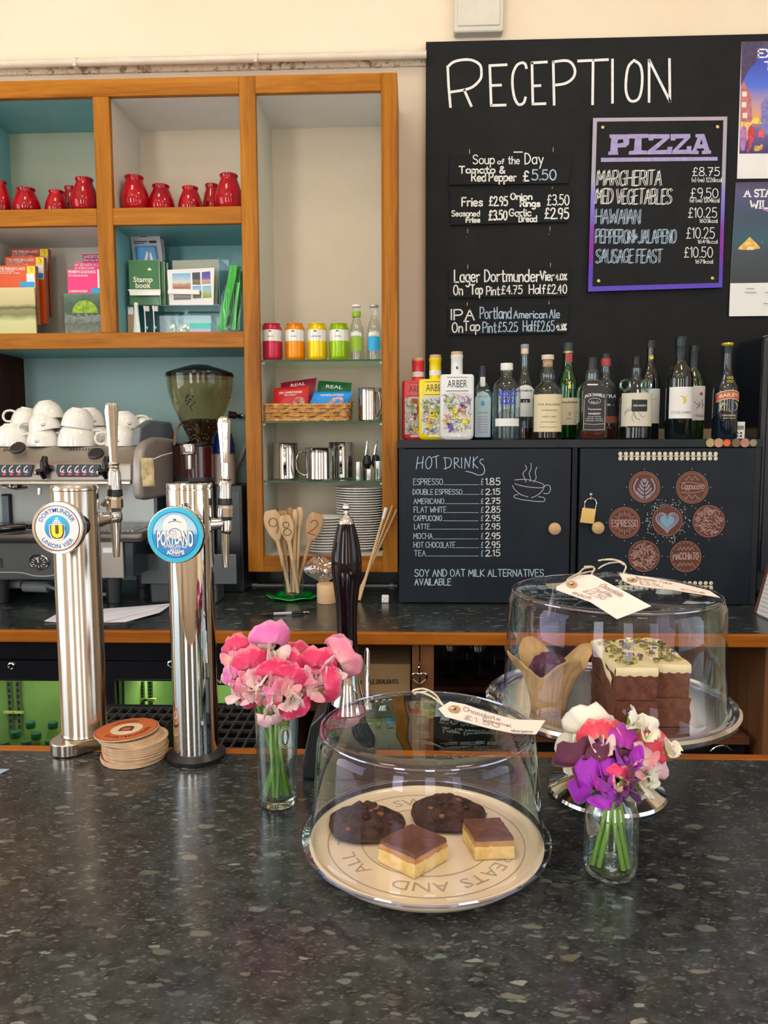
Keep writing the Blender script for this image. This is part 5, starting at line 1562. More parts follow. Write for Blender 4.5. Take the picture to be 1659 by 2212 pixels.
for col,px,w,ty,sy,D,mt in GIN:
 o,x,r,h,hs,rn,yf=flatbot('gin_bottle',col+' flat gin bottle printed with flowers and fruit',px,w,ty,sy,D,mt,AR)
 yf -=0.0007
 F=lambda a,b,l=0.0:(x+a,yf - l,zt+b)
 m=M(); ptext(m,'ARBER',lambda a,b:F(a,b+hs*.80),hs*.115,0.0,r*1.15)
 m.add([F(-r*.6,hs*.95),F(r*.6,hs*.95),F(r*.6,hs*.957),F(-r*.6,hs*.957)],[(0,1,2,3)])
 m.add([F(-r*.66,hs*.74),F(r*.66,hs*.74),F(r*.66,hs*.75),F(-r*.66,hs*.75)],[(0,1,2,3)])
 f=cyl(x,D,zt,rn+0.0006)
 m.add([f(-.003,hs+.016),f(.003,hs+.016),f(.002,hs+.022),f(.003,hs+.026),f(0,hs+.023),f(-.003,hs+.026)],[tuple(range(6))])
 build('lettering',m,INKD,o)
 if col !='white':
  m=M(); m.grid(lambda u,v:f((u - .5)*0.06,hs+.012+.016*v),16,2)
  q_=build('neck_label',m,WPR,o,fix=False)
 m=M(); mt_=PM
 m.add([F(-r*.82,hs*.10),F(r*.82,hs*.10),F(r*.82,hs*.70),F(r*.5,hs*.72),F(-r*.5,hs*.72),F(-r*.82,hs*.70)],[tuple(range(6))])
 build('printed_panel',m,mat('botanical_ground',(0.62,0.62,0.59),0.4,var=0.1),o)
 rnd=random.Random(px)
 # leaves, flowers and fruit of the print, each a petal-shaped patch
 spots=[('lilac',.55,.58,.22),('green',-.55,.58,.24),('purple',.45,.50,.18),('white',0,.55,.2),('orange',.25,.44,.16),('orange',-.6,.30,.2),('violet',-.35,.19,.22),('yellow',.55,.24,.26),('white',.1,.25,.22),('yellow' if col !='coral red' else 'red',-.1,.42,.24)]
 if col=='yellow':spots+=[('green',.15,.50,.32),('yellow',.15,.40,.34),('yellow',-.5,.18,.26)]
 if col=='coral red':spots+=[('red',.0,.62,.34),('white',-.2,.35,.3),('yellow',-.35,.2,.22)]
 by={}
 for i,(cc,a,b,s_) in enumerate(spots):
  mm=by.setdefault(cc,M())
  for k_ in range(5):
   an=rnd.uniform(0,2*PI); ca,sa=math.cos(an),math.sin(an); L=r*s_*1.45
   ox,oz=a*r*.85+rnd.uniform(-.08,.08)*r,b*hs+rnd.uniform(-.03,.03)*hs
   pts=[(0,-.0),(L*.5,L*.35),(L*1.1,0),(L*.5,-L*.35)]
   pts=[(ox+p_[0]*ca - p_[1]*sa,oz+p_[0]*sa+p_[1]*ca) for p_ in pts]
   pts=[(max(-r*.8,min(r*.8,a_)),max(hs*.11,min(hs*.70,b_))) for a_,b_ in pts]
   mm.add([F(a_,b_,0.0003+0.00004*(i+k_)) for a_,b_ in pts],[(0,1,2,3)])
 mm=by.setdefault('dark',M())
 for i in range(90):
  a,b=rnd.uniform(-.78,.78)*r,rnd.uniform(.12,.68)*hs
  an=rnd.uniform(0,PI); L=rnd.uniform(.06,.2)*r
  pa,pb=Vector(F(a - L*math.cos(an),b - L*math.sin(an))),Vector(F(a+L*math.cos(an),b+L*math.sin(an)))
  pm=(pa+pb)/2+Vector((L*.3*math.sin(an),0,-L*.3*math.cos(an)))
  ribbon(mm,_catmull3([pa,pm,pb]) if False else [pa,pm,pb],0.0012,Vector((0,-0.0011,0)))
 for cc,mm in by.items():build('print',mm,PM[cc],o)
 m=M(); m.add([F(-r*.45,hs*.045),F(r*.45,hs*.045),F(r*.5,hs*.075),F(0,hs*.09),F(-r*.5,hs*.075)],[tuple(range(5))]); build('label',m,PM['white'],o)
# pale blue square gin
x=WX(1041,946,2.47); D=2.47; h=WZ(1041,791,D) - zt; r=21*mpp(D)
o=thing('gin_bottle','slim blue square gin bottle with a tall arched label','bottle',(x,D,zt),'bottles on the black shelf')
BG=thin('sapphire_glass',(0.05,0.38,0.55),0.09,2.5,0.02,(0.7,0.95,1))
hs=h*.70
se=superell(1,6); ns=len(se)
m=M()
for s_,z_ in ((.9,0),(1,.006),(1,hs*.9),(.9,hs*.97),(.5,hs*1.08),(.40,hs*1.12)):
 m.v+=[(x+a*r*s_,D+c*r*.7*s_,zt+z_) for a,c in se]
for k_ in range(5):
 for i in range(ns):m.f.append((k_*ns+i,k_*ns+(i+1) % ns,(k_+1)*ns+(i+1) % ns,(k_+1)*ns+i))
m.f.append(tuple(range(ns))[::-1])
build('glass_body',m,BG,o,smooth=True,ang=.7)
m=M()
for s_,z_ in ((.84,.004),(.92,.01),(.92,hs*.9),(.8,hs*.96)):
 m.v+=[(x+a*r*s_,D+c*r*.62*s_,zt+z_) for a,c in se]
for k_ in range(3):
 for i in range(ns):m.f.append((k_*ns+i,k_*ns+(i+1) % ns,(k_+1)*ns+(i+1) % ns,(k_+1)*ns+i))
m.f.append(tuple(range(ns))[::-1]); m.f.append(tuple(3*ns+i for i in range(ns)))
build('liquid',m,mat('deep_blue_drink',(0.0,0.09,0.16),0.1,coat=.5),o,smooth=True,ang=.7)
rn=9*mpp(D)
m=M(); m.lathe([(rn*1.1,hs*1.08),(rn,hs*1.14),(rn,h*.86)],(x,D,zt),24); build('neck',m,BG,o,smooth=True)
cap(o,x,D,rn*1.1,h*.84,h,mat('near_black_cap',(0.01,0.015,0.03),.3))
yf=D - r*.7 - .0006
F=lambda a,b,l=0.0:(x+a,yf - l,zt+b)
m=M(); m.add([F(-r*.78,.008),F(r*.78,.008),F(r*.78,hs*.80),F(r*.5,hs*.9),F(0,hs*.94),F(-r*.5,hs*.9),F(-r*.78,hs*.80)],[tuple(range(7))]); build('label',m,mat('pale_blue_label',(0.42,0.60,0.62),.4,var=.02),o)
m=M(); m.add([F(-r*.66,.014,.0003),F(r*.66,.014,.0003),F(r*.66,hs*.48,.0003),F(-r*.66,hs*.48,.0003)],[(0,1,2,3)]); build('label',m,mat('lilac_blue_label',(0.50,0.56,0.70),.4,var=.02),o)
m=M(); m.add([F(.006*math.cos(t),hs*.70+.0085*math.sin(t),.0004) for t in [2*PI*i/16 for i in range(16)]],[tuple(range(16))]); build('emblem',m,mat('azure_print',(0.03,0.33,0.55),.4),o)
m=M(); ptext(m,'BOMBAY',lambda a,b:F(a,b+hs*.82,.0004),.004,0,r*.9); ptext(m,'SAPPHIRE',lambda a,b:F(a,b+hs*.51,.0004),.0035,0,r*1.1)
for k_ in range(7):m.add([F(-r*.5,hs*(.44 - .05*k_),.0006),F(r*.5,hs*(.44 - .05*k_),.0006),F(r*.5,hs*(.448 - .05*k_),.0006),F(-r*.5,hs*(.448 - .05*k_),.0006)],[(0,1,2,3)])
build('lettering',m,mat('bronze_ink',(0.22,0.16,0.05),.5),o)
m=M(); f=cyl(x,D,zt,rn*1.1+.0007); m.grid(lambda u,v:f((u - .5)*.016,h*(.85 - .13*(1 - v))),6,2); build('neck_label',m,WPR,o,fix=False)
CG=thin('spirit_glass',(0.90,0.95,0.96),0.07,2.6,0.01,(0.85,0.97,1))
SP=thin('clear_spirit',(0.88,0.94,0.95),0.03,3,0.02)
AMB=mat('amber_whisky',(0.22,0.06,0.008),0.05,coat=.5)
AMBG=thin('amber_liquid',(0.62,0.26,0.05),0.04,3,0.02)
# vodka
o,x,r,h=rbot('vodka_bottle','clear vodka bottle with rounded shoulders, blue lettering and white cap',1093,59,785,2.385,[(.93,0),(1,.02),(1,.60),(.97,.68),(.82,.76),(.55,.80),(.44,.83),(.42,.93)],CG,SP,.42)
cap(o,x,2.385,r*.45,h*.91,h,WPR)
m=M(); f=cyl(x,2.385,zt,r+.0008)
ptext(m,'ABSOLUT',lambda a,b:f(a,b+h*.56),h*.075,.03,r*1.55); ptext(m,'VODKA',lambda a,b:f(a,b+h*.46),h*.075,.03,r*1.25)
lab(build('lettering',m,mat('cobalt_print',(0.01,0.04,0.55),.4),o),'cobalt blue lettering')
clabel(o,x,2.385,zt,r+.0006,r*2.0,h*.175,h*.275,WPR)
# Bowmore
o,x,r,h=rbot('whisky_bottle','tall-necked whisky bottle with white arched label, behind the vodka',1131,42,744,2.50,[(.95,0),(1,.015),(1,.50),(.96,.57),(.72,.64),(.50,.70),(.42,.78),(.36,.92)],CG,AMBG,.12)
cap(o,x,2.50,r*.42,h*.96,h,mat('grey_blue_cap',(0.25,0.26,0.33),.4)); cap(o,x,2.50,r*.38,h*.90,h*.96,mat('pale_cork',(0.70,0.58,0.44),.7),'cork')
clabel(o,x,2.50,zt,r+.0006,r*2.3,h*.24,h*.52,WPR,top=lambda u:h*.05*math.sin(PI*u))
clabel(o,x,2.50,zt,r+.001,r*1.0,h*.385,h*.425,INK,'strip')
ctxt(o,x,2.50,zt,r+.0012,[('BOWMORE',0,h*.50,.006,r*1.6)],INK)
ctxt(o,x,2.50,zt,r+.0016,[('12',0,h*.39,.006,r*.4)],WPR)
# Balvenie
o,x,r,h=rbot('whisky_bottle','round bulb-necked whisky bottle with a large cream label',1180.5,62,767,2.385,[(.93,0),(1,.02),(1,.50),(.96,.57),(.80,.63),(.55,.67),(.44,.69),(.52,.74),(.50,.79),(.38,.84),(.36,.90)],CG,AMBG,.10)
cap(o,x,2.385,r*.42,h*.945,h,mat('pale_cork',(0,0,0))); cap(o,x,2.385,r*.34,h*.86,h*.945,mat('tan_cork',(0.45,0.28,0.14),.8),'cork')
clabel(o,x,2.385,zt,r+.0006,r*2.45,h*.09,h*.53,mat('cream_label',(0.72,0.62,0.40),.5,var=.03),nseg=20)
ctxt(o,x,2.385,zt,r+.0012,[('THE BALVENIE',0,h*.40,.0055,r*1.7),('DOUBLEWOOD',0,h*.335,.004,r*1.1),('AGED 12 YEARS',0,h*.26,.004,r*1.0),('SINGLE MALT',0,h*.20,.003,r*1.2),('DISTILLERY',0,h*.14,.003,r*1.3)],mat('brown_ink',(0.22,0.14,0.07),.5))
# Glenfiddich
GG=thin('green_glass',(0.02,0.42,0.07),0.09,2.4,0.015,(0.7,1,.8))
o,x,r,h=rbot('whisky_bottle','bright green whisky bottle with a gold stag and cream label',1224,45,741,2.50,[(.9,0),(1,.02),(1,.50),(.98,.56),(.86,.63),(.60,.70),(.50,.78),(.46,.90)],GG,mat('green_lit_drink',(0.0,0.10,0.012),.1,coat=.5),.68,seg=3*12)
cap(o,x,2.50,r*.50,h*.90,h,mat('dark_teal_cap',(0.02,0.035,0.04),.4)); cap(o,x,2.50,r*.51,h*.895,h*.915,mat('gold_band',(0.5,0.4,0.12),.3,.8),'band')
clabel(o,x,2.50,zt,r+.0006,r*2.2,h*.15,h*.43,mat('cream_label',(0,0,0)))
ctxt(o,x,2.50,zt,r+.0012,[('Glenfiddich',0,h*.375,.006,r*1.7),('12',.002,h*.25,.009,.008),('YEARS',0,h*.21,.003,r*.5)],INK)
m=M(); f=cyl(x,2.50,zt,r+.0008)
m.add([f(a*.0011,h*.52+b*.0011) for a,b in [(-4,0),(0,2),(3,0),(5,3),(3,6),(4,11),(2,15),(4,20),(1,22),(-1,18),(-4,21),(-5,17),(-2,14),(-4,8)]],[tuple(range(14))]); build('emblem',m,mat('gold_print',(0.72,0.55,0.05),.3,.5),o)
m=M(); f=cyl(x,2.50,zt,r*.50+.0008); m.grid(lambda u,v:f((u - .5)*r*.7,h*(.80+.085*v)),6,2); build('neck_label',m,mat('brick_red_label',(0.40,0.05,0.05),.5),o,fix=False)
def squarebot(name,lb,px,w,ty,D,glass,liquid,lev,group='bottles on the black shelf'):
 x=WX(px,946,D); h=WZ(px,ty,D) - zt; r=w*mpp(D,946)/2
 o=thing(name,lb,'bottle',(x,D,zt),group)
 se=superell(1,7); ns=len(se)
 def body(k_,z9,nm,mt):
  m=M()
  L=[(.9*k_,.002),(1*k_,.008),(1*k_,min(h*.58,z9))]
  if z9>h*.6:L+=[(.93*k_,h*.64),(.70*k_,h*.70),(.46*k_,h*.74)]
  for s_,z_ in L:m.v+=[(x+a*r*s_,D+c*r*s_,zt+z_) for a,c in se]
  for q_ in range(len(L) - 1):
   for i in range(ns):m.f.append((q_*ns+i,q_*ns+(i+1) % ns,(q_+1)*ns+(i+1) % ns,(q_+1)*ns+i))
  m.f.append(tuple(range(ns))[::-1])
  if z9<h*.6:m.f.append(tuple((len(L) - 1)*ns+i for i in range(ns)))
  build(nm,m,mt,o,smooth=True,ang=.7)
 body(1,h,'glass_body',glass)
 if liquid:body(.93,h*lev,'liquid',liquid)
 rn=r*.40
 m=M(); m.lathe([(rn*1.15,h*.73),(rn*1.25,h*.78),(rn*1.05,h*.84),(rn*.95,h*.88)],(x,D,zt),24); build('neck',m,glass,o,smooth=True)
 cap(o,x,D,rn*1.0,h*.86,h,BLACKP)
 return o,x,r,h,D - r - .0006
o,x,r,h,yf=squarebot('whiskey_bottle','square whiskey bottle with black label and white lettering',1276,56,773,2.385,CG,mat('red_brown_whiskey',(0.10,0.018,0.008),.05,coat=.5),.12)
F=lambda a,b,l=0.0:(x+a,yf - l,zt+b)
m=M(); m.add([F(-r*.84,h*.10),F(r*.84,h*.10),F(r*.84,h*.60),F(r*.5,h*.64),F(-r*.5,h*.64),F(-r*.84,h*.60)],[tuple(range(6))]); build('label',m,mat('black_label',(0.012,0.010,0.010),.4),o)
m=M()
ptext(m,'JACK DANIEL\'S',lambda a,b:F(a,b+h*.525 - (a/r)**2*h*.04,.0004),.0085,.02,r*1.5)
ptext(m,'No.7',lambda a,b:F(a,b+h*.44,.0009),.006,.0,r*.5); ptext(m,'Tennessee',lambda a,b:F(a,b+h*.355,.0004),.006,.0,r*1.0); ptext(m,'WHISKEY',lambda a,b:F(a,b+h*.30,.0004),.0055,.02,r*.95)
for k_,w_ in ((.27,.5),(.245,.6),(.22,.65)):ptext(m,'SOUR MASH',lambda a,b:F(a,b+h*k_,.0004),.003,0,r*w_*2)
for s_ in (-1,1):
 ribbon(m,[Vector(F(s_*r*.78,h*.12)),Vector(F(s_*r*.78,h*.48))],.0009,Vector((0,-.0005,0)))
 ribbon(m,[Vector(F(-r*.78,h*.12+(s_+1)*.5*h*.07)),Vector(F(0,h*.115+(s_+1)*.5*h*.065)),Vector(F(r*.78,h*.12+(s_+1)*.5*h*.07))],.0009,Vector((0,-.0005,0)))
el=[F(r*.45*math.cos(t),h*.465+h*.035*math.sin(t)) for t in [2*PI*i/20 for i in range(21)]]
ribbon(m,[Vector(q_) for q_ in el],.0010,Vector((0,-.0005,0)))
build('lettering',m,WPR,o)
o,x,r,h=rbot('whiskey_bottle','bourbon bottle with dark label, red band and orange strip, behind the square whiskey',1305,50,765,2.50,[(.93,0),(1,.02),(1,.55),(.95,.62),(.70,.68),(.42,.72),(.38,.80),(.36,.88)],CG,mat('red_brown_whiskey',(0,0,0)),.15)
cap(o,x,2.50,r*.40,h*.86,h*.96,mat('brick_red_label',(0,0,0)),'neck_label'); cap(o,x,2.50,r*.43,h*.95,h,BLACKP)
clabel(o,x,2.50,zt,r+.0006,r*2.5,h*.19,h*.60,mat('black_label',(0,0,0)),nseg=20)
clabel(o,x,2.50,zt,r+.0011,r*2.5,h*.19,h*.27,mat('burnt_orange',(0.36,0.09,0.03),.5),'strip',20)
ctxt(o,x,2.50,zt,r+.0016,[('EXTRA',-.004,h*.48,.011,r*1.9),('B -',.010,h*.39,.006,r*.6)],WPR)
# Kraken
o,x,r,h=rbot('rum_bottle','rum bottle with two glass ring handles and octopus label',1370.5,67,770,2.385,[(.95,0),(1,.015),(1,.42),(.96,.50),(.78,.57),(.60,.62),(.42,.68),(.30,.78),(.27,.88)],CG,mat('near_black_rum',(0.010,0.006,0.004),.05,coat=.6),.14)
D=2.385
m=M(); m.lathe([(r*.30,h*.86),(r*.33,h*.89),(r*.24,h*.90),(r*.24,h*.97),(r*.28,h)],(x,D,zt),20); m.disc((x,D,zt+h),r*.28,20); build('cap',m,BLACKP,o,smooth=True)
for s_ in (-1,1):
 m=M(); c0=Vector((x+s_*r*.66,D,zt+h*.655))
 m.tube([c0+Vector((math.cos(t)*r*.30,0,math.sin(t)*r*.32)) for t in [2*PI*i/24 for i in range(25)]],r*.085,8,False); build('ring_handle',m,thin('pale_green_glass',(0.75,0.88,0.82),.14,2.0,.02,(.8,1,.92)),o,smooth=True)
clabel(o,x,D,zt,r+.0006,r*2.5,h*.155,h*.60*.92,mat('parchment_label',(0.66,0.62,0.50),.5,var=.03),nseg=20)
clabel(o,x,D,zt,r+.0010,r*1.0,h*.33,h*.47,INK,'strip').location.x+=0.0
m=M(); f=cyl(x,D,zt,r+.0016)
rnd=random.Random(8)
for i in range(9):
 a0=rnd.uniform(0,6.28); px_,pz_=-r*.35+rnd.uniform(-.2,.2)*r,h*.36
 pts=[]
 for k_ in range(8):
  pts.append(Vector(f(max(-r*.98,min(r*.8,px_)),max(h*.17,min(h*.53,pz_)))))
  a0+=rnd.uniform(-.2,.9); px_+=math.cos(a0)*.0045; pz_+=math.sin(a0)*.0065
 ribbon(m,pts,.0009,Vector((0,-.0003,0)))
build('drawing',m,INKD,o)
ctxt(o,x,D,zt,r+.0018,[('KRAKEN',0,h*.39,.0055,r*.8)],WPR)
# dark wine behind
WG=mat('dark_wine_glass',(0.006,0.010,0.009),0.05,coat=.8)
winep=[(.93,0),(1,.012),(1,.57),(.97,.62),(.72,.69),(.42,.745),(.36,.80),(.34,.93)]
o,x,r,h=rbot('wine_bottle','dark wine bottle with a gold neck seal behind the octopus rum bottle',1400,42,736,2.50,winep,WG)
cap(o,x,2.50,r*.46,h*.93,h,BLACKP)
m=M(); f=cyl(x,2.50,zt,r*.40+.001); m.add([f(.007*math.cos(t),h*.83+.007*math.sin(t)) for t in [2*PI*i/16 for i in range(16)]],[tuple(range(16))]); build('seal',m,mat('gold_print',(0,0,0)),o)
clabel(o,x,2.50,zt,r+.0006,r*2.4,h*.16,h*.51,WPR)
ctxt(o,x,2.50,zt,r+.0012,[('MERLOT',0,h*.40,.004,r*1.4)],mat('grey_print',(0,0,0)))
# Colombe wine
o,x,r,h=rbot('wine_bottle','dark screw-cap wine bottle with white label and golden bird',1464,54,727,2.385,winep,WG)
cap(o,x,2.385,r*.42,h*.78,h,mat('dark_foil_capsule',(0.015,0.025,0.028),.3,.4),'capsule'); cap(o,x,2.385,r*.45,h*.90,h*.985,mat('dark_foil_capsule',(0,0,0)),'screw_cap')
clabel(o,x,2.385,zt,r+.0006,r*2.25,h*.20,h*.505,WPR)
m=M(); f=cyl(x,2.385,zt,r+.0012)
m.add([f(a*.0010+.004,h*.34+b*.0010) for a,b in [(-2,0),(4,4),(5,12),(3,16),(8,27),(4,24),(1,19),(-7,24),(-14,24),(-6,17),(-2,12),(-4,6)]],[tuple(range(12))]); build('emblem',m,mat('gold_print',(0,0,0)),o)
ctxt(o,x,2.385,zt,r+.0012,[('COLOMBE',-.001,h*.245,.008,r*1.7)],mat('grey_print',(0,0,0)))
# red flower wine
o,x,r,h=rbot('wine_bottle','dark green wine bottle with a red flower label, behind the golden bird bottle',1493,48,747,2.50,winep,mat('green_wine_glass',(0.012,0.030,0.008),0.05,coat=.8))
cap(o,x,2.50,r*.42,h*.78,h,mat('dark_foil_capsule',(0,0,0)),'capsule')
clabel(o,x,2.50,zt,r+.0006,r*2.3,h*.20,h*.565,WPR)
m=M(); f=cyl(x,2.50,zt,r+.0013)
m.add([f(r*.42+(.0075 if i % 2 else .004)*math.cos(i*PI/8),h*.48+(.0075 if i % 2 else .004)*math.sin(i*PI/8)) for i in range(16)],[tuple(range(16))]); build('emblem',m,mat('crimson_print',(0.45,0.02,0.02),.5),o)
m=M()
for pts in ([(-.2,.40),(.1,.36),(.25,.40),(.2,.34)],[(.5,.42),(.6,.36),(.5,.33),(.7,.37)],[(.0,.33),(.2,.34),(.4,.38)]):
 ribbon(m,[Vector(f(a*r,b*h)) for a,b in pts],.0016,Vector((0,-.0004,0)))
build('drawing',m,INKD,o)
ctxt(o,x,2.50,zt,r+.0016,[('VEGA',r*.35,h*.235,.008,r*.9)],mat('crimson_ink',(0.35,0.08,0.08),.5))
# cream liqueur
o,x,r,h=rbot('liqueur_bottle','dark cream-liqueur bottle with red banner and landscape label',1564,51,741,2.385,[(.93,0),(1,.015),(1,.47),(.96,.53),(.75,.60),(.48,.67),(.40,.72),(.36,.90)],mat('dark_liqueur_glass',(0.006,0.012,0.022),0.06,coat=.8))
D=2.385
cap(o,x,D,r*.40,h*.89,h*.975,mat('dark_foil_capsule',(0,0,0)),'neck_foil'); m=M(); m.lathe([(r*.40,h*.968),(r*.48,h*.985),(r*.42,h),(.0005,h)],(x,D,zt),20); build('cap',m,mat('gold_print',(0,0,0)),o)
f=cyl(x,D,zt,r+.0008)
m=M(); m.grid(lambda u,v:f((u - .5)*r*2.3,h*(.385+.075*v)+h*.035*math.sin(PI*u)),16,2); lab(build('banner',m,mat('orange_red_banner',(0.55,0.10,0.03),.4),o,fix=False),'orange-red banner')
for e in (-.005,.080):
 m=M(); m.grid(lambda u,v:f((u - .5)*r*2.3,h*(.383+e+.008*v)+h*.035*math.sin(PI*u)),16,2); build('banner_edge',m,mat('cream_label',(0,0,0)),o,fix=False)
m=M(); ptext(m,'BAILEYS',lambda a,b:tuple(Vector(f(a,b+h*.405+h*.035*math.cos(a/r*1.2)))+Vector((0,-.0006,0))),.010,.03,r*1.75); build('lettering',m,mat('cream_label',(0,0,0)),o)
m=M(); m.add([f(r*.8*math.cos(t),h*.34+h*.055*math.sin(t)) for t in [2*PI*i/20 for i in range(20)]],[tuple(range(20))]); build('picture_patch',m,mat('meadow_print',(0.45,0.42,0.16),.5,var=.5,nscale=60),o)
ctxt(o,x,D,zt,r+.0012,[('ORIGINAL',0,h*.235,.0048,r*1.2),('IRISH CREAM',0,h*.21,.003,r*1.0)],mat('cream_label',(0,0,0)))
m=M(); f2=cyl(x,D,zt,r*.80+.002)
for a,b in ((-.004,.596),(.004,.596),(-.004,.632),(.004,.632)):
 m.tube([Vector((x+a*1.1+.0035*math.cos(t),D - r*.78,zt+h*b+.0032*math.sin(t))) for t in [2*PI*i/10 for i in range(11)]],.0010,5,False)
build('emblem',m,mat('gold_print',(0,0,0)),o)
# timer, batten behind
D=2.41
o=thing('kitchen_timer','small white digital timer standing beside the cream-liqueur bottle','timer',(WX(1597,946,D),D,zt))
m=M(); x0,x1,z9=WX(1586,940,D),WX(1609,940,D),WZ(1597,911,D); m.box(x0,x1,D,D+.02,zt,z9); build('case',m,WPR,o,bevel=.002)
m=M(); m.box(x0+.004,x1 - .004,D - .0006,D,z9 - .024,z9 - .012); build('screen',m,mat('lcd_grey',(0.25,0.27,0.20),.2),o)
for i in range(2):
 for j in range(2):
  m=M(); m.box(x0+.006+i*.011,x0+.012+i*.011,D - .0012,D,z9 - .046+j*.009,z9 - .041+j*.009); build('button',m,INK,o)
m=M(); m.box(WX(1411,940,2.62),WX(1637,940,2.62),2.62,2.64,zt,WZ(1500,926,2.62))
tag(build('wooden_batten',m,wood('pale_batten',(0.26,0.19,0.11),(0.40,0.31,0.20),0,.6)),'pale wooden strip lying behind the wine bottles','batten')
m=M(); p=W(1216,957,DC - .0054); m.add([(p.x - .003,p.y,p.z+.003),(p.x+.003,p.y,p.z+.001),(p.x+.001,p.y,p.z - .004)],[(0,1,2)])
# ================================================================ back worktop and what lies under it
LAM=laminate('speckled_dark_laminate',(0.020,0.026,0.028),fs=0.5,br=1.5)
EDG=wood('worktop_edge_wood',(0.26,0.065,0.005),(0.46,0.15,0.015),0,0.35)
DE=1.973
UPS=None
bw=thing('back_worktop','long dark speckled worktop with wooden front edge along the back wall','worktop',(0,DE,ZB))
m=M(); m.box(-2.4,2.4,DE,DW - 0.006,ZB - 0.03,ZB - 0.0001); build('top',m,LAM,bw)
m=M(); m.box(-2.4,2.4,DE - 0.018,DE - 0.0003,WZ(500,1391,DE - 0.018),ZB+0.0005); lab(build('front_edge',m,EDG,bw,bevel=0.003),'orange-brown wooden edge')
m=M(); m.box(WX(480,1250,2.66),WX(866,1250,2.66),2.668,DW - 0.006,ZB,WZ(700,1231,DF) - 0.001); build('upstand',m,mat('black_upstand',(0.008,0.009,0.012),.4),bw)
zu=ZB - 0.0315                      # underside
zfl=0.0
DFR=2.03
GRI=mat('pale_green_fridge_wall',(0.22,0.36,0.13),0.5,var=0.35,nscale=4)
FRB=mat('black_fridge_metal',(0.010,0.011,0.014),0.25,0.0,coat=.3)
ALU=mat('fridge_alloy',(0.30,0.33,0.28),0.35,0.8)
def fridge(lb,x0,x1,gx0,gx1,gy0,gy1,lock):
 f=thing('bottle_fridge',lb,'fridge',((x0+x1)/2,DFR,0),'bottle fridges under the back worktop')
 zt_=WZ(300,1394,DFR) if False else zu - 0.002
 a,b=x0+.002,x1 - .002
 m=M()
 m.box(a,a+.03,DFR+.001,2.62,.08,zt_); m.box(b - .03,b,DFR+.001,2.62,.08,zt_); m.box(a+.03,b - .03,DFR+.001,2.62,.08,.12); m.box(a+.03,b - .03,2.58,2.62,.12,zt_)
 zg1=WZ(100,gy0,DFR)
 m.box(a+.03,b - .03,DFR+.001,2.58,zg1+.022,zt_)
 m.box(a+.05,b - .05,DFR+.06,2.5,0.0,.08)
 build('cabinet',m,FRB,f)
 m=M(); m.box(a+.031,b - .031,2.50,2.505,.121,zg1+.02); m.box(a+.031,a+.034,DFR+.03,2.5,.121,zg1+.02); m.box(b - .034,b - .031,DFR+.03,2.5,.121,zg1+.02); m.box(a+.031,b - .031,DFR+.03,2.5,.121,.124)
 lab(build('lining',m,GRI,f),'green lit inner lining')
 gx0,gx1=WX(gx0,1500,DFR - .02),WX(gx1,1500,DFR - .02)
 zb_=WZ(100,gy1,DFR - .02); y0,y1=DFR - .02,DFR - .001
 zdt=WZ(100,1428,y0)
 m=M(); m.box(a,gx0,y0,y1,.10,zdt); m.box(gx1,b,y0,y1,.10,zdt); m.box(gx0,gx1,y0,y1,zg1 - .002,zdt); m.box(gx0,gx1,y0,y1,.10,zb_)
 d=build('door',m,FRB,f)
 m=M(); m.box(gx0,gx1,y0+.008,y0+.010,zb_,zg1 - .002); build('glass_pane',m,thin('fridge_glass',(0.92,0.97,0.92),.05,3.5,.02),d)
 m=M(); m.box(gx0,gx1,y0 - .002,y0,zg1 - .006,zg1 - .002); build('handle_strip',m,mat('dark_strip',(0.03,0.03,0.035),.2,.5),d)
 m=M(); m.box(a,b,DFR - .012,DFR - .001,WZ(100,1421,DFR),zt_); build('vent_panel',m,FRB,f)
 if lock:
  p=W(lock[0],lock[1],y0); m=M(); m.lathe([(.0105,0),(.010,.004),(.007,.006),(.006,.003),(.0005,.003)],p,20,'y'); lab(build('lock',m,CHROME,d,smooth=True),'round chrome lock')
  m=M(); m.box(p.x - .0015,p.x+.0015,p.y - .0045,p.y - .003,p.z - .004,p.z+.004); build('keyhole',m,INK,d) if False else None
 # slotted shelf strips and shelf
 zl=WZ(30,1640,2.3)
 m=M()
 return f,a,b,zg1
f1,a1,b1,zg1=fridge('black bottle fridge at the far left with green bottles in view',WX(-330,1500,DFR),WX(231,1500,DFR),-290,224,1461,1760,(25.5,1438))
f2,a2,b2,zg2=fridge('second black bottle fridge, partly hidden by the two beer columns',WX(232.5,1500,DFR),WX(612,1500,DFR),248,600,1459,1800,(370,1434))
def strips(f,pxs,D,y0,y1):
 for px in pxs:
  x=WX(px,1520,D)
  m=M(); z0,z1=WZ(px,y1,D),WZ(px,y0,D)
  m.box(x - .0075,x+.0075,D,D+.006,z0,z1); s=build('shelf_strip',m,ALU,f)
  m=M(); n=9
  for i in range(n):
   zz=z0+(z1 - z0)*(i+.5)/n
   m.box(x - .004,x+.004,D - .0006,D,zz - (z1 - z0)/n*.30,zz+(z1 - z0)/n*.30)
  build('slots',m,INK,s)
  m=M(); zz=WZ(px,y0+(y1 - y0)*.55,D); m.box(x - .018,x+.018,D - .010,D - .001,zz - .004,zz+.003); build('shelf_clip',m,mat('pale_yellow_clip',(0.62,0.62,0.22),.4),s)
strips(f1,(21,40),2.485,1472,1590)
strips(f2,(307,325),2.19,1472,1540)
for fx0,fx1,f in ((a1,b1,f1),(a2,b2,f2)):
 l=area('fridge_lamp',((fx0+fx1)/2,2.25,zg1+.012),((fx0+fx1)/2,2.28,0),(fx1 - fx0)*.7,.05,2.6,(1.0,1.0,.68))
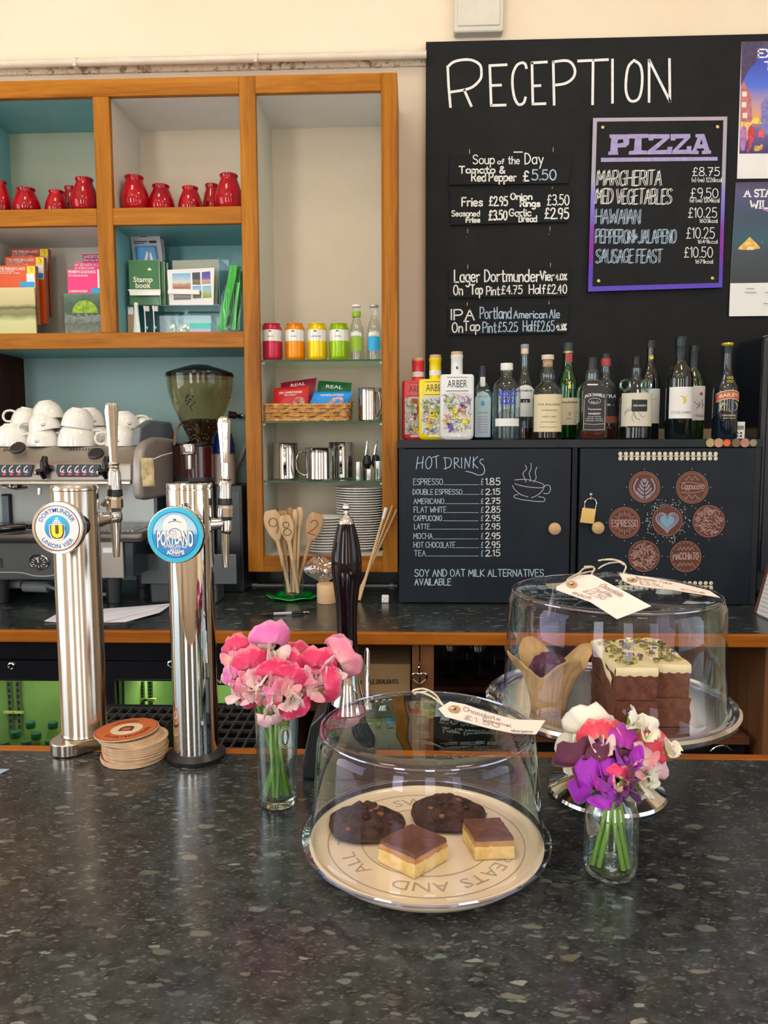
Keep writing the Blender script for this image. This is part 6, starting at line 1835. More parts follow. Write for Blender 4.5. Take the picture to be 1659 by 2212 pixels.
# badge on the second fridge
m=M(); D=DFR - .0215
m.box(WX(440,1470,D),WX(489,1470,D),D,D+.0012,WZ(470,1480,D),WZ(470,1463,D))
bd=build('badge',m,mat('black_badge',(0.01,0.01,0.012),.3),f2)
m=M(); wtext(m,'FRONT',443,486,1476,1467,D,.01); build('lettering',m,WPR,bd)
# fridge shelf and capped bottles
zsh=WZ(66,1567,2.25) - 0.185
m=M(); m.box(a1+.035,b1 - .035,DFR+.04,2.49,zsh - .004,zsh - .0006); build('wire_shelf',m,ALU,f1)
BG2=thin('pale_yellow_bottle',(0.86,0.88,0.55),.08,2.6,.02,(1,1,.8))
CGR=mat('dark_green_cap',(0.008,0.07,0.045),.35)
bots=[(66,1566,2.28),(114,1563,2.28),(78,1583,2.19),(56,1597,2.13),(108,1594,2.14),(33,1583,2.20),(8,1600,2.12),(98,1608,2.08),(28,1607,2.07)]
first=None
names=['rear one in the middle','rear right one','centre one of the second row','one in the front row left of centre','one at the right of the second row','one at the left of the second row','leftmost one at the picture edge','front one beside the brushed column','front left one mostly cut by the bar edge']
for i,(px,py,D) in enumerate(bots):
 c=W(px,py,D)
 if first is None:
  first=o=thing('fridge_bottle','','bottle',(0,0,0),'green-capped bottles in the left fridge')
  m=M(); m.lathe([(.0005,0),(.027,0),(.029,.004),(.029,.11),(.026,.13),(.013,.160),(.011,.172)],(0,0,0),24); build('glass_body',m,BG2,o,smooth=True)
  m=M(); m.lathe([(.0005,.003),(.026,.003),(.027,.11),(.024,.128),(.0005,.130)],(0,0,0),20); build('drink',m,thin('yellow_drink',(0.85,0.82,0.35),.03,3,.03),o,smooth=True)
  m=M(); m.lathe([(.0142,.166),(.0148,.170),(.0148,.182),(.0135,.185),(.0005,.185)],(0,0,0),24); build('cap',m,CGR,o,smooth=True)
 else:
  o=copytree(first)
 o.location=(c.x,D,zsh); o['label']='green-capped fridge bottle, '+names[i]
# wooden carcass of the back bar to the right of the fridges
bbk=thing('back_bar_cabinet','dark open wooden back bar cabinet under the worktop at right','cabinet',(WX(1250,1500,2.0),2.0,0))
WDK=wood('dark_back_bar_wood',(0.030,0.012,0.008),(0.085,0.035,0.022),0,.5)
WMB=wood('brown_upright_wood',(0.16,0.065,0.028),(0.28,0.125,0.055),2,.45)
xa_,xb_=WX(614,1500,2.0),2.35
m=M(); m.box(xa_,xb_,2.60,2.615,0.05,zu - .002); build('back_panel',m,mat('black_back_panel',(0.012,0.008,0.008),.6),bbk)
for px0,px1,mt in ((614,622,WMB),(890,905.5,WMB),(908,937,WMB),(1653,1690,WMB)):
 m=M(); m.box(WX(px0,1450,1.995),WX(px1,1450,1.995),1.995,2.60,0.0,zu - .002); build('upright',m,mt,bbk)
zbx=WZ(800,1507,2.06)
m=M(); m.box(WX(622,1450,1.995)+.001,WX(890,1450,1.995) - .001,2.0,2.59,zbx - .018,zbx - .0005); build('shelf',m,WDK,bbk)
zgs=WZ(1000,1512,2.18)
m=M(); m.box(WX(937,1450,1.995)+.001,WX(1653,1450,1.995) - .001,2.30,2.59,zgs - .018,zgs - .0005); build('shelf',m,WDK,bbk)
zlow_=WZ(1500,1592,2.02)
m=M(); m.box(WX(1080,1600,2.02),WX(1619,1600,2.02),2.02,2.45,WZ(1500,1607,2.02),zlow_); build('drawer_top',m,wood('mid_drawer_wood',(0.085,0.030,0.015),(0.17,0.065,0.035),0,.4),bbk)
m=M(); m.box(WX(1080,1600,2.02)+.01,WX(1612,1600,2.02),2.03,2.44,WZ(1500,1607,2.02) - .16,WZ(1500,1607,2.02) - .001); build('drawer_body',m,FRB,bbk)
m=M(); m.box(WX(937,1450,1.995)+.001,WX(1653,1450,1.995) - .001,2.0,2.59,.10,.12); build('shelf',m,WDK,bbk)
m=M(); m.tube(_c3([W(1535,1622,2.018),W(1548,1613,2.012),W(1565,1611,2.012),W(1580,1620,2.018)]),.002,6); build('handle',m,CHROME,bbk,smooth=True)
# cardboard box
o=thing('cardboard_box','tan cardboard box with handwriting on the shelf under the worktop','box',(WX(770,1507,2.10),2.10,zbx))
CB=mat('brown_cardboard',(0.46,0.29,0.13),.8,var=.05)
x0,x1,z9=WX(640,1470,2.08),WX(886.5,1470,2.08),WZ(800,1434,2.08)
m=M(); m.box(x0,x1,2.08,2.40,zbx,z9 - .02); build('body',m,CB,o,bevel=.002)
m=M(); m.box(x0 - .001,x1+.0005,2.079,2.401,z9 - .0205,z9); build('lid',m,CB,o,bevel=.001)
m=M(); chalk(m,'C',779,783,1476,1470,2.0795,1.6); chalk(m,'LE DRAUGHTS',800,860,1477,1468,2.0795,1.6); build('lettering',m,INK,o)
# heart-shaped opener on a hook
o=thing('heart_opener','chrome heart-shaped opener hanging on the wooden upright','bottle opener',W(908,1465,1.985))
hp=[(906+17*math.sin(t)**3,1465 - 15*(13*math.cos(t) - 5*math.cos(2*t) - 2*math.cos(3*t) - math.cos(4*t))/16) for t in [2*PI*i/36 for i in range(37)]]
m=M(); m.tube([W(a,b,1.984) for a,b in hp],.0028,8,False); build('heart_frame',m,CHROME,o,smooth=True)
m=M(); m.tube(_c3([W(906,1432,1.993),W(905,1440,1.980),W(906,1452,1.980),W(908,1462,1.986)]),.0024,8); m.tube([W(908,1482,1.984),W(909,1490,1.985)],.003,8); build('hook',m,CHROME,o,smooth=True)
# stemmed glasses in the dark
first=None
GL=[(975,2.40,'leftmost'),(1008,2.50,'behind the leftmost pair'),(1035,2.39,'third from the left'),(1068,2.48,'fourth from the left'),(1100,2.40,'rightmost')]
for px,D,wd in GL:
 x=WX(px,1480,D)
 if first is None:
  first=o=thing('stemmed_glass','','glass',(0,0,0),'stemmed glasses on the dark shelf')
  m=M(); m.lathe([(.0005,.052),(.012,.055),(.028,.075),(.036,.105),(.037,.130),(.033,.158),(.0325,.158),(.0355,.130),(.0345,.105),(.027,.077),(.0005,.060)],(0,0,0),24); build('bowl',m,CLEAR,o,smooth=True)
  m=M(); m.lathe([(.0005,0),(.032,0),(.031,.002),(.006,.006),(.004,.015),(.0065,.025),(.004,.035),(.005,.050),(.0005,.053)],(0,0,0),20); build('stem',m,CLEAR,o,smooth=True)
 else:o=copytree(first)
 o.location=(x,D,zgs); o['label']='stemmed glass on the dark shelf under the worktop, '+wd
# black mesh crates between the bars
zcr=WZ(300,1527,1.74)
ub=thing('under_bar_shelf','dark steel shelf under the bar carrying the black mesh crates','shelf',(0,1.5,0))
m=M(); m.box(-1.5,.4,1.40,1.80,.60,.625)
for x in (-1.48,.38):
 for y in (1.41,1.79):m.box(x - .015,x+.015,y - .01,y+.01,0,.60)
build('frame',m,mat('dark_steel_frame',(0.03,0.03,0.035),.4,.6),ub)
def crate(lb,pxa,pxb,yfar,D0,D1):
 zt_=zcr
 x0,x1=WX(pxa,yfar,D1),WX(pxb,yfar,D1)
 o=thing('mesh_crate',lb,'crate',((x0+x1)/2,(D0+D1)/2,.626),'black mesh crates behind the bar')
 m=M()
 n=8; k_=6
 for i in range(n+1):
  x=x0+(x1 - x0)*i/n; m.box(x - .0013,x+.0013,D0,D1,zt_ - .008,zt_)
 for j in range(k_+1):
  y=D0+(D1 - D0)*j/k_; m.box(x0 - .0035,x1+.0035,y - .0013,y+.0013,zt_ - .0085,zt_ - .0005)
 build('grid',m,mat('crate_bar_plastic',(0.05,0.05,0.053),.4),o)
 m=M(); m.box(x0 - .006,x0 - .003,D0 - .004,D1+.004,.627,zt_+.004); m.box(x1+.003,x1+.006,D0 - .004,D1+.004,.627,zt_+.004)
 m.box(x0 - .003,x1+.003,D0 - .006,D0 - .003,.627,zt_+.004); m.box(x0 - .003,x1+.003,D1+.003,D1+.006,.627,zt_+.004); m.box(x0,x1,D0,D1,.627,.632)
 build('wall',m,mat('crate_black_plastic',(0.008,0.008,0.009),.5),o)
crate('black mesh crate showing between the two beer columns',226,392,1527,1.48,1.74)
crate('black mesh crate showing between the chrome column and the pink flowers',462,640,1518,1.46,1.755)
# ================================================================ things on the back worktop
zw=ZB+0.0008
o=thing('paper_sheets','loose white paper sheets lying on the back worktop behind the columns','paper',G(230,1335,zw))
for j,q_ in enumerate(([(95,1342),(130,1322),(372,1313),(345,1328),(270,1344),(150,1347)],[(122,1340),(190,1320),(368,1312),(330,1322),(215,1346)])):
 m=M(); zz=zw+.0006+.002*j
 def up(a,b):
  p=G(a,b,zz); return (p.x,p.y,zz+(.012 if a>360 else .006 if a>325 else 0))
 m.prism(q_,up,lambda a,b:tuple(Vector(up(a,b))+Vector((0,0,.0005))))
 build('sheet',m,MATLAV,o)
# pen
o=thing('pen','black and clear ballpoint pen lying in front of the spoon glass','pen',G(612,1328,zw))
a,b=G(562,1331,zw)+Vector((0,0,.005)),G(668,1326,zw)+Vector((0,0,.005))
L=lambda t:a+(b - a)*t
m=M(); m.tube([L(.0),L(.04),L(.10)],[.0012,.003,.0045],10); m.tube([L(.10),L(.27)],.0047,10); build('grip',m,BLACKP,o,smooth=True)
m=M(); m.tube([L(.27),L(.64)],.0043,10); build('barrel',m,mat('clear_grey_plastic',(0.45,0.47,0.48),.15),o,smooth=True)
m=M(); m.tube([L(.64),L(.88)],.0048,10); build('cap',m,BLACKP,o,smooth=True)
m=M(); m.tube([L(.88),L(.95),L(1)],[.0035,.003,.001],10); build('clicker',m,STEEL,o,smooth=True)
# green tray under the spoon glass
Dg=G(632,1296,zw).y
cx_=G(632,1293,zw)
o=thing('green_dish','glossy green scalloped dish under the spoon glass','dish',cx_)
m=M(); R_=.077
m.grid(lambda u,v:(cx_.x+math.cos(2*PI*u)*R_*(v*(1+.10*math.cos(6*2*PI*u)*v)),cx_.y+math.sin(2*PI*u)*R_*.8*(v*(1+.10*math.cos(6*2*PI*u)*v)),zw+.003+.020*max(0,v - .62)+.004*math.cos(6*2*PI*u)*v*v*(v>.5)),48,8,True)
ob=build('dish',m,mat('translucent_green',(0.0,0.30,0.03),.08,coat=1),o,smooth=True,ang=3)
sd=ob.modifiers.new('solid','SOLIDIFY'); sd.thickness=.003; sd.offset=1
m=M(); m.lathe([(.0005,0),(.03,0),(.026,.0035),(.0005,.0035)],(cx_.x,cx_.y,zw),24); build('foot',m,mat('translucent_green',(0,0,0)),o,smooth=True)
# glass with wooden spoons
zg=zw+.0072
gx,gy=WX(634,1290,cx_.y),cx_.y
o=thing('spoon_glass','straight clear glass holding numbered wooden spoons','glass',(gx,gy,zg))
hg=WZ(634,1206,gy) - zg; rg=23.5*mpp(gy)
m=M(); m.lathe([(.0005,0),(rg*.92,0),(rg,.004),(rg*1.02,hg),(rg*.97,hg),(rg*.93,.010),(.0005,.009)],(gx,gy,zg),32); build('glass_body',m,CLEAR,o,smooth=True)
SPW=[wood('beech_spoon_light',(0.56,0.36,0.19),(0.76,0.54,0.33),2,.55),wood('beech_spoon_dark',(0.38,0.20,0.09),(0.56,0.34,0.18),2,.55)]
def spoon(lb,hx_,hy_,w,hh,bx,by,D0,D1,num=None,mt=0,numcol=True,long=False):
 # head centre (px), head half size (px), bottom end (px) ; D0 depth of head, D1 depth of the handle foot
 H=W(hx_,hy_,D0); B=W(bx,by,D1)
 if B.z<zg+.013:B.z=zg+.013
 ax=(H - B).normalized()
 side=ax.cross(Vector((0,1,0))).normalized()*1.0
 nrm=side.cross(ax).normalized()
 if nrm.y>0:nrm=-nrm
 s_=mpp(D0)
 w_,h_=w*s_,hh*s_
 o=thing('wooden_spoon',lb,'spoon',B,'wooden spoons in the glass')
 prof=[]
 for i in range(17):
  t=i/16
  wd=w_*(max(0,math.sin(PI*min(1,(t*.93+.07))**.78))**.62) if t<1 else w_*.12
  prof.append((h_ - 2*h_*t,wd))
 m=M()
 m.grid(lambda u,v:tuple(H+ax*prof[int(v*16)][0]+side*prof[int(v*16)][1]*math.cos(2*PI*u)+nrm*(.0045*math.sin(2*PI*u)*(prof[int(v*16)][1]/w_)**.5 - .003*math.cos(2*PI*u)**2*0)),20,17,True)
 build('bowl',m,SPW[mt],o,smooth=True,ang=2)
 m=M(); s0=H - ax*h_*.78
 m.tube([s0,H - ax*h_*1.15,(H - ax*h_*1.15+B)/2,B],[.0075 if w>14 else .0055,.0062,.0055,.0058],10); build('handle',m,SPW[mt],o,smooth=True)
 if num:
  m=M(); st,wd=strokes(num,1.2)
  hgt=h_*.95
  for s in st:
   ribbon(m,[H+side*((a/wd - .5)*hgt*.55)*(-1 if side.x<0 else 1)+ax*((b/10 - .45)*hgt)+nrm*.0050 for a,b in s],.0022,nrm*.0004)
  build('number',m,mat('brown_pen',(0.12,0.05,0.03),.7),o)
 return o
sp=spoon
sp('wooden spoon marked 9, leaning furthest left in the glass',592,1137,20,36,626,1286,gy - .014,gy+.002,'9',0)
sp('wooden spoon marked 8 in front at the centre of the glass',620,1143,16,31,644,1287,gy - .022,gy - .006,'8',0)
sp('wooden spoon marked 2 leaning right out of the glass',677,1140,19,33,640,1286,gy - .006,gy+.004,'2',1)
sp('darker wooden spoon behind the spoon marked 9',612,1132,13,30,622,1286,gy+.012,gy+.010,None,1)
sp('narrow wooden spoon behind the centre of the glass',627,1118,7,22,632,1286,gy+.022,gy+.012,None,1)
sp('wooden spoon standing upright at the back of the glass',647,1121,8,26,640,1286,gy+.016,gy+.010,None,0)
sp('small wooden spoon seen edge-on at the centre back',637,1124,6,24,635,1286,gy+.004,gy+.002,None,0)
# little beech pot with film
D=G(706,1304,zw).y+.02
o=thing('wooden_pot','small round beech pot with crumpled clear film on it beside the pump handle','pot',(WX(706,1304,D),D,zw))
m=M(); r_=21.5*mpp(D); h_=WZ(706,1260,D) - zw
m.lathe([(.0005,0),(r_*.97,0),(r_,.003),(r_,h_ - .003),(r_*.95,h_),(.0005,h_)],(o.location.x,D,zw),32); build('body',m,wood('beech_pot',(0.55,0.34,0.18),(0.74,0.52,0.32),0,.5),o,smooth=True)
o=thing('clear_film','crumpled clear plastic film resting on the wooden pot','plastic film',(WX(697,1260,D),D+.02,zw+h_+.0005))
rnd=random.Random(4)
m=M(); o_=o.location
m.grid(lambda u,v:(o_.x+math.cos(2*PI*u)*(.012+.034*math.sin(PI*v))*(1+.25*math.sin(5*2*PI*u+v*6)) - .012*v,o_.y+math.sin(2*PI*u)*(.010+.018*math.sin(PI*v)),o_.z+v*.078+.003*math.sin(7*2*PI*u)),30,9,True)
build('film',m,thin('crumpled_film',(0.95,.97,.97),.12,1.6,.05),o,smooth=True,ang=.4)
# dice
o=thing('die','white die with black dots on the worktop below the cupboard','die',G(832,1302,zw))
D=o.location.y
s_=7.6*mpp(D)
m=M(); m.box(o.location.x - s_,o.location.x+s_,D,D+2*s_,zw,zw+2*s_); build('cube',m,WPR,o,bevel=.002,seg=3)
m=M()
for a,b in ((-.45,-.45),(.45,-.45),(0,0),(-.45,.45),(.45,.45)):
 m.lathe([(.0001,.0004),(.0013,.0003),(.0014,0)],(o.location.x+a*s_,D - .0001,zw+s_+b*s_),8,'y')
build('dots',m,INK,o)
# three thin sticks
stk=[((791,1245),(834,1098),(2.46,2.395),.0045,'pale white-tipped wooden stick, thickest of three leaning against the shelf unit'),((788,1250),(848,1092),(2.45,2.40),.0028,'thin wooden stick in the middle of the three leaning ones'),((786,1254),(857,1101),(2.44,2.41),.0030,'thin wooden stick, rightmost of the three leaning ones')]
for (bx,by),(tx,ty),(d0,d1),r_,lb in stk:
 T=W(tx,ty,d1)
 B=W(bx,by,2.36)
 dr=(B - T); t=(T.z - zw - .003)/-dr.z; B=T+dr*t
 o=thing('wooden_stick',lb,'stick',B,'wooden sticks leaning by the shelf unit')
 m=M(); m.tube([B,T],r_,8); build('shaft',m,SPW[0],o,smooth=True)
 if r_>.004:
  m=M(); dd=(T - B).normalized(); m.tube([T - dd*.035,T+dd*.002],[r_*1.15,r_*1.4],8); lab(build('tip',m,WPR,o,smooth=True),'white tip')
# pipe along the wall foot, with clips
o=thing('skirting_pipe','thin white pipe on clips along the back of the worktop','pipe',(WX(650,1268,2.66),2.66,zw))
zp=WZ(650,1266,2.60)
m=M(); m.tube([(WX(480,1266,2.6),2.60,zp),(WX(858,1266,2.6),2.60,zp)],.0075,10); build('pipe',m,mat('grey_white_pipe',(0.42,0.40,0.37),.4),o,smooth=True)
for px in (548,846):
 m=M(); x=WX(px,1270,2.59); m.box(x - .008,x+.008,2.588,2.612,zw,zp+.009); build('pipe_clip',m,mat('cream_plastic',(0,0,0)),o,bevel=.001)
# menu stand at right edge
o=thing('menu_stand','leaning white menu sheet in a wooden edge frame at the right picture edge','menu',G(1650,1335,zw))
A,B_=G(1629,1322,zw+.004),G(1720,1362,zw+.004)
T0,T1=A+Vector((.055,.02,.0)),B_+Vector((.06,.03,.0))
T0.z=T1.z=zw+.20
n=(B_ - A).cross(T0 - A).normalized()
if n.y>0:n=-n
m=M(); m.slab(A,B_,T1,T0,n,.006); build('sheet',m,mat('menu_white',(0.80,0.80,0.82),.4),o)
m=M(); e=(B_ - A).normalized()*.014; m.slab(A+n*.001,A+e+n*.001,T0+e+n*.001,T0+n*.001,n,.0008); build('wooden_border',m,wood('menu_border_wood',(0.10,0.04,0.03),(0.22,0.10,0.07),2,.5),o)
m=M()
for i in range(14):
 p,q2=A+(T0 - A)*(.06+.06*i)+e*1.4,B_+(T1 - B_)*(.06+.06*i)
 ribbon(m,[p,p+(q2 - p)*(.5+.3*((i*37) % 10)/10)],.0016,n*.0016)
build('lettering',m,mat('grey_print',(0,0,0)),o)
bk_=(A+B_)/2+Vector((.05,.10,.003)); m=M(); m.slab(T0 - n*.007,T1 - n*.007,bk_+(B_ - A)*.5,bk_ - (B_ - A)*.5,n,.004); build('back_leg',m,WPR,o)
# dark appliance beyond the cupboard
o=thing('black_appliance','tall black appliance cut off by the right picture edge','appliance',(WX(1700,1250,2.5),2.5,zw))
m=M(); m.box(WX(1642,900,2.45),WX(1642,900,2.45)+.35,2.45,2.655,zw,WZ(1650,722,2.45)); build('body',m,mat('blue_black_gloss',(0.008,0.012,0.022),.2,coat=.4),o,bevel=.02,seg=4)
m=M(); m.box(WX(1655,900,2.45),WX(1655,900,2.45)+.30,2.444,2.4495,zw+.08,WZ(1650,745,2.45)); build('front_panel',m,mat('blue_black_panel',(0.012,0.018,0.03),.3),o,bevel=.002)
# ================================================================ espresso machine
GRY=mat('metallic_grey_panel',(0.34,0.31,0.27),.32,.55,var=.05)
GRYB=mat('blue_grey_plastic',(0.17,0.19,0.22),.35,.2,var=.05)
GRYL=mat('warm_grey_plastic',(0.34,0.31,0.28),.3,.25,var=.04)
DGR=mat('dark_grey_metal',(0.055,0.06,0.065),.35,.4)
GP_=mat('satin_back_plate',(0.30,0.32,0.31),.35,.6,var=.06)
F0=2.20
em=thing('espresso_machine','large grey espresso machine with cups on top at the far left','coffee machine',(WX(60,1300,2.4),2.4,zw))
xl,xr_=-1.62,WX(283,1000,F0)
P3=lambda a,b,d=F0:W(a,b,d)
zT_,zB_=WZ(150,965,2.285),WZ(150,1040,F0)
m=M()
m.prism([(F0,zB_),(F0+.006,zB_+.05),(2.285,zT_),(2.60,zT_),(2.60,zB_),(2.42,zB_)],lambda y,z:(xl,y,z),lambda y,z:(xr_,y,z)); build('upper_body',m,GRY,em,bevel=.006,seg=3)
m=M(); m.box(xl,xr_,F0 - .012,F0+.01,WZ(150,1047,F0),WZ(150,1039,F0)); lab(build('bright_lip',m,mat('bright_lip_metal',(0.62,0.60,0.55),.25,.8),em,bevel=.003),'bright metal lip')
m=M(); m.box(xl,xr_,2.40,2.62,WZ(150,1175,2.40),zB_ - .002); build('back_plate',m,GP_,em)
# tray ledge
zt0,zt1=WZ(150,1172,2.13),WZ(150,1150,2.13)
xtr=WX(308,1160,2.13)
m=M(); m.box(xl,xtr,2.13,2.41,zt0,zt1); build('drip_tray',m,mat('bronze_grey_tray',(0.12,0.11,0.10),.28,.6,var=.2),em,bevel=.012,seg=4)
m=M()
for i in range(60):
 x=xl+.02+i*(xtr - xl - .05)/60; m.box(x,x+.006,2.16,2.39,zt1,zt1+.0015)
build('tray_grille',m,STEEL,em)
m=M(); m.box(xl,WX(206,1210,2.16),2.16,2.62,WZ(100,1254,2.16),zt0 - .001); build('lower_body',m,mat('slate_front',(0.085,0.095,0.10),.3,.4),em,bevel=.006,seg=2)
m=M(); m.box(WX(207,1210,2.16),WX(266,1210,2.16),2.162,2.278,WZ(240,1249,2.16),zt0 - .001); build('control_box',m,GRY,em,bevel=.002)
m=M(); m.box(WX(266,1210,2.16)+.001,WX(289,1210,2.16),2.165,2.276,WZ(240,1247,2.16),zt0 - .001); build('side_cover',m,mat('dark_side_cover',(0.012,0.02,0.03),.2,coat=.4),em,bevel=.004)
m=M(); p=P3(222,1183,2.1605); q2=P3(243,1194,2.1605); m.box(p.x,q2.x,2.1600,2.1615,q2.z,p.z); build('sticker',m,WPR,em)
# side panel and rounded cheek
xs0=WX(290,1000,F0)
m=M(); m.box(xr_+.001,xr_+.012,2.38,2.62,zt1,zB_+.05); build('side_panel',m,DGR,em)
prof=[(2.17,WZ(285,1078,2.17)),(2.163,WZ(285,1040,2.17)),(2.168,WZ(285,1000,2.17)),(2.185,WZ(285,972,2.17)),(2.22,WZ(285,955,2.17)),(2.30,WZ(285,944,2.17)),(2.42,WZ(285,944,2.17) - .002),(2.60,WZ(285,955,2.17)),(2.62,WZ(285,1000,2.17)),(2.62,WZ(285,1080,2.17)),(2.40,WZ(285,1084,2.17)),(2.22,WZ(285,1083,2.17))]
m=M(); m.prism(prof,lambda y,z:(xr_+.0125,y,z),lambda y,z:(xr_+.045,y,z)); lab(build('side_cheek',m,GRYL,em,bevel=.012,seg=4,smooth=True),'rounded grey side cheek')
m=M(); m.prism([(2.24,zT_+.002),(2.26,WZ(330,925,2.4)),(2.36,WZ(340,905,2.4) - .004),(2.55,WZ(340,905,2.4) - .006),(2.61,zT_+.002)],lambda y,z:(xr_ - .012,y,z),lambda y,z:(xr_+.0115,y,z)); build('cup_rail_end',m,GRYB,em,bevel=.006,seg=3,smooth=True)
m=M(); m.box(xl,xr_+.03,2.54,2.62,.0+ZB+.05,zB_); build('rear_body',m,DGR,em)
# knobs, vents, buttons, levers
for px,py in ((43,971),(211,983),(-30,972)):
 c=P3(px,py,2.255); m=M()
 m.lathe([(.0005,.012),(.019,.012),(.0225,.009),(.023,.003),(.018,0)],(0,0,0),28)
 an=-0.75
 for i,v in enumerate(m.v):
  x,y,z=v; m.v[i]=(x+c.x,y*math.cos(an)+z*math.sin(an)+c.y - .008,-y*math.sin(an)+z*math.cos(an)+c.z)
 build('steam_knob',m,BLACKP,em,smooth=True)
m=M()
for i in range(8):
 p=P3(150+i*6.5,976,2.265); q2=P3(154+i*6.5,969,2.272); m.tube([p,q2],.0013,5)
for i in range(5):
 p=P3(8+i*5,975,2.265); q2=P3(11+i*5,968,2.272); m.tube([p,q2],.0013,5)
build('vent_slots',m,INK,em)
LED=emit('red_button_light',(1,.02,.08),1.5)
for x0,x1 in ((-60,72),(121,217)):
 m=M(); D=F0 - .004
 m.prism([(x0,1005),(x1,1003),(x1 - 6,1030),(x0,1031)] if x0<0 else [(x0+2,1003),(x1,1003),(x1 - 6,1030),(x0+4,1030),(x0,1018)],lambda a,b:W(a,b,D),lambda a,b:W(a,b,D+.012)); pnl=build('button_panel',m,mat('blue_black_pad',(0.03,0.04,0.06),.3),em,bevel=.002)
 for i in range(5):
  cxp=(135+i*15.8) if x0>0 else (9 - 15.8+i*15.8)
  m=M(); drawpx(m,[[(cxp+3,1006),(cxp - 3,1011),(cxp - 4,1019),(cxp+4,1020)],[(cxp - 1,1019),(cxp+3,1015)]],D - .0002,2.0); build('button_icon',m,WPR,pnl)
  m=M(); poly(m,[(cxp - 3,1023),(cxp+3,1023),(cxp+3,1026.5),(cxp - 3,1026.5)],D,.0006); build('button_light',m,LED if i<4 else mat('violet_button',(0.2,0.1,0.3),.4),pnl)
for px in (97,231):
 m=M(); c=P3(px,1013,F0 - .012)
 m.tube([c+Vector((0,.012,.0)),c+Vector((0,0,0)),c+Vector((0,-.004,.020)),c+Vector((0,.004,.034))],[.014,.013,.011,.008],12)
 m.tube([c+Vector((0,.012,-.004)),c+Vector((-.006,-.006,-.012)),c+Vector((.0,-.002,-.028))],[.012,.011,.007],10)
 m.tube([c+Vector((-.026,.004,-.010)),c+Vector((.018,.008,.002))],[.009,.008],10)
 build('steam_lever',m,BLACKG,em,smooth=True)
 m=M(); m.ball((c.x - .028,c.y+.002,c.z - .012),.007,10); build('lever_ball',m,CHROME,em,smooth=True)
# group heads, portafilter, sight glass, gauge
for px in (30,150):
 c=P3(px,1055,2.28); m=M(); m.lathe([(.0005,0),(.034,0),(.036,-.008),(.030,-.020),(.0005,-.022)],(c.x,c.y,zB_ - .001),28); build('group_head',m,CHROME,em,smooth=True)
 m=M(); m.tube([P3(px - 25,1050,2.25),P3(px+5,1056,2.24),P3(px+30,1053,2.25)],.004,8); m.tube([P3(px+56,1054,2.26),P3(px+56,1068,2.26)],.006,10); build('pipework',m,CHROME,em,smooth=True)
m=M(); m.tube([P3(-60,1146,2.10),P3(0,1143,2.11),P3(55,1138,2.14)],[.015,.012,.0105],14); build('portafilter_handle',m,BLACKG,em,smooth=True)
m=M(); m.tube([P3(55,1138,2.14),P3(80,1137,2.19),P3(130,1137,2.25)],.0075,10); build('portafilter_neck',m,mat('warm_chrome',(0.75,0.60,0.48),.12,1.0),em,smooth=True)
m=M(); c=P3(13,1101,2.39); m.box(c.x - .015,c.x+.015,2.388,2.399,WZ(13,1134,2.39),WZ(13,1067,2.39)); sg_=build('sight_frame',m,INK,em,bevel=.008,seg=4)
m=M(); m.box(c.x - .011,c.x+.011,2.385,2.3875,WZ(13,1130,2.39),WZ(13,1071,2.39)); build('sight_glass',m,mat('blue_grey_glass',(0.10,0.15,0.20),.1,coat=.5),em,bevel=.005,seg=3)
c=P3(84.5,1214,2.158); m=M(); m.lathe([(.030,0),(.030,.004),(.027,.006),(.026,.003),(.0005,.003)],c,32,'y',sy=.75); build('gauge',m,CHROME,em,smooth=True)
m=M(); m.lathe([(.0005,.0034),(.0255,.0034)],c,32,'y',sy=.75); build('gauge_face',m,INK,em)
m=M()
for i in range(12):
 a=2*PI*i/12; ribbon(m,[c+Vector((.020*math.cos(a),-.004,.015*math.sin(a))),c+Vector((.014*math.cos(a),-.004,.0105*math.sin(a)))],.0018,Vector((0,-.0004,0)))
ribbon(m,[c+Vector((0,-.004,0)),c+Vector((-.004,-.004,.012))],.003,Vector((0,-.0006,0)))
build('gauge_marks',m,WPR,em)
m=M(); m.tube(_c3([P3(-40,1237,2.158),P3(40,1237,2.158),P3(75,1244,2.157),P3(110,1244,2.157),P3(135,1236,2.158),P3(200,1235,2.158)]),.0022,6); build('trim_line',m,GRYL,em,smooth=True)
m=M(); p,q2=P3(-20,1206,2.159),P3(5,1226,2.159); m.box(p.x,q2.x,2.1575,2.1598,q2.z,p.z); build('badge',m,INK,em)
for px,w_ in ((248,17),(3,18),(-260,17)):
 for D in (2.31,2.56):
  if D>2.4 and px !=248:continue
  x=WX(px,1290,2.31); r_=w_*mpp(2.31)
  m=M(); m.lathe([(.0005,0),(r_*.82,0),(r_*.85,.004),(r_,.09),(.0005,.09)],(x,D,zw),20); build('foot',m,DGR,em,smooth=True)
m=M(); m.tube([P3(20,1262,2.35),P3(48,1262,2.35)],.014,14); m.tube([P3(52,1266,2.35),P3(105,1268,2.35)],.018,14); m.tube([P3(95,1262,2.34),P3(140,1280,2.34),P3(230,1284,2.34)],.006,8); build('hoses',m,mat('grey_hose',(0.25,0.27,0.26),.4),em,smooth=True)
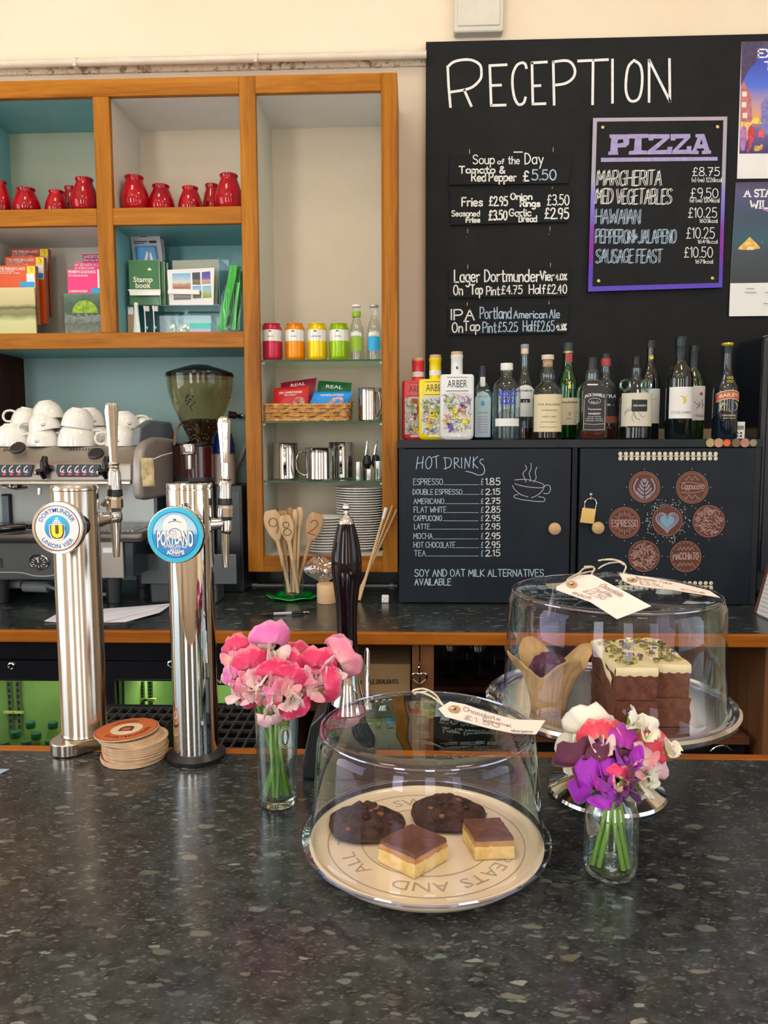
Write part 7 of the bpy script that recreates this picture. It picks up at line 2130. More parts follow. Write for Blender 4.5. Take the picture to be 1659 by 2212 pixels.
# hanging paper note
o=thing('paper_note','crumpled tan paper note hanging on the side of the espresso machine','note',P3(318,1020,2.15))
m=M(); A_,B2=P3(303,989,2.16),P3(331,990,2.16)
rnd=random.Random(2)
m.grid(lambda u,v:tuple(P3(303+u*28+v*4,989+v*62,2.158)+Vector((0,.003*math.sin(5*u+9*v),0))),6,10)
ob=build('paper',m,speck('stained_paper',(0.42,0.32,0.16),(0.58,0.47,0.27),60,(.4,.6),.8,.3),o,smooth=True,ang=3); sd=ob.modifiers.new('s','SOLIDIFY'); sd.thickness=.0006
m=M(); m.tube(_c3([P3(331,992,2.157),P3(350,984,2.17),P3(372,978,2.22)]),.0012,5); build('string',m,WPR,o)
# ---------------------------------------------------------------- cups stacked upside down
zM=zT_+.0012
def mkcup(r,h):
 o=thing('coffee_cup','','cup',(0,0,0),'white cups stacked upside down on the espresso machine')
 m=M()
 m.lathe([(r,0),(r*1.005,.0015),(r*.99,h*.18),(r*.95,h*.42),(r*.84,h*.68),(r*.66,h*.87),(r*.48,h*.955),(r*.47,h),(r*.42,h),(r*.41,h*.965),(.0005,h*.955),
    (.0005,h*.90),(r*.45,h*.90),(r*.62,h*.82),(r*.79,h*.64),(r*.90,h*.40),(r*.94,h*.18),(r*.955,.001)],(0,0,0),40,close=True)
 build('body',m,WHITEG,o,smooth=True,ang=1.0)
 m=M(); Hp=[Vector((r*.97,0,h*.14)),Vector((r*1.35,0,h*.10)),Vector((r*1.58,0,h*.30)),Vector((r*1.50,0,h*.58)),Vector((r*1.15,0,h*.70)),Vector((r*.82,0,h*.66))]
 m.tube(_c3(Hp),.0052,8,flat=.75); build('handle',m,WHITEG,o,smooth=True)
 m=M(); R_=r*.985
 f=lambda a,b:((R_*(1 - .25*max(0,b - .01)/h)+.0010)*math.sin(a/R_),-(R_*(1 - .30*max(0,b - .01)/h)+.0012)*math.cos(a/R_),b)
 ptext(m,'AHY',lambda a,b:f(-a,.0105+.013 - b),.010,.01,.014) if False else ptext(m,'YHA',lambda a,b:f(a,.017+b),.015,.02,.017)
 m.add([f(-.006,.012),f(.006,.012),f(.006,.0145),f(-.006,.0145)],[(0,1,2,3)])
 build('printed_logo',m,mat('brown_logo_print',(0.05,0.03,0.025),.4),o)
 return o
big,sml=mkcup(.0565,.070),mkcup(.047,.060)
# px of centre, py of rim centre, depth, template, tilt about view axis (deg), tilt forward, turn of the cup (deg, handle direction), label
CU_=[
 (166,None,2.325,big,0,0,5,'large upturned cup in the front row, handle to the right'),
 (93,None,2.32,sml,0,0,12,'upturned cup with the printed logo, front row left of centre'),
 (262,None,2.33,sml,0,0,200,'upturned cup with logo at the right of the front row, behind the left tap handle'),
 (30,None,2.34,big,0,0,170,'tall upturned cup near the left edge of the machine top'),
 (-22,None,2.34,sml,0,0,40,'upturned cup cut by the left picture edge'),
 (213,None,2.44,sml,0,0,0,'upturned cup in the back row behind the large one'),
 (120,None,2.46,sml,0,0,180,'upturned cup in the back row, centre left'),
 (62,None,2.47,sml,0,0,180,'upturned cup in the back row, far left'),
 (303,None,2.46,sml,0,0,150,'upturned cup at the right end of the back row'),
 (168,924,2.325,sml,-8,2,120,'cup resting tilted on the large front cup'),
 (100,933,2.33,sml,14,2,195,'tilted second-layer cup with a looped handle at left'),
 (108,909,2.35,sml,12,4,80,'topmost cup of the whole pile'),
 (196,922,2.45,sml,3,2,190,'second-layer cup behind the centre, handle to the left'),
 (57,921,2.44,sml,-10,4,185,'second-layer cup at the upper left'),
 (272,930,2.45,sml,8,2,20,'second-layer cup at the right, behind the tap handle'),
 (313,938,2.50,sml,14,2,150,'rearmost cup leaning at the right end of the pile'),
]
for i,(px,py,D,tp,tz,tf,turn,lb) in enumerate(CU_):
 o=copytree(tp) if i>1 else tp
 if i==0:o=big
 if i==1:o=sml
 x=WX(px,950,D)
 z=zM if py is None else WZ(px,py,D)
 o.location=(x,D,z)
 # logo faces the viewer; the handle is turned by moving the handle part only
 o.rotation_euler=(math.radians(-tf),math.radians(-tz),0)
 for ch in o.children:
  if ch.name.startswith('handle'):ch.rotation_euler=(0,0,math.radians(turn))
  if ch.name.startswith('printed_logo'):ch.rotation_euler=(0,0,math.radians({0:150,1:4,2:6,9:160,10:22,11:170}.get(i,40)))
 o['label']=lb
# ---------------------------------------------------------------- grinder
Dg_=2.47
gx_=WX(434,900,Dg_)
s_=mpp(Dg_,900)
gr=thing('coffee_grinder','coffee grinder with a smoky bean hopper and maroon body behind the chrome column','grinder',(gx_,Dg_,zw))
Z=lambda py:WZ(434,py,Dg_)
m=M(); m.lathe([(71*s_,Z(814)),(70.5*s_,Z(830)),(68*s_,Z(848)),(61*s_,Z(872)),(52*s_,Z(893)),(42*s_,Z(915)),(33*s_,Z(935)),(26*s_,Z(950)),(25*s_,Z(960))],(gx_,Dg_,0),48)
HOP=thin('smoky_hopper',(0.82,0.70,0.50),.04,2.5,.03,(1,.97,.85))
build('hopper',m,HOP,gr,smooth=True)
m=M(); m.lathe([(.0005,Z(788)),(20*s_,Z(789)),(40*s_,Z(795)),(62*s_,Z(802)),(71*s_,Z(806)),(73*s_,Z(810)),(73*s_,Z(815)),(69*s_,Z(816)),(.0005,Z(812))],(gx_,Dg_,0),48); build('lid',m,BLACKG,gr,smooth=True)
BEAN=mat('dark_roast_bean',(0.022,0.012,0.008),.35,var=.4,nscale=60)
m=M(); m.lathe([(.0005,Z(960)),(23*s_,Z(958)),(24*s_,Z(950)),(31*s_,Z(935)),(40*s_,Z(915)),(41*s_,Z(911)),(20*s_,Z(905)),(.0005,Z(904))],(gx_,Dg_,0),32); b_=build('bean_mass',m,BEAN,gr,smooth=True)
m=M(); rnd=random.Random(9)
for i in range(230):
 a=rnd.uniform(0,2*PI); t=rnd.random(); rr=(24+t*18)*s_*(rnd.uniform(.93,1.0)); zz=Z(950)+(Z(911) - Z(950))*t
 if i % 3==0:rr*=rnd.random()**.5; zz=Z(909)+rnd.uniform(-.002,.004)
 m.ball((gx_+rr*math.cos(a),Dg_+rr*math.sin(a),zz),rnd.uniform(.004,.0055),6,.7)
for px,py in ((420,862),(418,868),(424,872),(428,866),(426,880),(431,876),(420,876),(427,884),(434,860),(436,872),(424,858),(429,889),(495,859),(395,872)):
 p=W(px,py,Dg_); rr=71*s_*(1 - ((py - 814)/160)**2*.9)
 dx=p.x - gx_; m.ball((p.x,Dg_ - math.sqrt(max(0,rr*rr*.88 - dx*dx)),p.z),.0042,6,.8)
bb_=build('beans',m,BEAN,gr,smooth=True); bb_['kind']='stuff'
m=M(); m.lathe([(.0005,Z(952)),(30*s_,Z(953)),(43*s_,Z(958)),(44*s_,Z(962)),(43*s_,Z(964)),(.0005,Z(964))],(WX(420,950,Dg_),Dg_,0),40); build('collar',m,BLACKG,gr,smooth=True)
MRN=mat('maroon_plastic',(0.065,0.008,0.008),.12,coat=.8)
m=M(); m.lathe([(.0005,Z(965)),(43*s_,Z(965)),(43*s_,Z(1030)),(.0005,Z(1030))],(WX(419,990,Dg_),Dg_,0),40); build('doser',m,MRN,gr,smooth=True)
m=M(); m.lathe([(.0005,Z(1030)),(44*s_,Z(1030)),(44*s_,Z(1038)),(40*s_,Z(1042)),(40*s_,zw+.004),(.0005,zw+.004)],(WX(419,990,Dg_),Dg_,0),40); build('body',m,DGR,gr,smooth=True)
m=M(); m.box(WX(385,1290,2.4),WX(455,1290,2.4),2.40,2.58,zw,WZ(420,1275,2.4)); build('base',m,DGR,gr,bevel=.008,seg=3)
c=W(405,975,2.36)
m=M(); m.lathe([(.0005,c.z+.022),(.024,c.z+.022),(.026,c.z+.018),(.024,c.z - .004),(.027,c.z - .008),(.012,c.z - .012),(.011,c.z - .055),(.0005,c.z - .055)],(c.x,2.37,0),28); build('tamper',m,CHROME,gr,smooth=True)
m=M(); m.tube(_c3([W(377,962,2.43),W(379,935,2.44),W(388,918,2.47),W(396,914,2.5)]),.004,8); build('cable',m,mat('copper_brown_cable',(0.25,0.13,0.08),.4),gr,smooth=True)
# smoky tray and knock box in front of the grinder
o=thing('knock_box','grey knock box with a smoky flat splash tray below the grinder','knock box',(WX(400,1305,2.30),2.30,zw))
m=M(); m.box(WX(325,1290,2.30),WX(470,1290,2.30),2.30,2.385,zw,WZ(400,1258,2.30)); build('box',m,mat('dark_slate_plastic',(0.05,0.055,0.07),.5,var=.1),o,bevel=.008,seg=3)
D=2.285
xA,xB_,zA,zB2=WX(304,1230,D),WX(511,1230,D),WZ(400,1262,D),WZ(400,1197,D)
m=M(); m.box(xA,xB_,D,D+.005,zA,zB2); ob=build('splash_tray',m,mat('smoky_grey_tray',(0.075,0.085,0.095),.25,var=.05),o,bevel=.0)
bm_=ob.modifiers.new('b','BEVEL'); bm_.width=.0024; bm_.segments=3
# cleaning bottle with blue cap behind the tap, hose and brown pipe
D=2.52
bu=thing('black_unit','plain black box unit behind the right tap with a bottle on it','box',(WX(494,1300,D),D,zw))
zbu=WZ(484,1046,D)
m=M(); m.box(WX(467,1200,D - .05),WX(527,1200,D - .05),D - .05,2.62,zw,zbu); build('casing',m,mat('black_unit_casing',(0.010,0.014,0.018),.35),bu,bevel=.006,seg=3)
m=M(); m.box(WX(472,1200,D - .052),WX(520,1200,D - .052),D - .053,D - .0505,zw+.03,zbu - .02); build('door',m,mat('black_unit_door',(0.014,0.018,0.024),.3),bu)
D=2.52
o=thing('milk_bottle','white plastic bottle with a dark blue cap behind the right tap','bottle',(WX(484,1040,D),D,zbu+.001))
x=WX(484,1000,D); r_=24*mpp(D)
m=M(); m.lathe([(.0005,zbu+.001),(r_,zbu+.001),(r_,WZ(484,1000,D)),(r_*.9,WZ(484,980,D)),(.0005,WZ(484,978,D))],(x,D,0),28); build('body',m,mat('beige_plastic',(0.42,0.36,0.32),.4),o,smooth=True)
m=M(); m.lathe([(r_*.98,WZ(484,979,D)),(r_*.96,WZ(484,960,D)),(r_*.72,WZ(484,935,D)),(r_*.3,WZ(484,932,D)),(.0005,WZ(484,932,D))],(x,D,0),28); build('cap',m,mat('deep_blue_plastic',(0.01,0.03,0.22),.3),o,smooth=True)
m=M(); m.lathe([(r_*.28,WZ(484,935,D)),(r_*.28,WZ(484,908,D)),(.0005,WZ(484,906,D))],(x+.004,D,0),16); build('spout',m,WPR,o,smooth=True)
o=thing('grey_hose','pale grey hose curving down beside the wooden post','hose',(WX(505,1040,2.64),2.64,zw))
a_=W(532,962,2.66)
m=M(); m.tube(_c3([a_+Vector((.03,.015,.02)),a_,W(520,990,2.655),W(505,1020,2.64),W(497,1060,2.62),W(495,1150,2.60),G(495,1262,zw)+Vector((0,0,.006))]),.0075,10); build('hose',m,mat('pale_grey_hose',(0.42,0.42,0.43),.4),o,smooth=True)
o=thing('water_valve','small brass and steel valve on the teal back board right of the grinder','valve',W(505,898,2.66))
m=M(); m.tube([W(493,895,2.64),W(510,898,2.65)],.012,12); build('valve_body',m,mat('dark_bronze',(0.10,0.06,0.05),.35,.7),o,smooth=True)
m=M(); m.tube([W(510,898,2.65),W(519,899,2.65),W(526,899,2.65)],[.006,.009,.006],10); m.tube([W(505,898,2.65),W(505,898,2.686)],.006,8); build('nut',m,STEEL,o,smooth=True)
# ================================================================ front bar
YB0,YB1=0.40,G(829,1632,ZF).y
LAM2=laminate('speckled_bar_laminate',(0.026,0.029,0.031),rough=0.17,fs=0.9,br=1.3)
fb=thing('front_bar','broad dark speckled laminate bar top in the foreground with a thin wooden back edge','bar',(0,YB1,ZF))
m=M(); m.box(-2.3,2.3,YB0,YB1,ZF - .04,ZF - .0001); build('bar_top',m,LAM2,fb)
m=M(); m.box(-2.3,2.3,YB1+.0003,YB1+.022,ZF - .04,ZF+.0004); lab(build('back_edge',m,EDG,fb,bevel=.002),'orange-brown wooden edge strip')
m=M(); m.box(-2.3,2.3,YB0 - .018,YB0 - .0003,ZF - .04,ZF+.0004); build('front_edge',m,EDG,fb,bevel=.002)
m=M(); m.box(-2.28,2.28,YB0+.05,YB0+.07,0,ZF - .041); m.box(-2.28,-2.25,YB0+.07,YB1 - .02,0,ZF - .041); m.box(2.25,2.28,YB0+.07,YB1 - .02,0,ZF - .041); build('bar_front',m,WDK,fb)
zf=ZF+.0006
# ---------------------------------------------------------------- beer columns
BRUSH=mat('brushed_column_steel',(0.56,0.50,0.43),.19,1.0,var=.02)
MIRR=mat('mirror_chrome',(0.74,0.74,0.73),.035,1.0,var=.01)
def roundel(o,c,R,tilt=0):
 # badge disc facing the viewer; returns map of plane (x, y) to 3-D
 return lambda a,b,l=0.0:(c.x+a,c.y - l,c.z+b)
def tap(o,rows,D,ypipe,xpole,mt=CHROME):
 # rows of (x px, y px, half width px, kind)
 s=mpp(D)
 seg_={}
 for nm,seg,flat,pts in rows:
  m=M()
  pp_=[W(a,b,D) for a,b,c in pts]
  m.tube(pp_,[c*s for a,b,c in pts],seg)
  ob=build(nm,m,BLACKP if nm=='black_ring' else mt,o,smooth=(seg>10),ang=.5)
  if nm=='handle':
   bv=ob.modifiers.new('b','BEVEL'); bv.width=.0012; bv.segments=2; bv.limit_method='ANGLE'
 return s
# brushed column
pf=G(180,1597,ZF+.022); rp=.0345
pxc=(WX(138.5,1500,pf.y+rp)+WX(221,1500,pf.y+rp))/2
c1=Vector((pxc,pf.y+rp,zf))
col1=thing('beer_column','brushed steel beer column with the round white lager badge, left one','beer tap',c1)
zt1=WZ(168,1052,pf.y)
m=M(); m.lathe([(.0005,c1.z+.0205),(rp+.001,c1.z+.0205),(rp,c1.z+.024),(rp,zt1 - .004),(rp - .002,zt1),(.0005,zt1)],(c1.x,c1.y,0),56); build('column',m,BRUSH,col1,smooth=True)
m=M(); zc_=WZ(168,1062,pf.y); m.lathe([(rp+.0005,zc_),(rp+.0012,zc_+.001),(rp+.0012,zt1 - .003),(rp - .001,zt1+.001),(.0005,zt1+.001)],(c1.x,c1.y,0),56); build('top_cap',m,BRUSH,col1,smooth=True)
# base plate: round foot drawn out to the front left
tipv=G(152,1622,zf)
m=M(); q1,q2=Vector((c1.x,c1.y)),Vector((tipv.x,tipv.y))
d=(q2 - q1); an=math.atan2(d.y,d.x)
poly2=[(q1.x+.046*math.cos(an+PI/2+PI*i/16),q1.y+.046*math.sin(an+PI/2+PI*i/16)) for i in range(17)]+[(q2.x+.029*math.cos(an - PI/2+PI*i/12),q2.y+.029*math.sin(an - PI/2+PI*i/12)) for i in range(13)]
m.prism(poly2,lambda a,b:(a,b,c1.z),lambda a,b:(a,b,c1.z+.020)); build('base_plate',m,BRUSH,col1,bevel=.002,seg=2,smooth=True)
# lager badge
Db=c1.y - rp - .040
bc=W(129,1139.5,Db); R1=58.5*mpp(Db)
f=roundel(col1,bc,R1)
m=M(); m.lathe([(.0005,-.006),(R1*.96,-.006),(R1,-.003),(R1,.004),(R1*.97,.007),(R1*.86,.0075),(.0005,.0075)],bc,48,'y'); bd1=lab(build('badge',m,mat('silver_badge_rim',(0.82,0.80,0.77),.15,.9),col1,smooth=True),'round lager badge')
Y0=.0080
def ringp(m,f,R,w,l,n=48,a0=0,a1=2*PI):
 ribbon(m,[Vector(f(R*math.cos(a0+(a1 - a0)*i/n),R*math.sin(a0+(a1 - a0)*i/n),l)) for i in range(n+1)],w,Vector((0,-.00005,0)))
def discp(m,f,R,l,cx=0,cy=0,n=40):
 m.add([f(cx+R*math.cos(2*PI*i/n),cy+R*math.sin(2*PI*i/n),l) for i in range(n)],[tuple(range(n))])
m=M(); discp(m,f,R1*.84,Y0); build('badge_face',m,WPR,bd1)
m=M(); ringp(m,f,R1*.845,.0012,Y0+.0001); build('badge_ring',m,mat('maroon_print',(0.12,0.02,0.04),.5),bd1)
m=M(); discp(m,f,R1*.48,Y0+.0002,0,R1*.01); build('blue_disc',m,grad('cyan_blue_print',[(0,(0.0,0.16,0.55)),(1,(0.02,0.50,0.80))],2,bc.z - c1.z - R1*.5,bc.z - c1.z+R1*.5,.4),bd1)
NB=mat('royal_blue_print',(0.01,0.13,0.42),.4)
m=M(); arctext(m,'DORTMUNDER',lambda a,b:f(a,b,Y0+.0003),R1*.60,R1*.165,PI/2,.012,False,.88); arctext(m,'UNION VIER',lambda a,b:f(a,b,Y0+.0003),R1*.60,R1*.165,-PI/2,.012,True,.88)
build('lettering',m,NB,bd1)
sh=lambda k_:[(-.27*k_,.12*k_),(.27*k_,.12*k_),(.27*k_,-.20*k_),(.20*k_,-.36*k_),(.08*k_,-.41*k_),(-.08*k_,-.41*k_),(-.20*k_,-.36*k_),(-.27*k_,-.20*k_)]
m=M()
for wd,z0,z1 in ((.22,.12,.17),(.17,.19,.24),(.12,.26,.31),(.06,.33,.40)):m.add([f(-R1*wd,R1*z0,Y0+.0005),f(R1*wd,R1*z0,Y0+.0005),f(R1*wd*.85,R1*z1,Y0+.0005),f(-R1*wd*.85,R1*z1,Y0+.0005)],[(0,1,2,3)])
m.add([f(a*R1,b*R1*1.0,Y0+.0004) for a,b in sh(1.12)],[tuple(range(8))]); build('emblem',m,WPR,bd1)
m=M(); m.add([f(a*R1,b*R1,Y0+.0006) for a,b in sh(.98)],[tuple(range(8))]); build('shield',m,mat('olive_dark_print',(0.09,0.07,0.02),.5),bd1)
m=M(); st=[Vector(f(a*R1,b*R1,Y0+.0008)) for a,b in ((-.14,.06),(-.14,-.18),(-.10,-.26),(0,-.30),(.10,-.26),(.14,-.18),(.14,.06))]
ribbon(m,st,R1*.15,Vector((0,-.00005,0))); build('letter_u',m,mat('bright_yellow_print',(0.90,0.75,0.0),.4),bd1)
m=M(); m.tube([bc+Vector((0,.004,0)),bc+Vector((.018,.020,0)),Vector((c1.x - .012,c1.y - rp+.006,bc.z))],.0175,20); build('badge_bracket',m,BLACKG,col1,smooth=True)
# its tap at the right rear
D1=c1.y+.040
tap(col1,[('handle',8,1,[(240,870,8),(240,874,13),(240.5,886,15.5),(242,925,12.5),(244,965,10),(246,999,9.5)]),
   ('handle_ring',20,1,[(246,998,10.5),(246,1002,12),(246,1006,10),(246,1009,12),(246,1012,10.5)]),
   ('collar',20,1,[(246.5,1011,10),(247,1022,13.5),(248,1058,15)]),
   ('black_ring',20,1,[(248.5,1057,15.5),(248.5,1071,16.5)]),
   ('knurled_nut',10,1,[(247.5,1071,15),(247,1078,18),(247,1096,18.5),(247,1106,14)]),
   ('tap_body',20,1,[(247,1103,13),(248,1110,16),(248.5,1122,16),(248.5,1128,13)]),
   ('spout',20,1,[(248.5,1126,13),(250,1150,10.5),(252,1203,6.5)])],D1,1118,0)
m=M(); s_=mpp(D1); m.tube([Vector((c1.x+rp*.6,c1.y+rp*.5,WZ(240,1122,D1))),W(238,1118,D1)],[.013,.009],16); m.tube([W(222,1092,D1),W(230,1078,D1),W(240,1082,D1)],.004,8); build('shank',m,CHROME,col1,smooth=True)
# chrome column
pf=G(424,1637,ZF+.012); rp2=.0335
pxc=(WX(380,1560,pf.y+rp2)+WX(466,1560,pf.y+rp2))/2
c2=Vector((pxc,pf.y+rp2,zf))
col2=thing('beer_column','mirror chrome beer column with the round blue ale badge, right one','beer tap',c2)
zt2=WZ(416,1045,pf.y)
m=M(); m.lathe([(.0005,c2.z+.0125),(rp2,c2.z+.0125),(rp2,zt2 - .010),(rp2 - .0012,zt2 - .009),(rp2 - .0012,zt2 - .0075),(rp2,zt2 - .0065),(rp2,zt2 - .002),(rp2 - .002,zt2),(.0005,zt2)],(c2.x,c2.y,0),56); build('column',m,MIRR,col2,smooth=True)
m=M(); m.lathe([(.0005,c2.z),(rp2*1.30,c2.z),(rp2*1.32,c2.z+.006),(rp2*1.12,c2.z+.011),(rp2*1.06,c2.z+.013),(.0005,c2.z+.013)],(c2.x,c2.y,0),48); build('rubber_foot',m,BLACKP,col2,smooth=True)
Db=c2.y - rp2 - .034
bc=W(382,1154,Db); R2=63*mpp(Db)
f=roundel(col2,bc,R2)
m=M(); m.lathe([(.0005,-.006),(R2*.97,-.006),(R2,-.003),(R2,.004),(R2*.97,.007),(.0005,.007)],bc,48,'y'); bd2=lab(build('badge',m,CHROME,col2,smooth=True),'round blue ale badge')
Y0=.0074
m=M(); discp(m,f,R2*.96,Y0); build('badge_rim',m,mat('bright_cyan_print',(0.0,0.47,0.70),.35),bd2)
m=M(); discp(m,f,R2*.81,Y0+.0002); build('badge_ring',m,mat('ink_blue_print',(0.0,0.08,0.28),.4),bd2)
m=M(); discp(m,f,R2*.785,Y0+.0003); build('badge_face',m,grad('azure_badge_print',[(0,(0.0,0.17,0.55)),(.5,(0.0,0.30,0.72)),(.62,(0.30,0.62,0.86)),(1,(0.10,0.45,0.75))],2,bc.z - c2.z - R2*.8,bc.z - c2.z+R2*.8,.4),bd2)
m=M()
for i in range(41):
 a=PI*i/40; ca,sa=math.cos(a),math.sin(a)
 r0,r1=.34*R2,.76*R2
 w0,w1=.010*R2,.028*R2
 if sa<.02:continue
 m.add([f(r0*ca - w0*sa,r0*sa+w0*ca,Y0+.0005),f(r0*ca+w0*sa,r0*sa - w0*ca,Y0+.0005),f(r1*ca+w0*.9*sa,r1*sa - w0*.9*ca,Y0+.0005),f(r1*ca - w0*.9*sa,r1*sa+w0*.9*ca,Y0+.0005)],[(0,1,2,3)])
discp(m,f,R2*.42,Y0+.0006,0,R2*.28)
build('sunburst',m,WPR,bd2)
m=M()
v_,fc,wd=fmesh('PORTLAND',.03)
hgt=R2*.42
m.add([f((a/wd - .5)*R2*1.26,b*hgt*(1+.32*abs(2*a/wd - 1)**2) - R2*.30 - hgt*.30*abs(2*a/wd - 1)**2,Y0+.0012) for a,b in v_],fc)
build('lettering',m,WPR,bd2)
m=M()
v2_,fc2,wd2=fmesh('PORTLAND',.05)
m.add([f((a/wd2 - .5)*R2*1.33,b*hgt*(1+.32*abs(2*a/wd2 - 1)**2) - R2*.30 - hgt*.30*abs(2*a/wd2 - 1)**2,Y0+.0009) for a,b in v2_],fc2)
ptext(m,'x',lambda a,b:f(a*.001,b*.001,.004),.0001) if False else None
ringp(m,f,R2*.22,.0010,Y0+.0009,16,.4,PI - .4)
m.add([f(-.002,R2*.50,Y0+.0009),f(.002,R2*.50,Y0+.0009),f(.002,R2*.56,Y0+.0009),f(-.002,R2*.56,Y0+.0009)],[(0,1,2,3)])
ribbon(m,[Vector(f(a*R2,b*R2,Y0+.0008)) for a,b in ((-.22,.43),(-.1,.47),(0,.48),(.1,.47),(.22,.43))],.0009,Vector((0,-.0001,0)))
build('letter_shadow',m,mat('ink_blue_print',(0,0,0)),bd2)
m=M(); ptext(m,'AMERICAN ALE',lambda a,b:f(a,b - R2*.45,Y0+.0009),R2*.12,.02,R2*.80); ptext(m,'BREWED BY',lambda a,b:f(a,b - R2*.53,Y0+.0009),R2*.06,.01,R2*.35); ptext(m,'ADNAMS',lambda a,b:f(a,b - R2*.67,Y0+.0009),R2*.14,.04,R2*.62); ptext(m,'SOUTHWOLD',lambda a,b:f(a,b - R2*.74,Y0+.0009),R2*.04,.01,R2*.3); build('lettering',m,WPR,bd2)
m=M(); m.tube([bc+Vector((0,.004,0)),Vector((c2.x - .008,c2.y - rp2+.006,bc.z))],.017,20); build('badge_bracket',m,BLACKG,col2,smooth=True)
D2_=c2.y+.012
tap(col2,[('handle',8,1,[(484,900,8),(484,904,13),(484,914,15.5),(485,950,13),(486.5,1000,10),(487,1031,9.5)]),
   ('handle_ring',20,1,[(487,1030,10),(487,1034,12),(487,1038,10.5)]),
   ('collar',20,1,[(486.5,1037,10),(486,1045,14),(486,1077,14.5)]),
   ('black_ring',20,1,[(486,1076,15.5),(486,1090,16)]),
   ('knurled_nut',10,1,[(486,1090,15),(486,1097,19),(486,1115,19.5),(486,1124,14)]),
   ('tap_body',20,1,[(487,1120,12),(488,1128,14),(488,1146,14),(486,1152,10)]),
   ('spout',20,1,[(486,1148,10.5),(486,1175,9.5),(488,1225,6)])],D2_,1130,0)
m=M(); m.tube([Vector((c2.x+rp2*.8,c2.y,WZ(470,1131,D2_))),W(484,1130,D2_)],[.010,.008],16); build('shank',m,CHROME,col2,smooth=True)
# ---------------------------------------------------------------- coasters
cc=G(295,1662,zf)
rc=.0475
cc=Vector((WX(294,1640,cc.y+rc),cc.y+rc,zf))
CO=mat('coaster_card_edge',(0.62,0.42,0.26),.8,var=.15,nscale=60)
COT=mat('coaster_orange',(0.56,0.13,0.03),.55,var=.05)
COR=mat('coaster_orange_rim',(0.36,0.06,0.02),.6)
m=M(); m.lathe([(.0005,0),(rc - .0003,0),(rc,.0003),(rc,.0015),(rc - .0003,.0018),(.0005,.0018)],(0,0,0),48)
base=None
n_c=21
rnd=random.Random(1)
for i in range(n_c):
 o=thing('beer_coaster','round cardboard coaster in the stack between the two beer columns','coaster',(0,0,0),'stacked cardboard coasters') if base is None else base.copy()
 if base is None:
  base=o
  disc_=build('card',m,CO,o)
  mt=M(); mt.lathe([(.0005,.00185),(rc - .0010,.00185)],(0,0,0),40); rt_=build('rim_print',mt,COR,o)
 else:
  COL.objects.link(o)
  for ch in (disc_,rt_):
   if ch is rt_ and i % 3:continue
   k_=ch.copy(); COL.objects.link(k_); k_.parent=o
 off=(rnd.uniform(-.0018,.0018),rnd.uniform(-.0018,.0018))
 if i<4:off=(-.003+rnd.uniform(-.001,.001),-.002)
 if i>16:off=(-.004 - .0015*(i - 16),-.001)
 o.location=(cc.x+off[0],cc.y+off[1],zf+i*.00186)
 if i<n_c:o['label']='round cardboard coaster in the stack between the two beer columns'
top=thing('beer_coaster','top orange coaster with a printed emblem, slid to the left on the stack','coaster',(cc.x - .012,cc.y - .002,zf+n_c*.00186+.0022),'stacked cardboard coasters')
for ch in (disc_,rt_):k_=ch.copy(); COL.objects.link(k_); k_.parent=top
tl=top.location
g_=lambda a,b:(tl.x+a,tl.y+b,tl.z+.0021)
m=M(); m.lathe([(.0005,.0020),(rc*.93,.0020)],tl,40); build('face_print',m,COT,top)
m=M(); m.lathe([(.0005,.00225),(rc*.50,.00225)],tl,32); build('centre_print',m,mat('coaster_cream',(0.74,0.60,0.42),.6),top)
m=M(); gl=lambda a,b:(tl.x+a,tl.y+b,tl.z+.0024)
m.add([gl(-.011,-.009),gl(.011,-.009),gl(.011,.004),gl(.006,.011),gl(-.006,.011),gl(-.011,.004)],[tuple(range(6))])
arctext(m,'DORTMUNDER',gl,rc*.62,rc*.14,-PI/2+.5,.01,True,1.1); arctext(m,'UNION',gl,rc*.62,rc*.14,PI/2+.4,.01,False,1.1)
build('lettering',m,mat('dark_brown_print',(0.13,0.03,0.015),.6),top)
m=M(); gh=lambda a,b:(tl.x+a,tl.y+b,tl.z+.0026); m.add([gh(-.006,-.006),gh(.006,-.006),gh(.006,.004),gh(-.006,.004)],[(0,1,2,3)]); build('centre_print',m,COT,top)
top.rotation_euler=(0,math.radians(-3),0)
# ---------------------------------------------------------------- hand pump
Dp=1.085
hp_=thing('hand_pump','tall black hand pump handle with chrome finial and flared chrome collar','beer pump',(WX(750,1680,Dp),Dp,zf))
hx_=WX(750,1400,Dp)
s0=mpp(Dp)
Zp=lambda py:WZ(750,py,Dp)
m=M(); m.lathe([(17.5*s0,Zp(1131)),(22*s0,Zp(1145)),(28*s0,Zp(1170)),(32*s0,Zp(1195)),(33.5*s0,Zp(1218)),(32.5*s0,Zp(1240)),(28*s0,Zp(1270)),(24*s0,Zp(1300)),(22.5*s0,Zp(1330)),(22*s0,Zp(1365)),(23.5*s0,Zp(1400)),(25*s0,Zp(1425)),(25*s0,Zp(1440)),(.0005,Zp(1440))]+[],(hx_,Dp,0),48); build('handle',m,mat('black_cherry_gloss',(0.006,0.002,0.004),.07,spec=.35),hp_,smooth=True)
m=M(); m.lathe([(.0005,Zp(1087)),(5*s0,Zp(1088)),(8.5*s0,Zp(1093)),(8.5*s0,Zp(1098)),(5*s0,Zp(1103)),(6.5*s0,Zp(1105)),(7.5*s0,Zp(1108)),(5*s0,Zp(1111)),(8*s0,Zp(1116)),(14*s0,Zp(1121)),(16*s0,Zp(1126)),(17.5*s0,Zp(1131)),(.0005,Zp(1132))],(hx_,Dp,0),32); build('finial',m,CHROME,hp_,smooth=True)
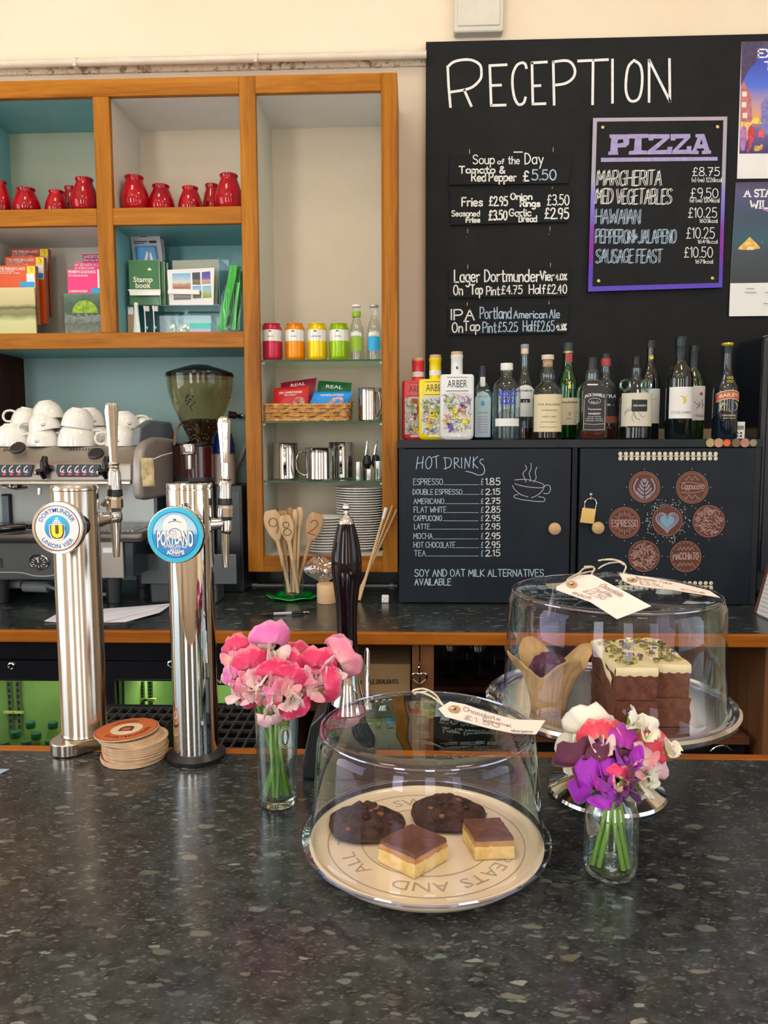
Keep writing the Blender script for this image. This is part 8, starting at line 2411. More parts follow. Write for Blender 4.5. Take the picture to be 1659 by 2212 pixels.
m=M(); m.lathe([(25.5*s0,Zp(1440)),(26*s0,Zp(1450)),(27*s0,Zp(1470)),(31*s0,Zp(1492)),(37*s0,Zp(1512)),(41*s0,Zp(1528)),(42*s0,Zp(1534)),(.0005,Zp(1535))],(hx_,Dp,0),48); build('flared_collar',m,CHROME,hp_,smooth=True)
zbx2=Zp(1534)
m=M()
xL_=WX(648,1600,1.03)
m.prism([(xL_,zf),(hx_+.040,zf),(hx_+.040,zbx2 - .001),(hx_ - .030,zbx2 - .001),(xL_+.035,WZ(680,1527,1.06)),(xL_+.012,WZ(650,1560,1.06)),(xL_,WZ(648,1640,1.06))],lambda a,b:(a,1.045,b),lambda a,b:(a,1.125,b)); build('pump_body',m,mat('black_pump_body',(0.018,0.02,0.024),.3,coat=.2),hp_,bevel=.004,seg=3)
m=M(); a_,b_2=W(793,1400,1.10),W(793,1520,1.10)
m.tube([Vector((b_2.x,1.10,zbx2 - .002)),b_2,a_+Vector((0,0,-.006)),a_],[.0065,.0045,.0042,.002],12); m.lathe([(.0005,0),(.010,0),(.009,.006),(.006,.009)],(b_2.x,1.10,zbx2 - .001),16); lab(build('chrome_rod',m,CHROME,hp_,smooth=True),'thin upright chrome rod')
# ---------------------------------------------------------------- front cake board with dome
PC=Vector((WX(920,1812,.852),.852,zf))
zpl=ZF+.0185
cbd=thing('cake_plate','round cream serving plate with grey lettering ring under the front dome','plate',PC)
PLM=mat('cream_melamine',(0.80,0.66,0.48),.16,var=.01,coat=.6)
m=M(); Rp=.134
m.lathe([(.0005,0),(.104,0),(.112,.003),(.126,.010),(Rp,.019),(Rp+.0005,.0215),(Rp - .003,.0225),(Rp - .006,.0195),(Rp - .012,.0178),(.0005,.0175)],PC,96); build('plate',m,PLM,cbd,smooth=True)
GPR=mat('grey_brown_print',(0.40,0.31,0.22),.5)
zq=PC.z+.0180
fp=lambda a,b:(PC.x+a,PC.y+b,zq)
m=M()
for R_,w_ in ((.113,.0012),(.0745,.0012)):
 ribbon(m,[Vector(fp(R_*math.cos(2*PI*i/90),R_*math.sin(2*PI*i/90))) for i in range(91)],w_,Vector((0,0,.0001)))
for tx,ang in (('SWEET',88),('CAKES',33),('TREATS',-38),('AND',-94),('ALL',-147),('THINGS',158)):
 arctext(m,tx,fp,.0865,.0165,math.radians(ang),-.004,False,1.12)
build('lettering',m,GPR,cbd)
ACRY=thin('clear_dome_acrylic',(0.985,0.988,0.992),.028,2.7,.015,(1,1,1),0.0,True,.85)
def dome(name,lb,c,r0,r1,h,fl,group,arch):
 o=thing(name,lb,'cake dome',c,group)
 pr=[(r0+fl,0),(r0+fl+.0015,.002),(r0+fl,.004),(r0+.001,.005),(r0 - .001,.010),(r0 - (r0 - r1)*.5,h*.5),(r1+.001,h - .016),(r1 - .002,h - .008),(r1 - .009,h - .002),(r1 - .020,h+.0005),(r1*.5,h+.004),(.0005,h+.005)]
 sm=[]
 for i in range(len(pr) - 1):
  for k_ in range(3 if i in (6,7,8) else 1):sm.append(pr[i] if k_==0 else tuple(pr[i][j]+(pr[i+1][j] - pr[i][j])*k_/3 for j in (0,1)))
 sm.append(pr[-1])
 m=M(); m.lathe(sm,c,96); build('dome_shell',m,ACRY,o,smooth=True,ang=3)
 m=M(); rr_,hh_=r1 - .0035,h - .0035  # bead added to draw the bright highlight line along the shoulder
 m.lathe([(rr_+.0011*math.cos(t),hh_+.0011*math.sin(t)) for t in [2*PI*i/8 for i in range(8)]],c,96,close=True); build('shoulder_highlight',m,thin('acrylic_edge',(0.78,0.80,0.93),.22,1.6,.04,(.85,.88,1)),o,smooth=True)
 m=M(); m.lathe([(r0+fl - .0004,.0004),(r0+fl+.0016,.001),(r0+fl+.0016,.0035),(r0+fl - .0004,.0042)],c,96,close=True); build('flange',m,thin('acrylic_edge',(0.78,0.80,0.93),.22,1.6,.04,(.85,.88,1)),o,smooth=True)
 a0,L_,w_,hh=arch
 d=Vector((math.cos(a0),math.sin(a0),0)); e=Vector((-math.sin(a0),math.cos(a0),0))
 m=M(); n=14
 top_=Vector((c[0],c[1],c[2]+h+.004))
 def S(u,v,k_):
  t=u
  p=top_+d*(L_*(t - .5))+Vector((0,0,hh*math.sin(PI*t)**.75 - k_*.003*1))
  return p+e*((v - .5)*w_*(1 - .25*math.sin(PI*t)))
 for i in range(n):
  t0,t1=i/n,(i+1)/n
  m.hexa([S(t0,0,1),S(t1,0,1),S(t1,1,1),S(t0,1,1),S(t0,0,0),S(t1,0,0),S(t1,1,0),S(t0,1,0)])
 build('arched_handle',m,thin('acrylic_handle',(0.90,0.92,0.92),.05,2.4,.05),o,smooth=True)
 return o
cd1=dome('cake_dome','clear acrylic dome over the cookies on the front cream plate',(PC.x,PC.y,PC.z+.0238),.1335,.1235,.134,.0075,'clear cake domes',(math.radians(82),.070,.014,.026))
# cookies and squares
zpp=PC.z+.0184
COOK=speck('dark_chocolate_cookie',(0.022,0.009,0.007),(0.075,0.030,0.020),55,(.40,.62),.75,1.0,.006,6)
CHIP=speck('caramel_chip',(0.22,0.07,0.03),(0.34,0.13,0.06),80,(.4,.6),.5,.5)
def cookie(lb,px,py,w,hh,seed,chips):
 c=G(px,py,zpp+.008)
 R_=w/2*((c - CAM).dot(CF))/FPX
 o=thing('cookie',lb,'cookie',(c.x,c.y,zpp),'dark chocolate cookies')
 rnd=random.Random(seed)
 ph=[rnd.uniform(0,6) for _ in range(8)]
 def fn(u,v):
  a=2*PI*u
  rr=R_*(1+.025*math.sin(3*a+ph[0])+.02*math.sin(5*a+ph[1])+.012*math.sin(11*a+ph[2]))
  if v<.75:
   t=v/.75
   r=rr*t
   z=.0185*(1 - t**3.2)+.0018*math.sin(a*4+t*9+ph[3])*t*(1 - t)*4+.0012*math.sin(a*9 - t*17+ph[4])*t
   z+=-.0016*(math.sin(a*3+t*14+ph[5])>.86)
  else:
   t=(v - .75)/.25
   r=rr*(1+.02*math.sin(PI*t) - .10*t*t); z=max(0,.006*(1 - t)**1 - .0002)
   z=.0062*(1 - t)
  if v<.75:
   q9=Vector((c.x+r*math.cos(a),c.y+r*math.sin(a),seed))
   z+=(mnoise.noise(q9*95)*.0034+mnoise.noise(q9*260)*.0016)*min(1,(1 - t)*5+.25)
   z=max(z,.0058)
  return (c.x+r*math.cos(a),c.y+r*math.sin(a),zpp+z)
 m=M(); m.grid(fn,90,40,True); m.disc((c.x,c.y,zpp+.0002),R_*.9,32); build('crumb',m,COOK,o,smooth=True,ang=1.3)
 for a,b,s_ in chips:
  m=M(); q_=G(a,b,zpp+.017); m.ball((q_.x,q_.y,zpp+.0165),s_,7,.55); build('caramel_chip',m,CHIP,o)
 for k_ in range(9):
  an,rr=rnd.uniform(0,6.28),R_*rnd.uniform(.15,.8); m=M(); t=rr/R_; m.ball((c.x+rr*math.cos(an),c.y+rr*math.sin(an),zpp+.0185*(1 - t**3.2) - .0005),rnd.uniform(.0035,.006),7,.55); build('chocolate_chunk',m,mat('glossy_chocolate',(0.035,0.012,0.008),.25,coat=.3),o)
 return o
cookie('dark chocolate cookie at the left of the front plate',790,1771,164,80,4,[(811,1745,.006),(822,1758,.005),(800,1752,.004),(752,1790,.003)])
cookie('dark chocolate cookie at the back of the front plate',966,1750,160,84,7,[(988,1729,.0065),(955,1762,.004),(930,1745,.004)])
SHORT=speck('golden_shortbread',(0.62,0.40,0.12),(0.80,0.58,0.24),70,(.35,.65),.85,.8,.002)
CARA=mat('caramel_layer',(0.42,0.20,0.06),.3,var=.25,nscale=50,coat=.3)
MILK=speck('milk_chocolate_top',(0.115,0.042,0.030),(0.16,0.062,0.045),30,(.35,.65),.38,.25,.001)
def square(lb,base4,hbase,hcar,hch,seed):
 # base4: base corners in picture pixels (left, front, right) -> fourth completed
 L_,F_,R_=[G(a,b,zpp) for a,b in base4]
 K_=L_+R_ - F_
 o=thing('caramel_square',lb,'cake',((L_+R_)/2),'caramel shortbread squares')
 cr=[L_,F_,R_,K_]
 cen=sum(cr,Vector())/4
 rnd=random.Random(seed)
 def layer(name,z0,z1,k0,k1,mt,rough_,top=0.0,sh=True):
  n=10
  rim=[]
  for i in range(4):
   a,b=cr[i],cr[(i+1) % 4]
   for j in range(n):
    rim.append(cen+((a+(b - a)*j/n) - cen))
  N=len(rim)
  rows=5
  m=M()
  prev=[]
  for r_ in range(rows):
   t=r_/(rows - 1)
   row=[]
   for p in rim:
    dv=(p - cen)
    kk=k0+(k1 - k0)*t+rnd.uniform(-rough_,rough_)
    row.append(tuple(cen+dv*kk+Vector((0,0,z0+(z1 - z0)*t+(rnd.uniform(-.0006,.0006) if 0<r_ else 0)))))
   prev+=row
  b0=len(m.v); m.v+=prev
  for r_ in range(rows - 1):
   for i in range(N):
    j=(i+1) % N
    m.f.append((b0+r_*N+i,b0+r_*N+j,b0+(r_+1)*N+j,b0+(r_+1)*N+i))
  m.f.append(tuple(b0+i for i in range(N))[::-1])
  # top as rings inward
  tb=b0+(rows - 1)*N
  for kk in (.8,.5,.2):
   nb=len(m.v)
   for i in range(N):
    p=Vector(m.v[b0+(rows - 1)*N+i]); dv=p - cen - Vector((0,0,z1)); q_=cen+Vector((0,0,z1))+dv*kk
    q_.z+=top*math.sin(i*.9+kk*7)+.0004*math.sin(q_.x*900)
    m.v.append(tuple(q_))
   for i in range(N):
    j=(i+1) % N
    m.f.append((tb+i,tb+j,nb+j,nb+i))
   tb=nb
  m.f.append(tuple(tb+i for i in range(N)))
  return build(name,m,mt,o,smooth=True,ang=.9)
 layer('shortbread_base',.0002,hbase,1.0,.99,SHORT,.018)
 layer('caramel_layer',hbase - .0005,hbase+hcar,1.0,.95,CARA,.02)
 layer('chocolate_top',hbase+hcar - .0003,hbase+hcar+hch,.97,.93,MILK,.016,.0005)
 return o
square('caramel shortbread square at the front of the plate, corner towards the viewer',[(817,1861),(896,1899),(968,1857)],.0155,.0060,.0040,5)
square('smaller caramel shortbread square at the right of the plate',[(999,1812),(1026,1858),(1112,1855)],.0150,.0060,.0040,8)
# ---------------------------------------------------------------- luggage tags
TAG=mat('blush_paper_tag',(0.80,0.70,0.64),.75,var=.015)
STR=speck('cotton_string',(0.52,0.42,0.28),(0.76,0.68,0.52),200,(.4,.6),.9,.5)
def ptag(lb,edge_a,edge_b,tip,hole,Da,Db2,lines,strg,lift=0.0):
 # edge_a / edge_b: matching pixel points along the two long sides from string end to far end
 n=len(edge_a)
 o=thing('price_tag',lb,'tag',W(*edge_a[n//2],(Da+Db2)/2),'handwritten paper tags')
 def D_(t,v):return Da+(Db2 - Da)*t
 Ea=[W(*edge_a[i],Da[i]) for i in range(n)]; Eb=[W(*edge_b[i],Db2[i]) for i in range(n)]
 return o,Ea,Eb
def mktag(lb,ea,eb,da,db,tip,dtip,hole,lines,strings,nrm=None):
 Ea=[W(a,b,d) for (a,b),d in zip(ea,da)]
 Eb=[W(a,b,d) for (a,b),d in zip(eb,db)]
 T_=[W(a,b,dtip) for a,b in tip]
 o=thing('price_tag',lb,'tag',(Ea[0]+Eb[0])/2,'handwritten paper tags on the domes')
 n=len(Ea)
 nn=(Ea[1] - Ea[0]).cross(Eb[0] - Ea[0]).normalized()
 if nn.dot(CAM - Ea[0])<0:nn=-nn
 m=M()
 for sgn in (0,1):
  of=-nn*.0005*sgn
  b=len(m.v); m.v+=[tuple(p+of) for p in Ea+Eb+T_]
  for i in range(n - 1):m.f.append((b+i,b+i+1,b+n+i+1,b+n+i))
  m.f.append(tuple([b+n]+[b+2*n+i for i in range(len(T_))]+[b]))
 build('paper',m,TAG,o,smooth=True,ang=.8)
 def pos(u,v,l=.0006):
  x=u*(n - 1); i=min(int(x),n - 2); f_=x - i
  A_=Ea[i]+(Ea[i+1] - Ea[i])*f_; B2=Eb[i]+(Eb[i+1] - Eb[i])*f_
  k_=(Ea[i+1] - Ea[i]).cross(Eb[i] - Ea[i]).normalized()
  if k_.dot(CAM - A_)<0:k_=-k_
  return A_+(B2 - A_)*v+k_*l
 m=M()
 ln=sum((Ea[i+1] - Ea[i]).length for i in range(n - 1)); wd_=(Eb[1] - Ea[1]).length
 for tx,u0,u1,v0,v1 in lines:
  st,w_=strokes(tx)
  for s in st:
   ribbon(m,[pos(u0+(u1 - u0)*a/w_,v1+(v0 - v1)*b/10) for a,b in s],.0008,nn*.0002)
 build('handwriting',m,mat('faint_brown_ink',(0.30,0.22,0.20),.7),o)
 hc=pos(*hole,.0004)
 e1=(Ea[1] - Ea[0]).normalized(); e2=nn.cross(e1)
 m=M()
 for R_,l_ in ((.0065,.0003),):
  m.add([hc+e1*R_*math.cos(t)+e2*R_*math.sin(t)+nn*l_ for t in [2*PI*i/20 for i in range(20)]],[tuple(range(20))])
 build('eyelet',m,mat('tan_eyelet',(0.46,0.27,0.13),.6),o)
 m=M(); m.add([hc+e1*.0022*math.cos(t)+e2*.0022*math.sin(t)+nn*.0007 for t in [2*PI*i/12 for i in range(12)]],[tuple(range(12))]); build('eyelet_hole',m,INK,o)
 m=M()
 for st in strings:
  pts=_c3([hc+nn*.001 if p=='h' else W(p[0],p[1],p[2]) for p in st])
  m.tube(pts,.0011,6)
 build('string',m,STR,o,smooth=True)
 return o
mktag('paper tag lying across the right side of the front dome',[(972,1515),(1004,1521),(1050,1537),(1110,1554),(1178,1556)],[(962,1548),(1000,1558),(1060,1574),(1110,1584),(1158,1586)],
  [.825,.82,.815,.81,.80],[.80,.795,.79,.785,.78],[(947,1531)],.812,(.10,.45),
  [('Chocolate',.24,.62,.18,.42),('Caramel',.44,.72,.48,.66),('£1.50',.26,.60,.62,.86),('allergens',.72,.95,.80,.92)],
  [['h',(958,1524,.82),(940,1500,.84),(915,1488,.85),(892,1492,.852),(898,1500,.853)],[(958,1524,.82),(935,1506,.84),(912,1496,.85),(893,1496,.853)]])
mktag('paper tag hanging over the front of the rear dome',[(1279,1241),(1345,1275),(1407,1309)],[(1201,1274),(1275,1300),(1333,1337)],[.925,.895,.868],[.905,.885,.862],[(1202,1267),(1226,1253),(1250,1242)],.925,(.03,.62),
  [('Chocolate',.26,.62,.10,.28),('Muffin',.28,.55,.34,.50),('£2.50',.25,.55,.55,.72),('each',.2,.45,.78,.94)],
  [['h',(1226,1252,.93),(1250,1238,.99),(1262,1228,1.0),(1283,1226,1.01),(1278,1240,.985)],[(1226,1254,.93),(1240,1243,.97),(1268,1236,1.0),(1284,1232,1.01),(1280,1224,1.015),(1262,1224,1.01)]])
mktag('paper tag lying to the right on top of the rear dome',[(1337,1238),(1400,1246),(1470,1260),(1533,1276)],[(1366,1264),(1410,1270),(1451,1274),(1556,1291)],[.99,.975,.96,.945],[.955,.945,.935,.925],[(1346,1254)],.97,(.08,.55),
  [('Brownie Cake',.18,.60,.15,.42),('£3.50',.16,.50,.55,.85),('slice',.72,.90,.62,.82)],
  [['h',(1345,1246,.985),(1352,1225,1.0),(1343,1214,1.01),(1320,1208,1.02),(1292,1211,1.02)],[(1343,1214,1.01),(1318,1216,1.02),(1302,1222,1.02),(1292,1229,1.02)],[(1348,1220,1.0),(1330,1210,1.01),(1300,1209,1.02)]])
# ---------------------------------------------------------------- rear cake stand with dome
SC_=Vector((WX(1310,1706,1.02),1.02,zf))
zp2=WZ(1320,1512,1.02)
hs_=zp2 - zf
std=thing('cake_stand','mirror steel pedestal cake stand under the rear dome','cake stand',SC_)
m=M(); Rs=.1635
m.lathe([(.0005,.004),(.072,.002),(.0765,0),(.0785,.003),(.0765,.007),(.070,.010),(.058,.016),(.040,.030),(.027,.050),(.022,.070),(.025,.090),(.036,hs_ - .012),(.0005,hs_ - .012)],SC_,64); build('pedestal',m,CHROME,std,smooth=True)
m=M(); m.lathe([(.0005,hs_ - .011),(Rs*.80,hs_ - .010),(Rs*.96,hs_ - .008),(Rs,hs_ - .003),(Rs+.001,hs_+.002),(Rs - .003,hs_+.005),(Rs - .007,hs_+.003),(Rs - .012,hs_),(Rs - .02,hs_ - .001),(.0005,hs_ - .001)],SC_,96); build('plate',m,mat('polished_plate_steel',(0.80,0.80,0.82),.10,1.0,var=.01),std,smooth=True)
cd2=dome('cake_dome','clear acrylic dome over the muffin and the layer cake on the steel stand',(SC_.x+.004,SC_.y,zp2+.0002),.1455,.1375,WZ(1325,1273,1.02) - zp2,.003,'clear cake domes',(math.radians(2),.120,.024,.018))
zc2=zp2 - .0006
# muffin in its paper
mc=G(1183,1478,zc2)
mc=Vector((WX(1186,1470,.985),.985,zc2))
o=thing('muffin','purple-dark muffin in a brown tulip paper case under the rear dome','muffin',mc)
PAP=mat('brown_baking_paper',(0.48,0.31,0.14),.75,var=.12,nscale=40,bumps=.4)
hm=WZ(1183,1412,.985) - zc2
def tul(u,v):
 a=2*PI*u
 pk=abs(math.sin(2*a+.9))**1.0
 r=.021+.006*v+.010*v*v+.010*v*v*pk+.005*v*mnoise.noise(Vector((math.cos(a)*4,math.sin(a)*4,v*6)))+.0012*math.sin(a*22)*(1 - v*.6)*v
 z=v*(hm*.70+hm*.42*pk**1.5)
 r+=.012*pk*max(0,v - .7)/.3+.0016*math.sin(a*30)*(1 - v)
 return (mc.x+r*math.cos(a),mc.y+r*math.sin(a),zc2+z)
m=M(); m.grid(tul,88,12,True); m.disc((mc.x,mc.y,zc2+.0004),.023,32)
ob=build('paper_case',m,PAP,o,smooth=True,ang=2.5)
sd=ob.modifiers.new('s','SOLIDIFY'); sd.thickness=.0007; sd.offset=0
m=M(); rnd=random.Random(2)
m.grid(lambda u,v:(mc.x+.027*v**.7*math.cos(2*PI*u)*(1+.03*math.sin(10*PI*u)),mc.y+.027*v**.7*math.sin(2*PI*u),zc2+hm*.60+.030*math.sqrt(max(0,1 - v**1.6))+.0015*math.sin(14*PI*u+v*12)),40,12,True)
build('crumb',m,speck('blackcurrant_crumb',(0.035,0.008,0.022),(0.13,0.035,0.085),60,(.4,.65),.7,1.0,.004),o,smooth=True,ang=2)
# layer cake slices: two piles of two
CAKE=speck('brown_sponge',(0.095,0.026,0.014),(0.19,0.062,0.032),110,(.35,.65),.9,1.0,.004,7)
ICE=speck('cream_icing',(0.74,0.62,0.34),(0.82,0.72,0.46),50,(.35,.65),.55,.5,.002)
NUT=[mat('pistachio_green',(0.22,0.24,0.03),.6,var=.4,nscale=300),mat('dark_seed',(0.07,0.08,0.03),.6),mat('lilac_petal_bit',(0.28,0.16,0.30),.6),mat('golden_seed',(0.52,0.36,0.08),.6)]
def slab_piece(lb,x0,x1,y0,y1,z0,z1,iced,seed,side_cream=False,lean=0.0):
 o=thing('cake_slice',lb,'cake',((x0+x1)/2,(y0+y1)/2,z0),'layer cake slices under the rear dome')
 rnd=random.Random(seed)
 def blk(m,a0,a1,b0,b1,c0,c1,nx=9,ny=12,nz=7,jit=.0011):
  def J(p):
   h_=math.sin(p[0]*913+p[1]*417+p[2]*659+seed)*43758.5453
   g2=math.sin(p[0]*517+p[1]*811+p[2]*233+seed)*24634.6345
   return (p[0]+(h_ % 1 - .5)*2*jit,p[1]+(g2 % 1 - .5)*2*jit,p[2]+((h_*1.7) % 1 - .5)*jit*(0 if p[2]==c0 else 1.2))
  m.grid(lambda u,v:J((a0+(a1 - a0)*u,b0,c0+(c1 - c0)*v)),nx,nz)
  m.grid(lambda u,v:J((a0+(a1 - a0)*u,b1,c0+(c1 - c0)*v)),nx,nz)
  m.grid(lambda u,v:J((a0,b0+(b1 - b0)*u,c0+(c1 - c0)*v)),ny,nz)
  m.grid(lambda u,v:J((a1,b0+(b1 - b0)*u,c0+(c1 - c0)*v)),ny,nz)
  m.grid(lambda u,v:J((a0+(a1 - a0)*u,b0+(b1 - b0)*v,c1)),nx,ny)
  m.grid(lambda u,v:J((a0+(a1 - a0)*u,b0+(b1 - b0)*v,c0)),nx,ny)
 hi=z1 - (.009 if iced else 0)
 m=M(); blk(m,x0,x1,y0,y1,z0+.0002,hi); build('sponge',m,CAKE,o,smooth=True,ang=1)
 if iced:
  m=M()
  m.grid(lambda u,v:(x0 - .0008+(x1 - x0+.0016)*u,y0 - .001+(y1 - y0+.002)*v,z1 - .001+.0014*math.sin(u*11+seed)*math.sin(v*17)),12,16)
  for side in range(4):
   def sf(u,v,side=side):
    a=(u,0) if side==0 else (1,u) if side==1 else (u,1) if side==2 else (0,u)
    z_=z1 - .001+.0014*math.sin(a[0]*11+seed)*math.sin(a[1]*17)
    lo_=hi - .0012 - .0035*abs(math.sin(u*13+side+seed))*.6
    bul=.0012*math.sin(PI*v)
    X=x0 - .0008+(x1 - x0+.0016)*a[0]; Y=y0 - .001+(y1 - y0+.002)*a[1]
    if side==0:Y -=bul
    if side==1:X+=bul
    if side==2:Y+=bul
    if side==3:X -=bul
    return (X,Y,z_+(lo_ - z_)*v)
   m.grid(sf,16,5)
  build('icing',m,ICE,o,smooth=True,ang=.9)
  for ki,mt in enumerate(NUT):
   m=M()
   for i in range((60,22,18,30)[ki]):
    u,v=rnd.random(),rnd.random()
    if abs(u - .5)*2>.86 or rnd.random()<(abs(u - .45)*1.2):continue
    X,Y=x0+(x1 - x0)*u,y0+(y1 - y0)*(.06+.9*v)
    s_=rnd.uniform(.0010,.0024)
    an=rnd.uniform(0,PI)
    q_=[(X+s_*1.6*math.cos(an),Y+s_*1.6*math.sin(an)),(X - s_*math.sin(an),Y+s_*math.cos(an)),(X - s_*1.6*math.cos(an),Y - s_*1.6*math.sin(an)),(X+s_*math.sin(an),Y - s_*math.cos(an))]
    zz=z1+rnd.uniform(-.001,.0018)
    m.prism(q_,lambda a,b:(a,b,zz - .001),lambda a,b:(a,b,zz+s_*.9))
   if m.v:
    s2=build('chopped_topping',m,mt,o); s2['kind']='stuff'
 if side_cream:
  m=M()
  m.grid(lambda u,v:(x0 - .0016 - .001*math.sin(PI*v),y0+.012+.055*u,z0+.010+.020*u+(.013)*v*(1 - .5*u)+.002*math.sin(9*u)),14,5)
  build('cream_smear',m,ICE,o,smooth=True,ang=3)
 return o
x0,x1,x2=WX(1330,1480,.905),WX(1421,1480,.905),WX(1490,1480,.93)
z_a,z_c=zc2,zc2+.0385
z_b=WZ(1380,1441,.905)
slab_piece('lower slice of the front left cake pile, brown sponge without icing on show',x0,x1,.905,1.030,z_a,z_c,False,1)
slab_piece('upper iced slice of the front left cake pile with seeds and petals on top',x0+.0006,x1 - .0004,.907,1.032,z_c+.0006,z_b,True,2,True)
slab_piece('lower slice of the right-hand cake pile',x1+.0022,x2,.925,1.045,z_a,z_c - .003,False,3)
slab_piece('upper iced slice of the right-hand cake pile',x1+.0026,x2 - .001,.928,1.050,z_c - .0022,z_b - .002,True,4)
# ---------------------------------------------------------------- vases and sweet peas
WAT=thin('still_water',(0.93,0.97,0.94),.03,3.0,.01)
VG=thin('vase_glass',(0.955,0.985,0.975),.09,1.9,.01,(.92,1,1))
GB=mat('solid_glass_base',(0,0,0))
gm=bpy.data.materials.new('heavy_glass_base'); gm.use_nodes=True
gb_=gm.node_tree.nodes['Principled BSDF']; gb_.inputs['Transmission Weight'].default_value=1; gb_.inputs['Roughness'].default_value=.02; gb_.inputs['IOR'].default_value=1.45; gb_.inputs['Base Color'].default_value=(.95,1,.97,1)
Dv=.975
V1=Vector((WX(600.5,1750,Dv),Dv,zf))
h1=WZ(600,1531,Dv) - zf
sv=mpp(Dv,1650)
rb1,rt1=40.5*sv,47.5*sv
v1=thing('flower_vase','tall straight glass tumbler half full of water holding pink sweet peas','vase',V1)
m=M(); m.lathe([(rb1*.93,0.001),(rb1,.004),(rb1*1.01,.012),(rt1,h1),(rt1 - .0018,h1),(rb1 - .0018,.013)],V1,56); build('glass_body',m,VG,v1,smooth=True)
m=M(); m.lathe([(.0005,.001),(rb1*.92,.0005),(rb1*.985,.004),(rb1*.985,.009),(rb1*.9,.011),(.0005,.008)],V1,48); build('thick_base',m,gm,v1,smooth=True)
zw1=WZ(600,1630,Dv) - zf
rw=rb1+(rt1 - rb1)*zw1/h1 - .0026
m=M(); m.lathe([(.0005,.0125),(rb1 - .003,.0125),(rw,zw1),(.0005,zw1)],V1,48); build('water',m,WAT,v1,smooth=True)
m=M(); f_=cyl(V1.x,V1.y,V1.z,rt1*.975+.0006)
cx0=27*sv; czz=WZ(600,1577,Dv) - zf
for R_ in (.0105,.0085):ribbon(m,[Vector(f_(cx0+R_*.8*math.cos(t),czz+R_*1.35*math.sin(t))) for t in [2*PI*i/24 for i in range(25)]],.0007,Vector((0,-.0004,0)))
m.add([f_(cx0+.0025*math.cos(t),czz+.009*math.sin(t)) for t in [2*PI*i/10 for i in range(10)]],[tuple(range(10))]); build('etched_mark',m,mat('frosted_print',(0.62,0.70,0.78),.7),v1)
D2v=.822
V2=Vector((WX(1318,1880,D2v),D2v,zf))
s2v=mpp(D2v,1800)
r2v=56.5*s2v
h2=WZ(1318,1702,D2v) - zf
v2=thing('flower_vase','small round-shouldered glass bottle of water holding purple and cream sweet peas','vase',V2)
pr=[(r2v*.80,.0012),(r2v*.95,.004),(r2v,.014),(r2v,h2*.62),(r2v*.985,h2*.70),(r2v*.92,h2*.79),(r2v*.80,h2*.87),(r2v*.67,h2*.93),(r2v*.60,h2*.98),(r2v*.63,h2*1.04),(r2v*.60,h2*1.05),(r2v*.55,h2*1.04)]
m=M(); m.lathe(pr,V2,56); build('glass_body',m,VG,v2,smooth=True,ang=2)
m=M(); m.lathe([(.0005,.0012),(r2v*.80,.0008),(r2v*.94,.004),(r2v*.96,.009),(r2v*.7,.008),(.0005,.006)],V2,48); build('thick_base',m,gm,v2,smooth=True)
m=M(); m.lathe([(.0005,.010),(r2v*.93,.012),(r2v*.95,h2*.60),(.0005,h2*.60)],V2,48); build('water',m,WAT,v2,smooth=True)
def petal_mat(name,base,mid,tip,nz=.5):
 if name in _mc:return _mc[name]
 m_,t,b,o_=nodes(name)
 v=coords(t)
 ln=t.nodes.new('ShaderNodeVectorMath'); ln.operation='LENGTH'; t.links.new(v,ln.inputs[0])
 n=noise(t,coords(t,(1,1,.22)),11,4,.65,.6)
 ad=t.nodes.new('ShaderNodeMath'); ad.operation='MULTIPLY_ADD'; ad.inputs[1].default_value=nz; t.links.new(n,ad.inputs[0]); t.links.new(ln.outputs['Value'],ad.inputs[2])
 t.links.new(ramp(t,ad.outputs[0],[(.42,base),(.66,mid),(.92,tip),(1.0,tuple(min(.9,a_*.75+.18) for a_ in tip) if max(tip)>.7 else tip)]),b.inputs['Base Color'])
 b.inputs['Roughness'].default_value=.55
 b.inputs['Subsurface Weight'].default_value=.12
 b.inputs['Subsurface Scale'].default_value=.004
 b.inputs['Sheen Weight'].default_value=.2
 bump(t,b,noise(t,coords(t,(9,9,1)),3,3),.12,.02)
 _mc[name]=m_
 return m_
PET={
 'blush':((0.82,0.74,0.58),(0.84,0.38,0.42),(0.82,0.20,0.34)),'pale':((0.80,0.74,0.60),(0.84,0.60,0.60),(0.84,0.42,0.52)),'hot':((0.84,0.50,0.50),(0.78,0.05,0.17),(0.76,0.015,0.12)),
 'orchid':((0.84,0.62,0.66),(0.82,0.22,0.52),(0.80,0.14,0.46)),'coral':((0.84,0.62,0.50),(0.78,0.08,0.12),(0.74,0.025,0.07)),'cream':((0.62,0.66,0.34),(0.80,0.74,0.60),(0.82,0.76,0.66)),
 'maroon':((0.10,0.004,0.04),(0.13,0.003,0.045),(0.085,0.003,0.04)),'violet':((0.45,0.10,0.55),(0.35,0.008,0.50),(0.30,0.004,0.45)),'magenta':((0.62,0.25,0.55),(0.46,0.012,0.44),(0.42,0.01,0.42)),'indigo':((0.09,0.003,0.08),(0.10,0.002,0.12),(0.12,0.002,0.20)),
}
PM_={k_:petal_mat('petal_'+k_,*v) for k_,v in PET.items()}
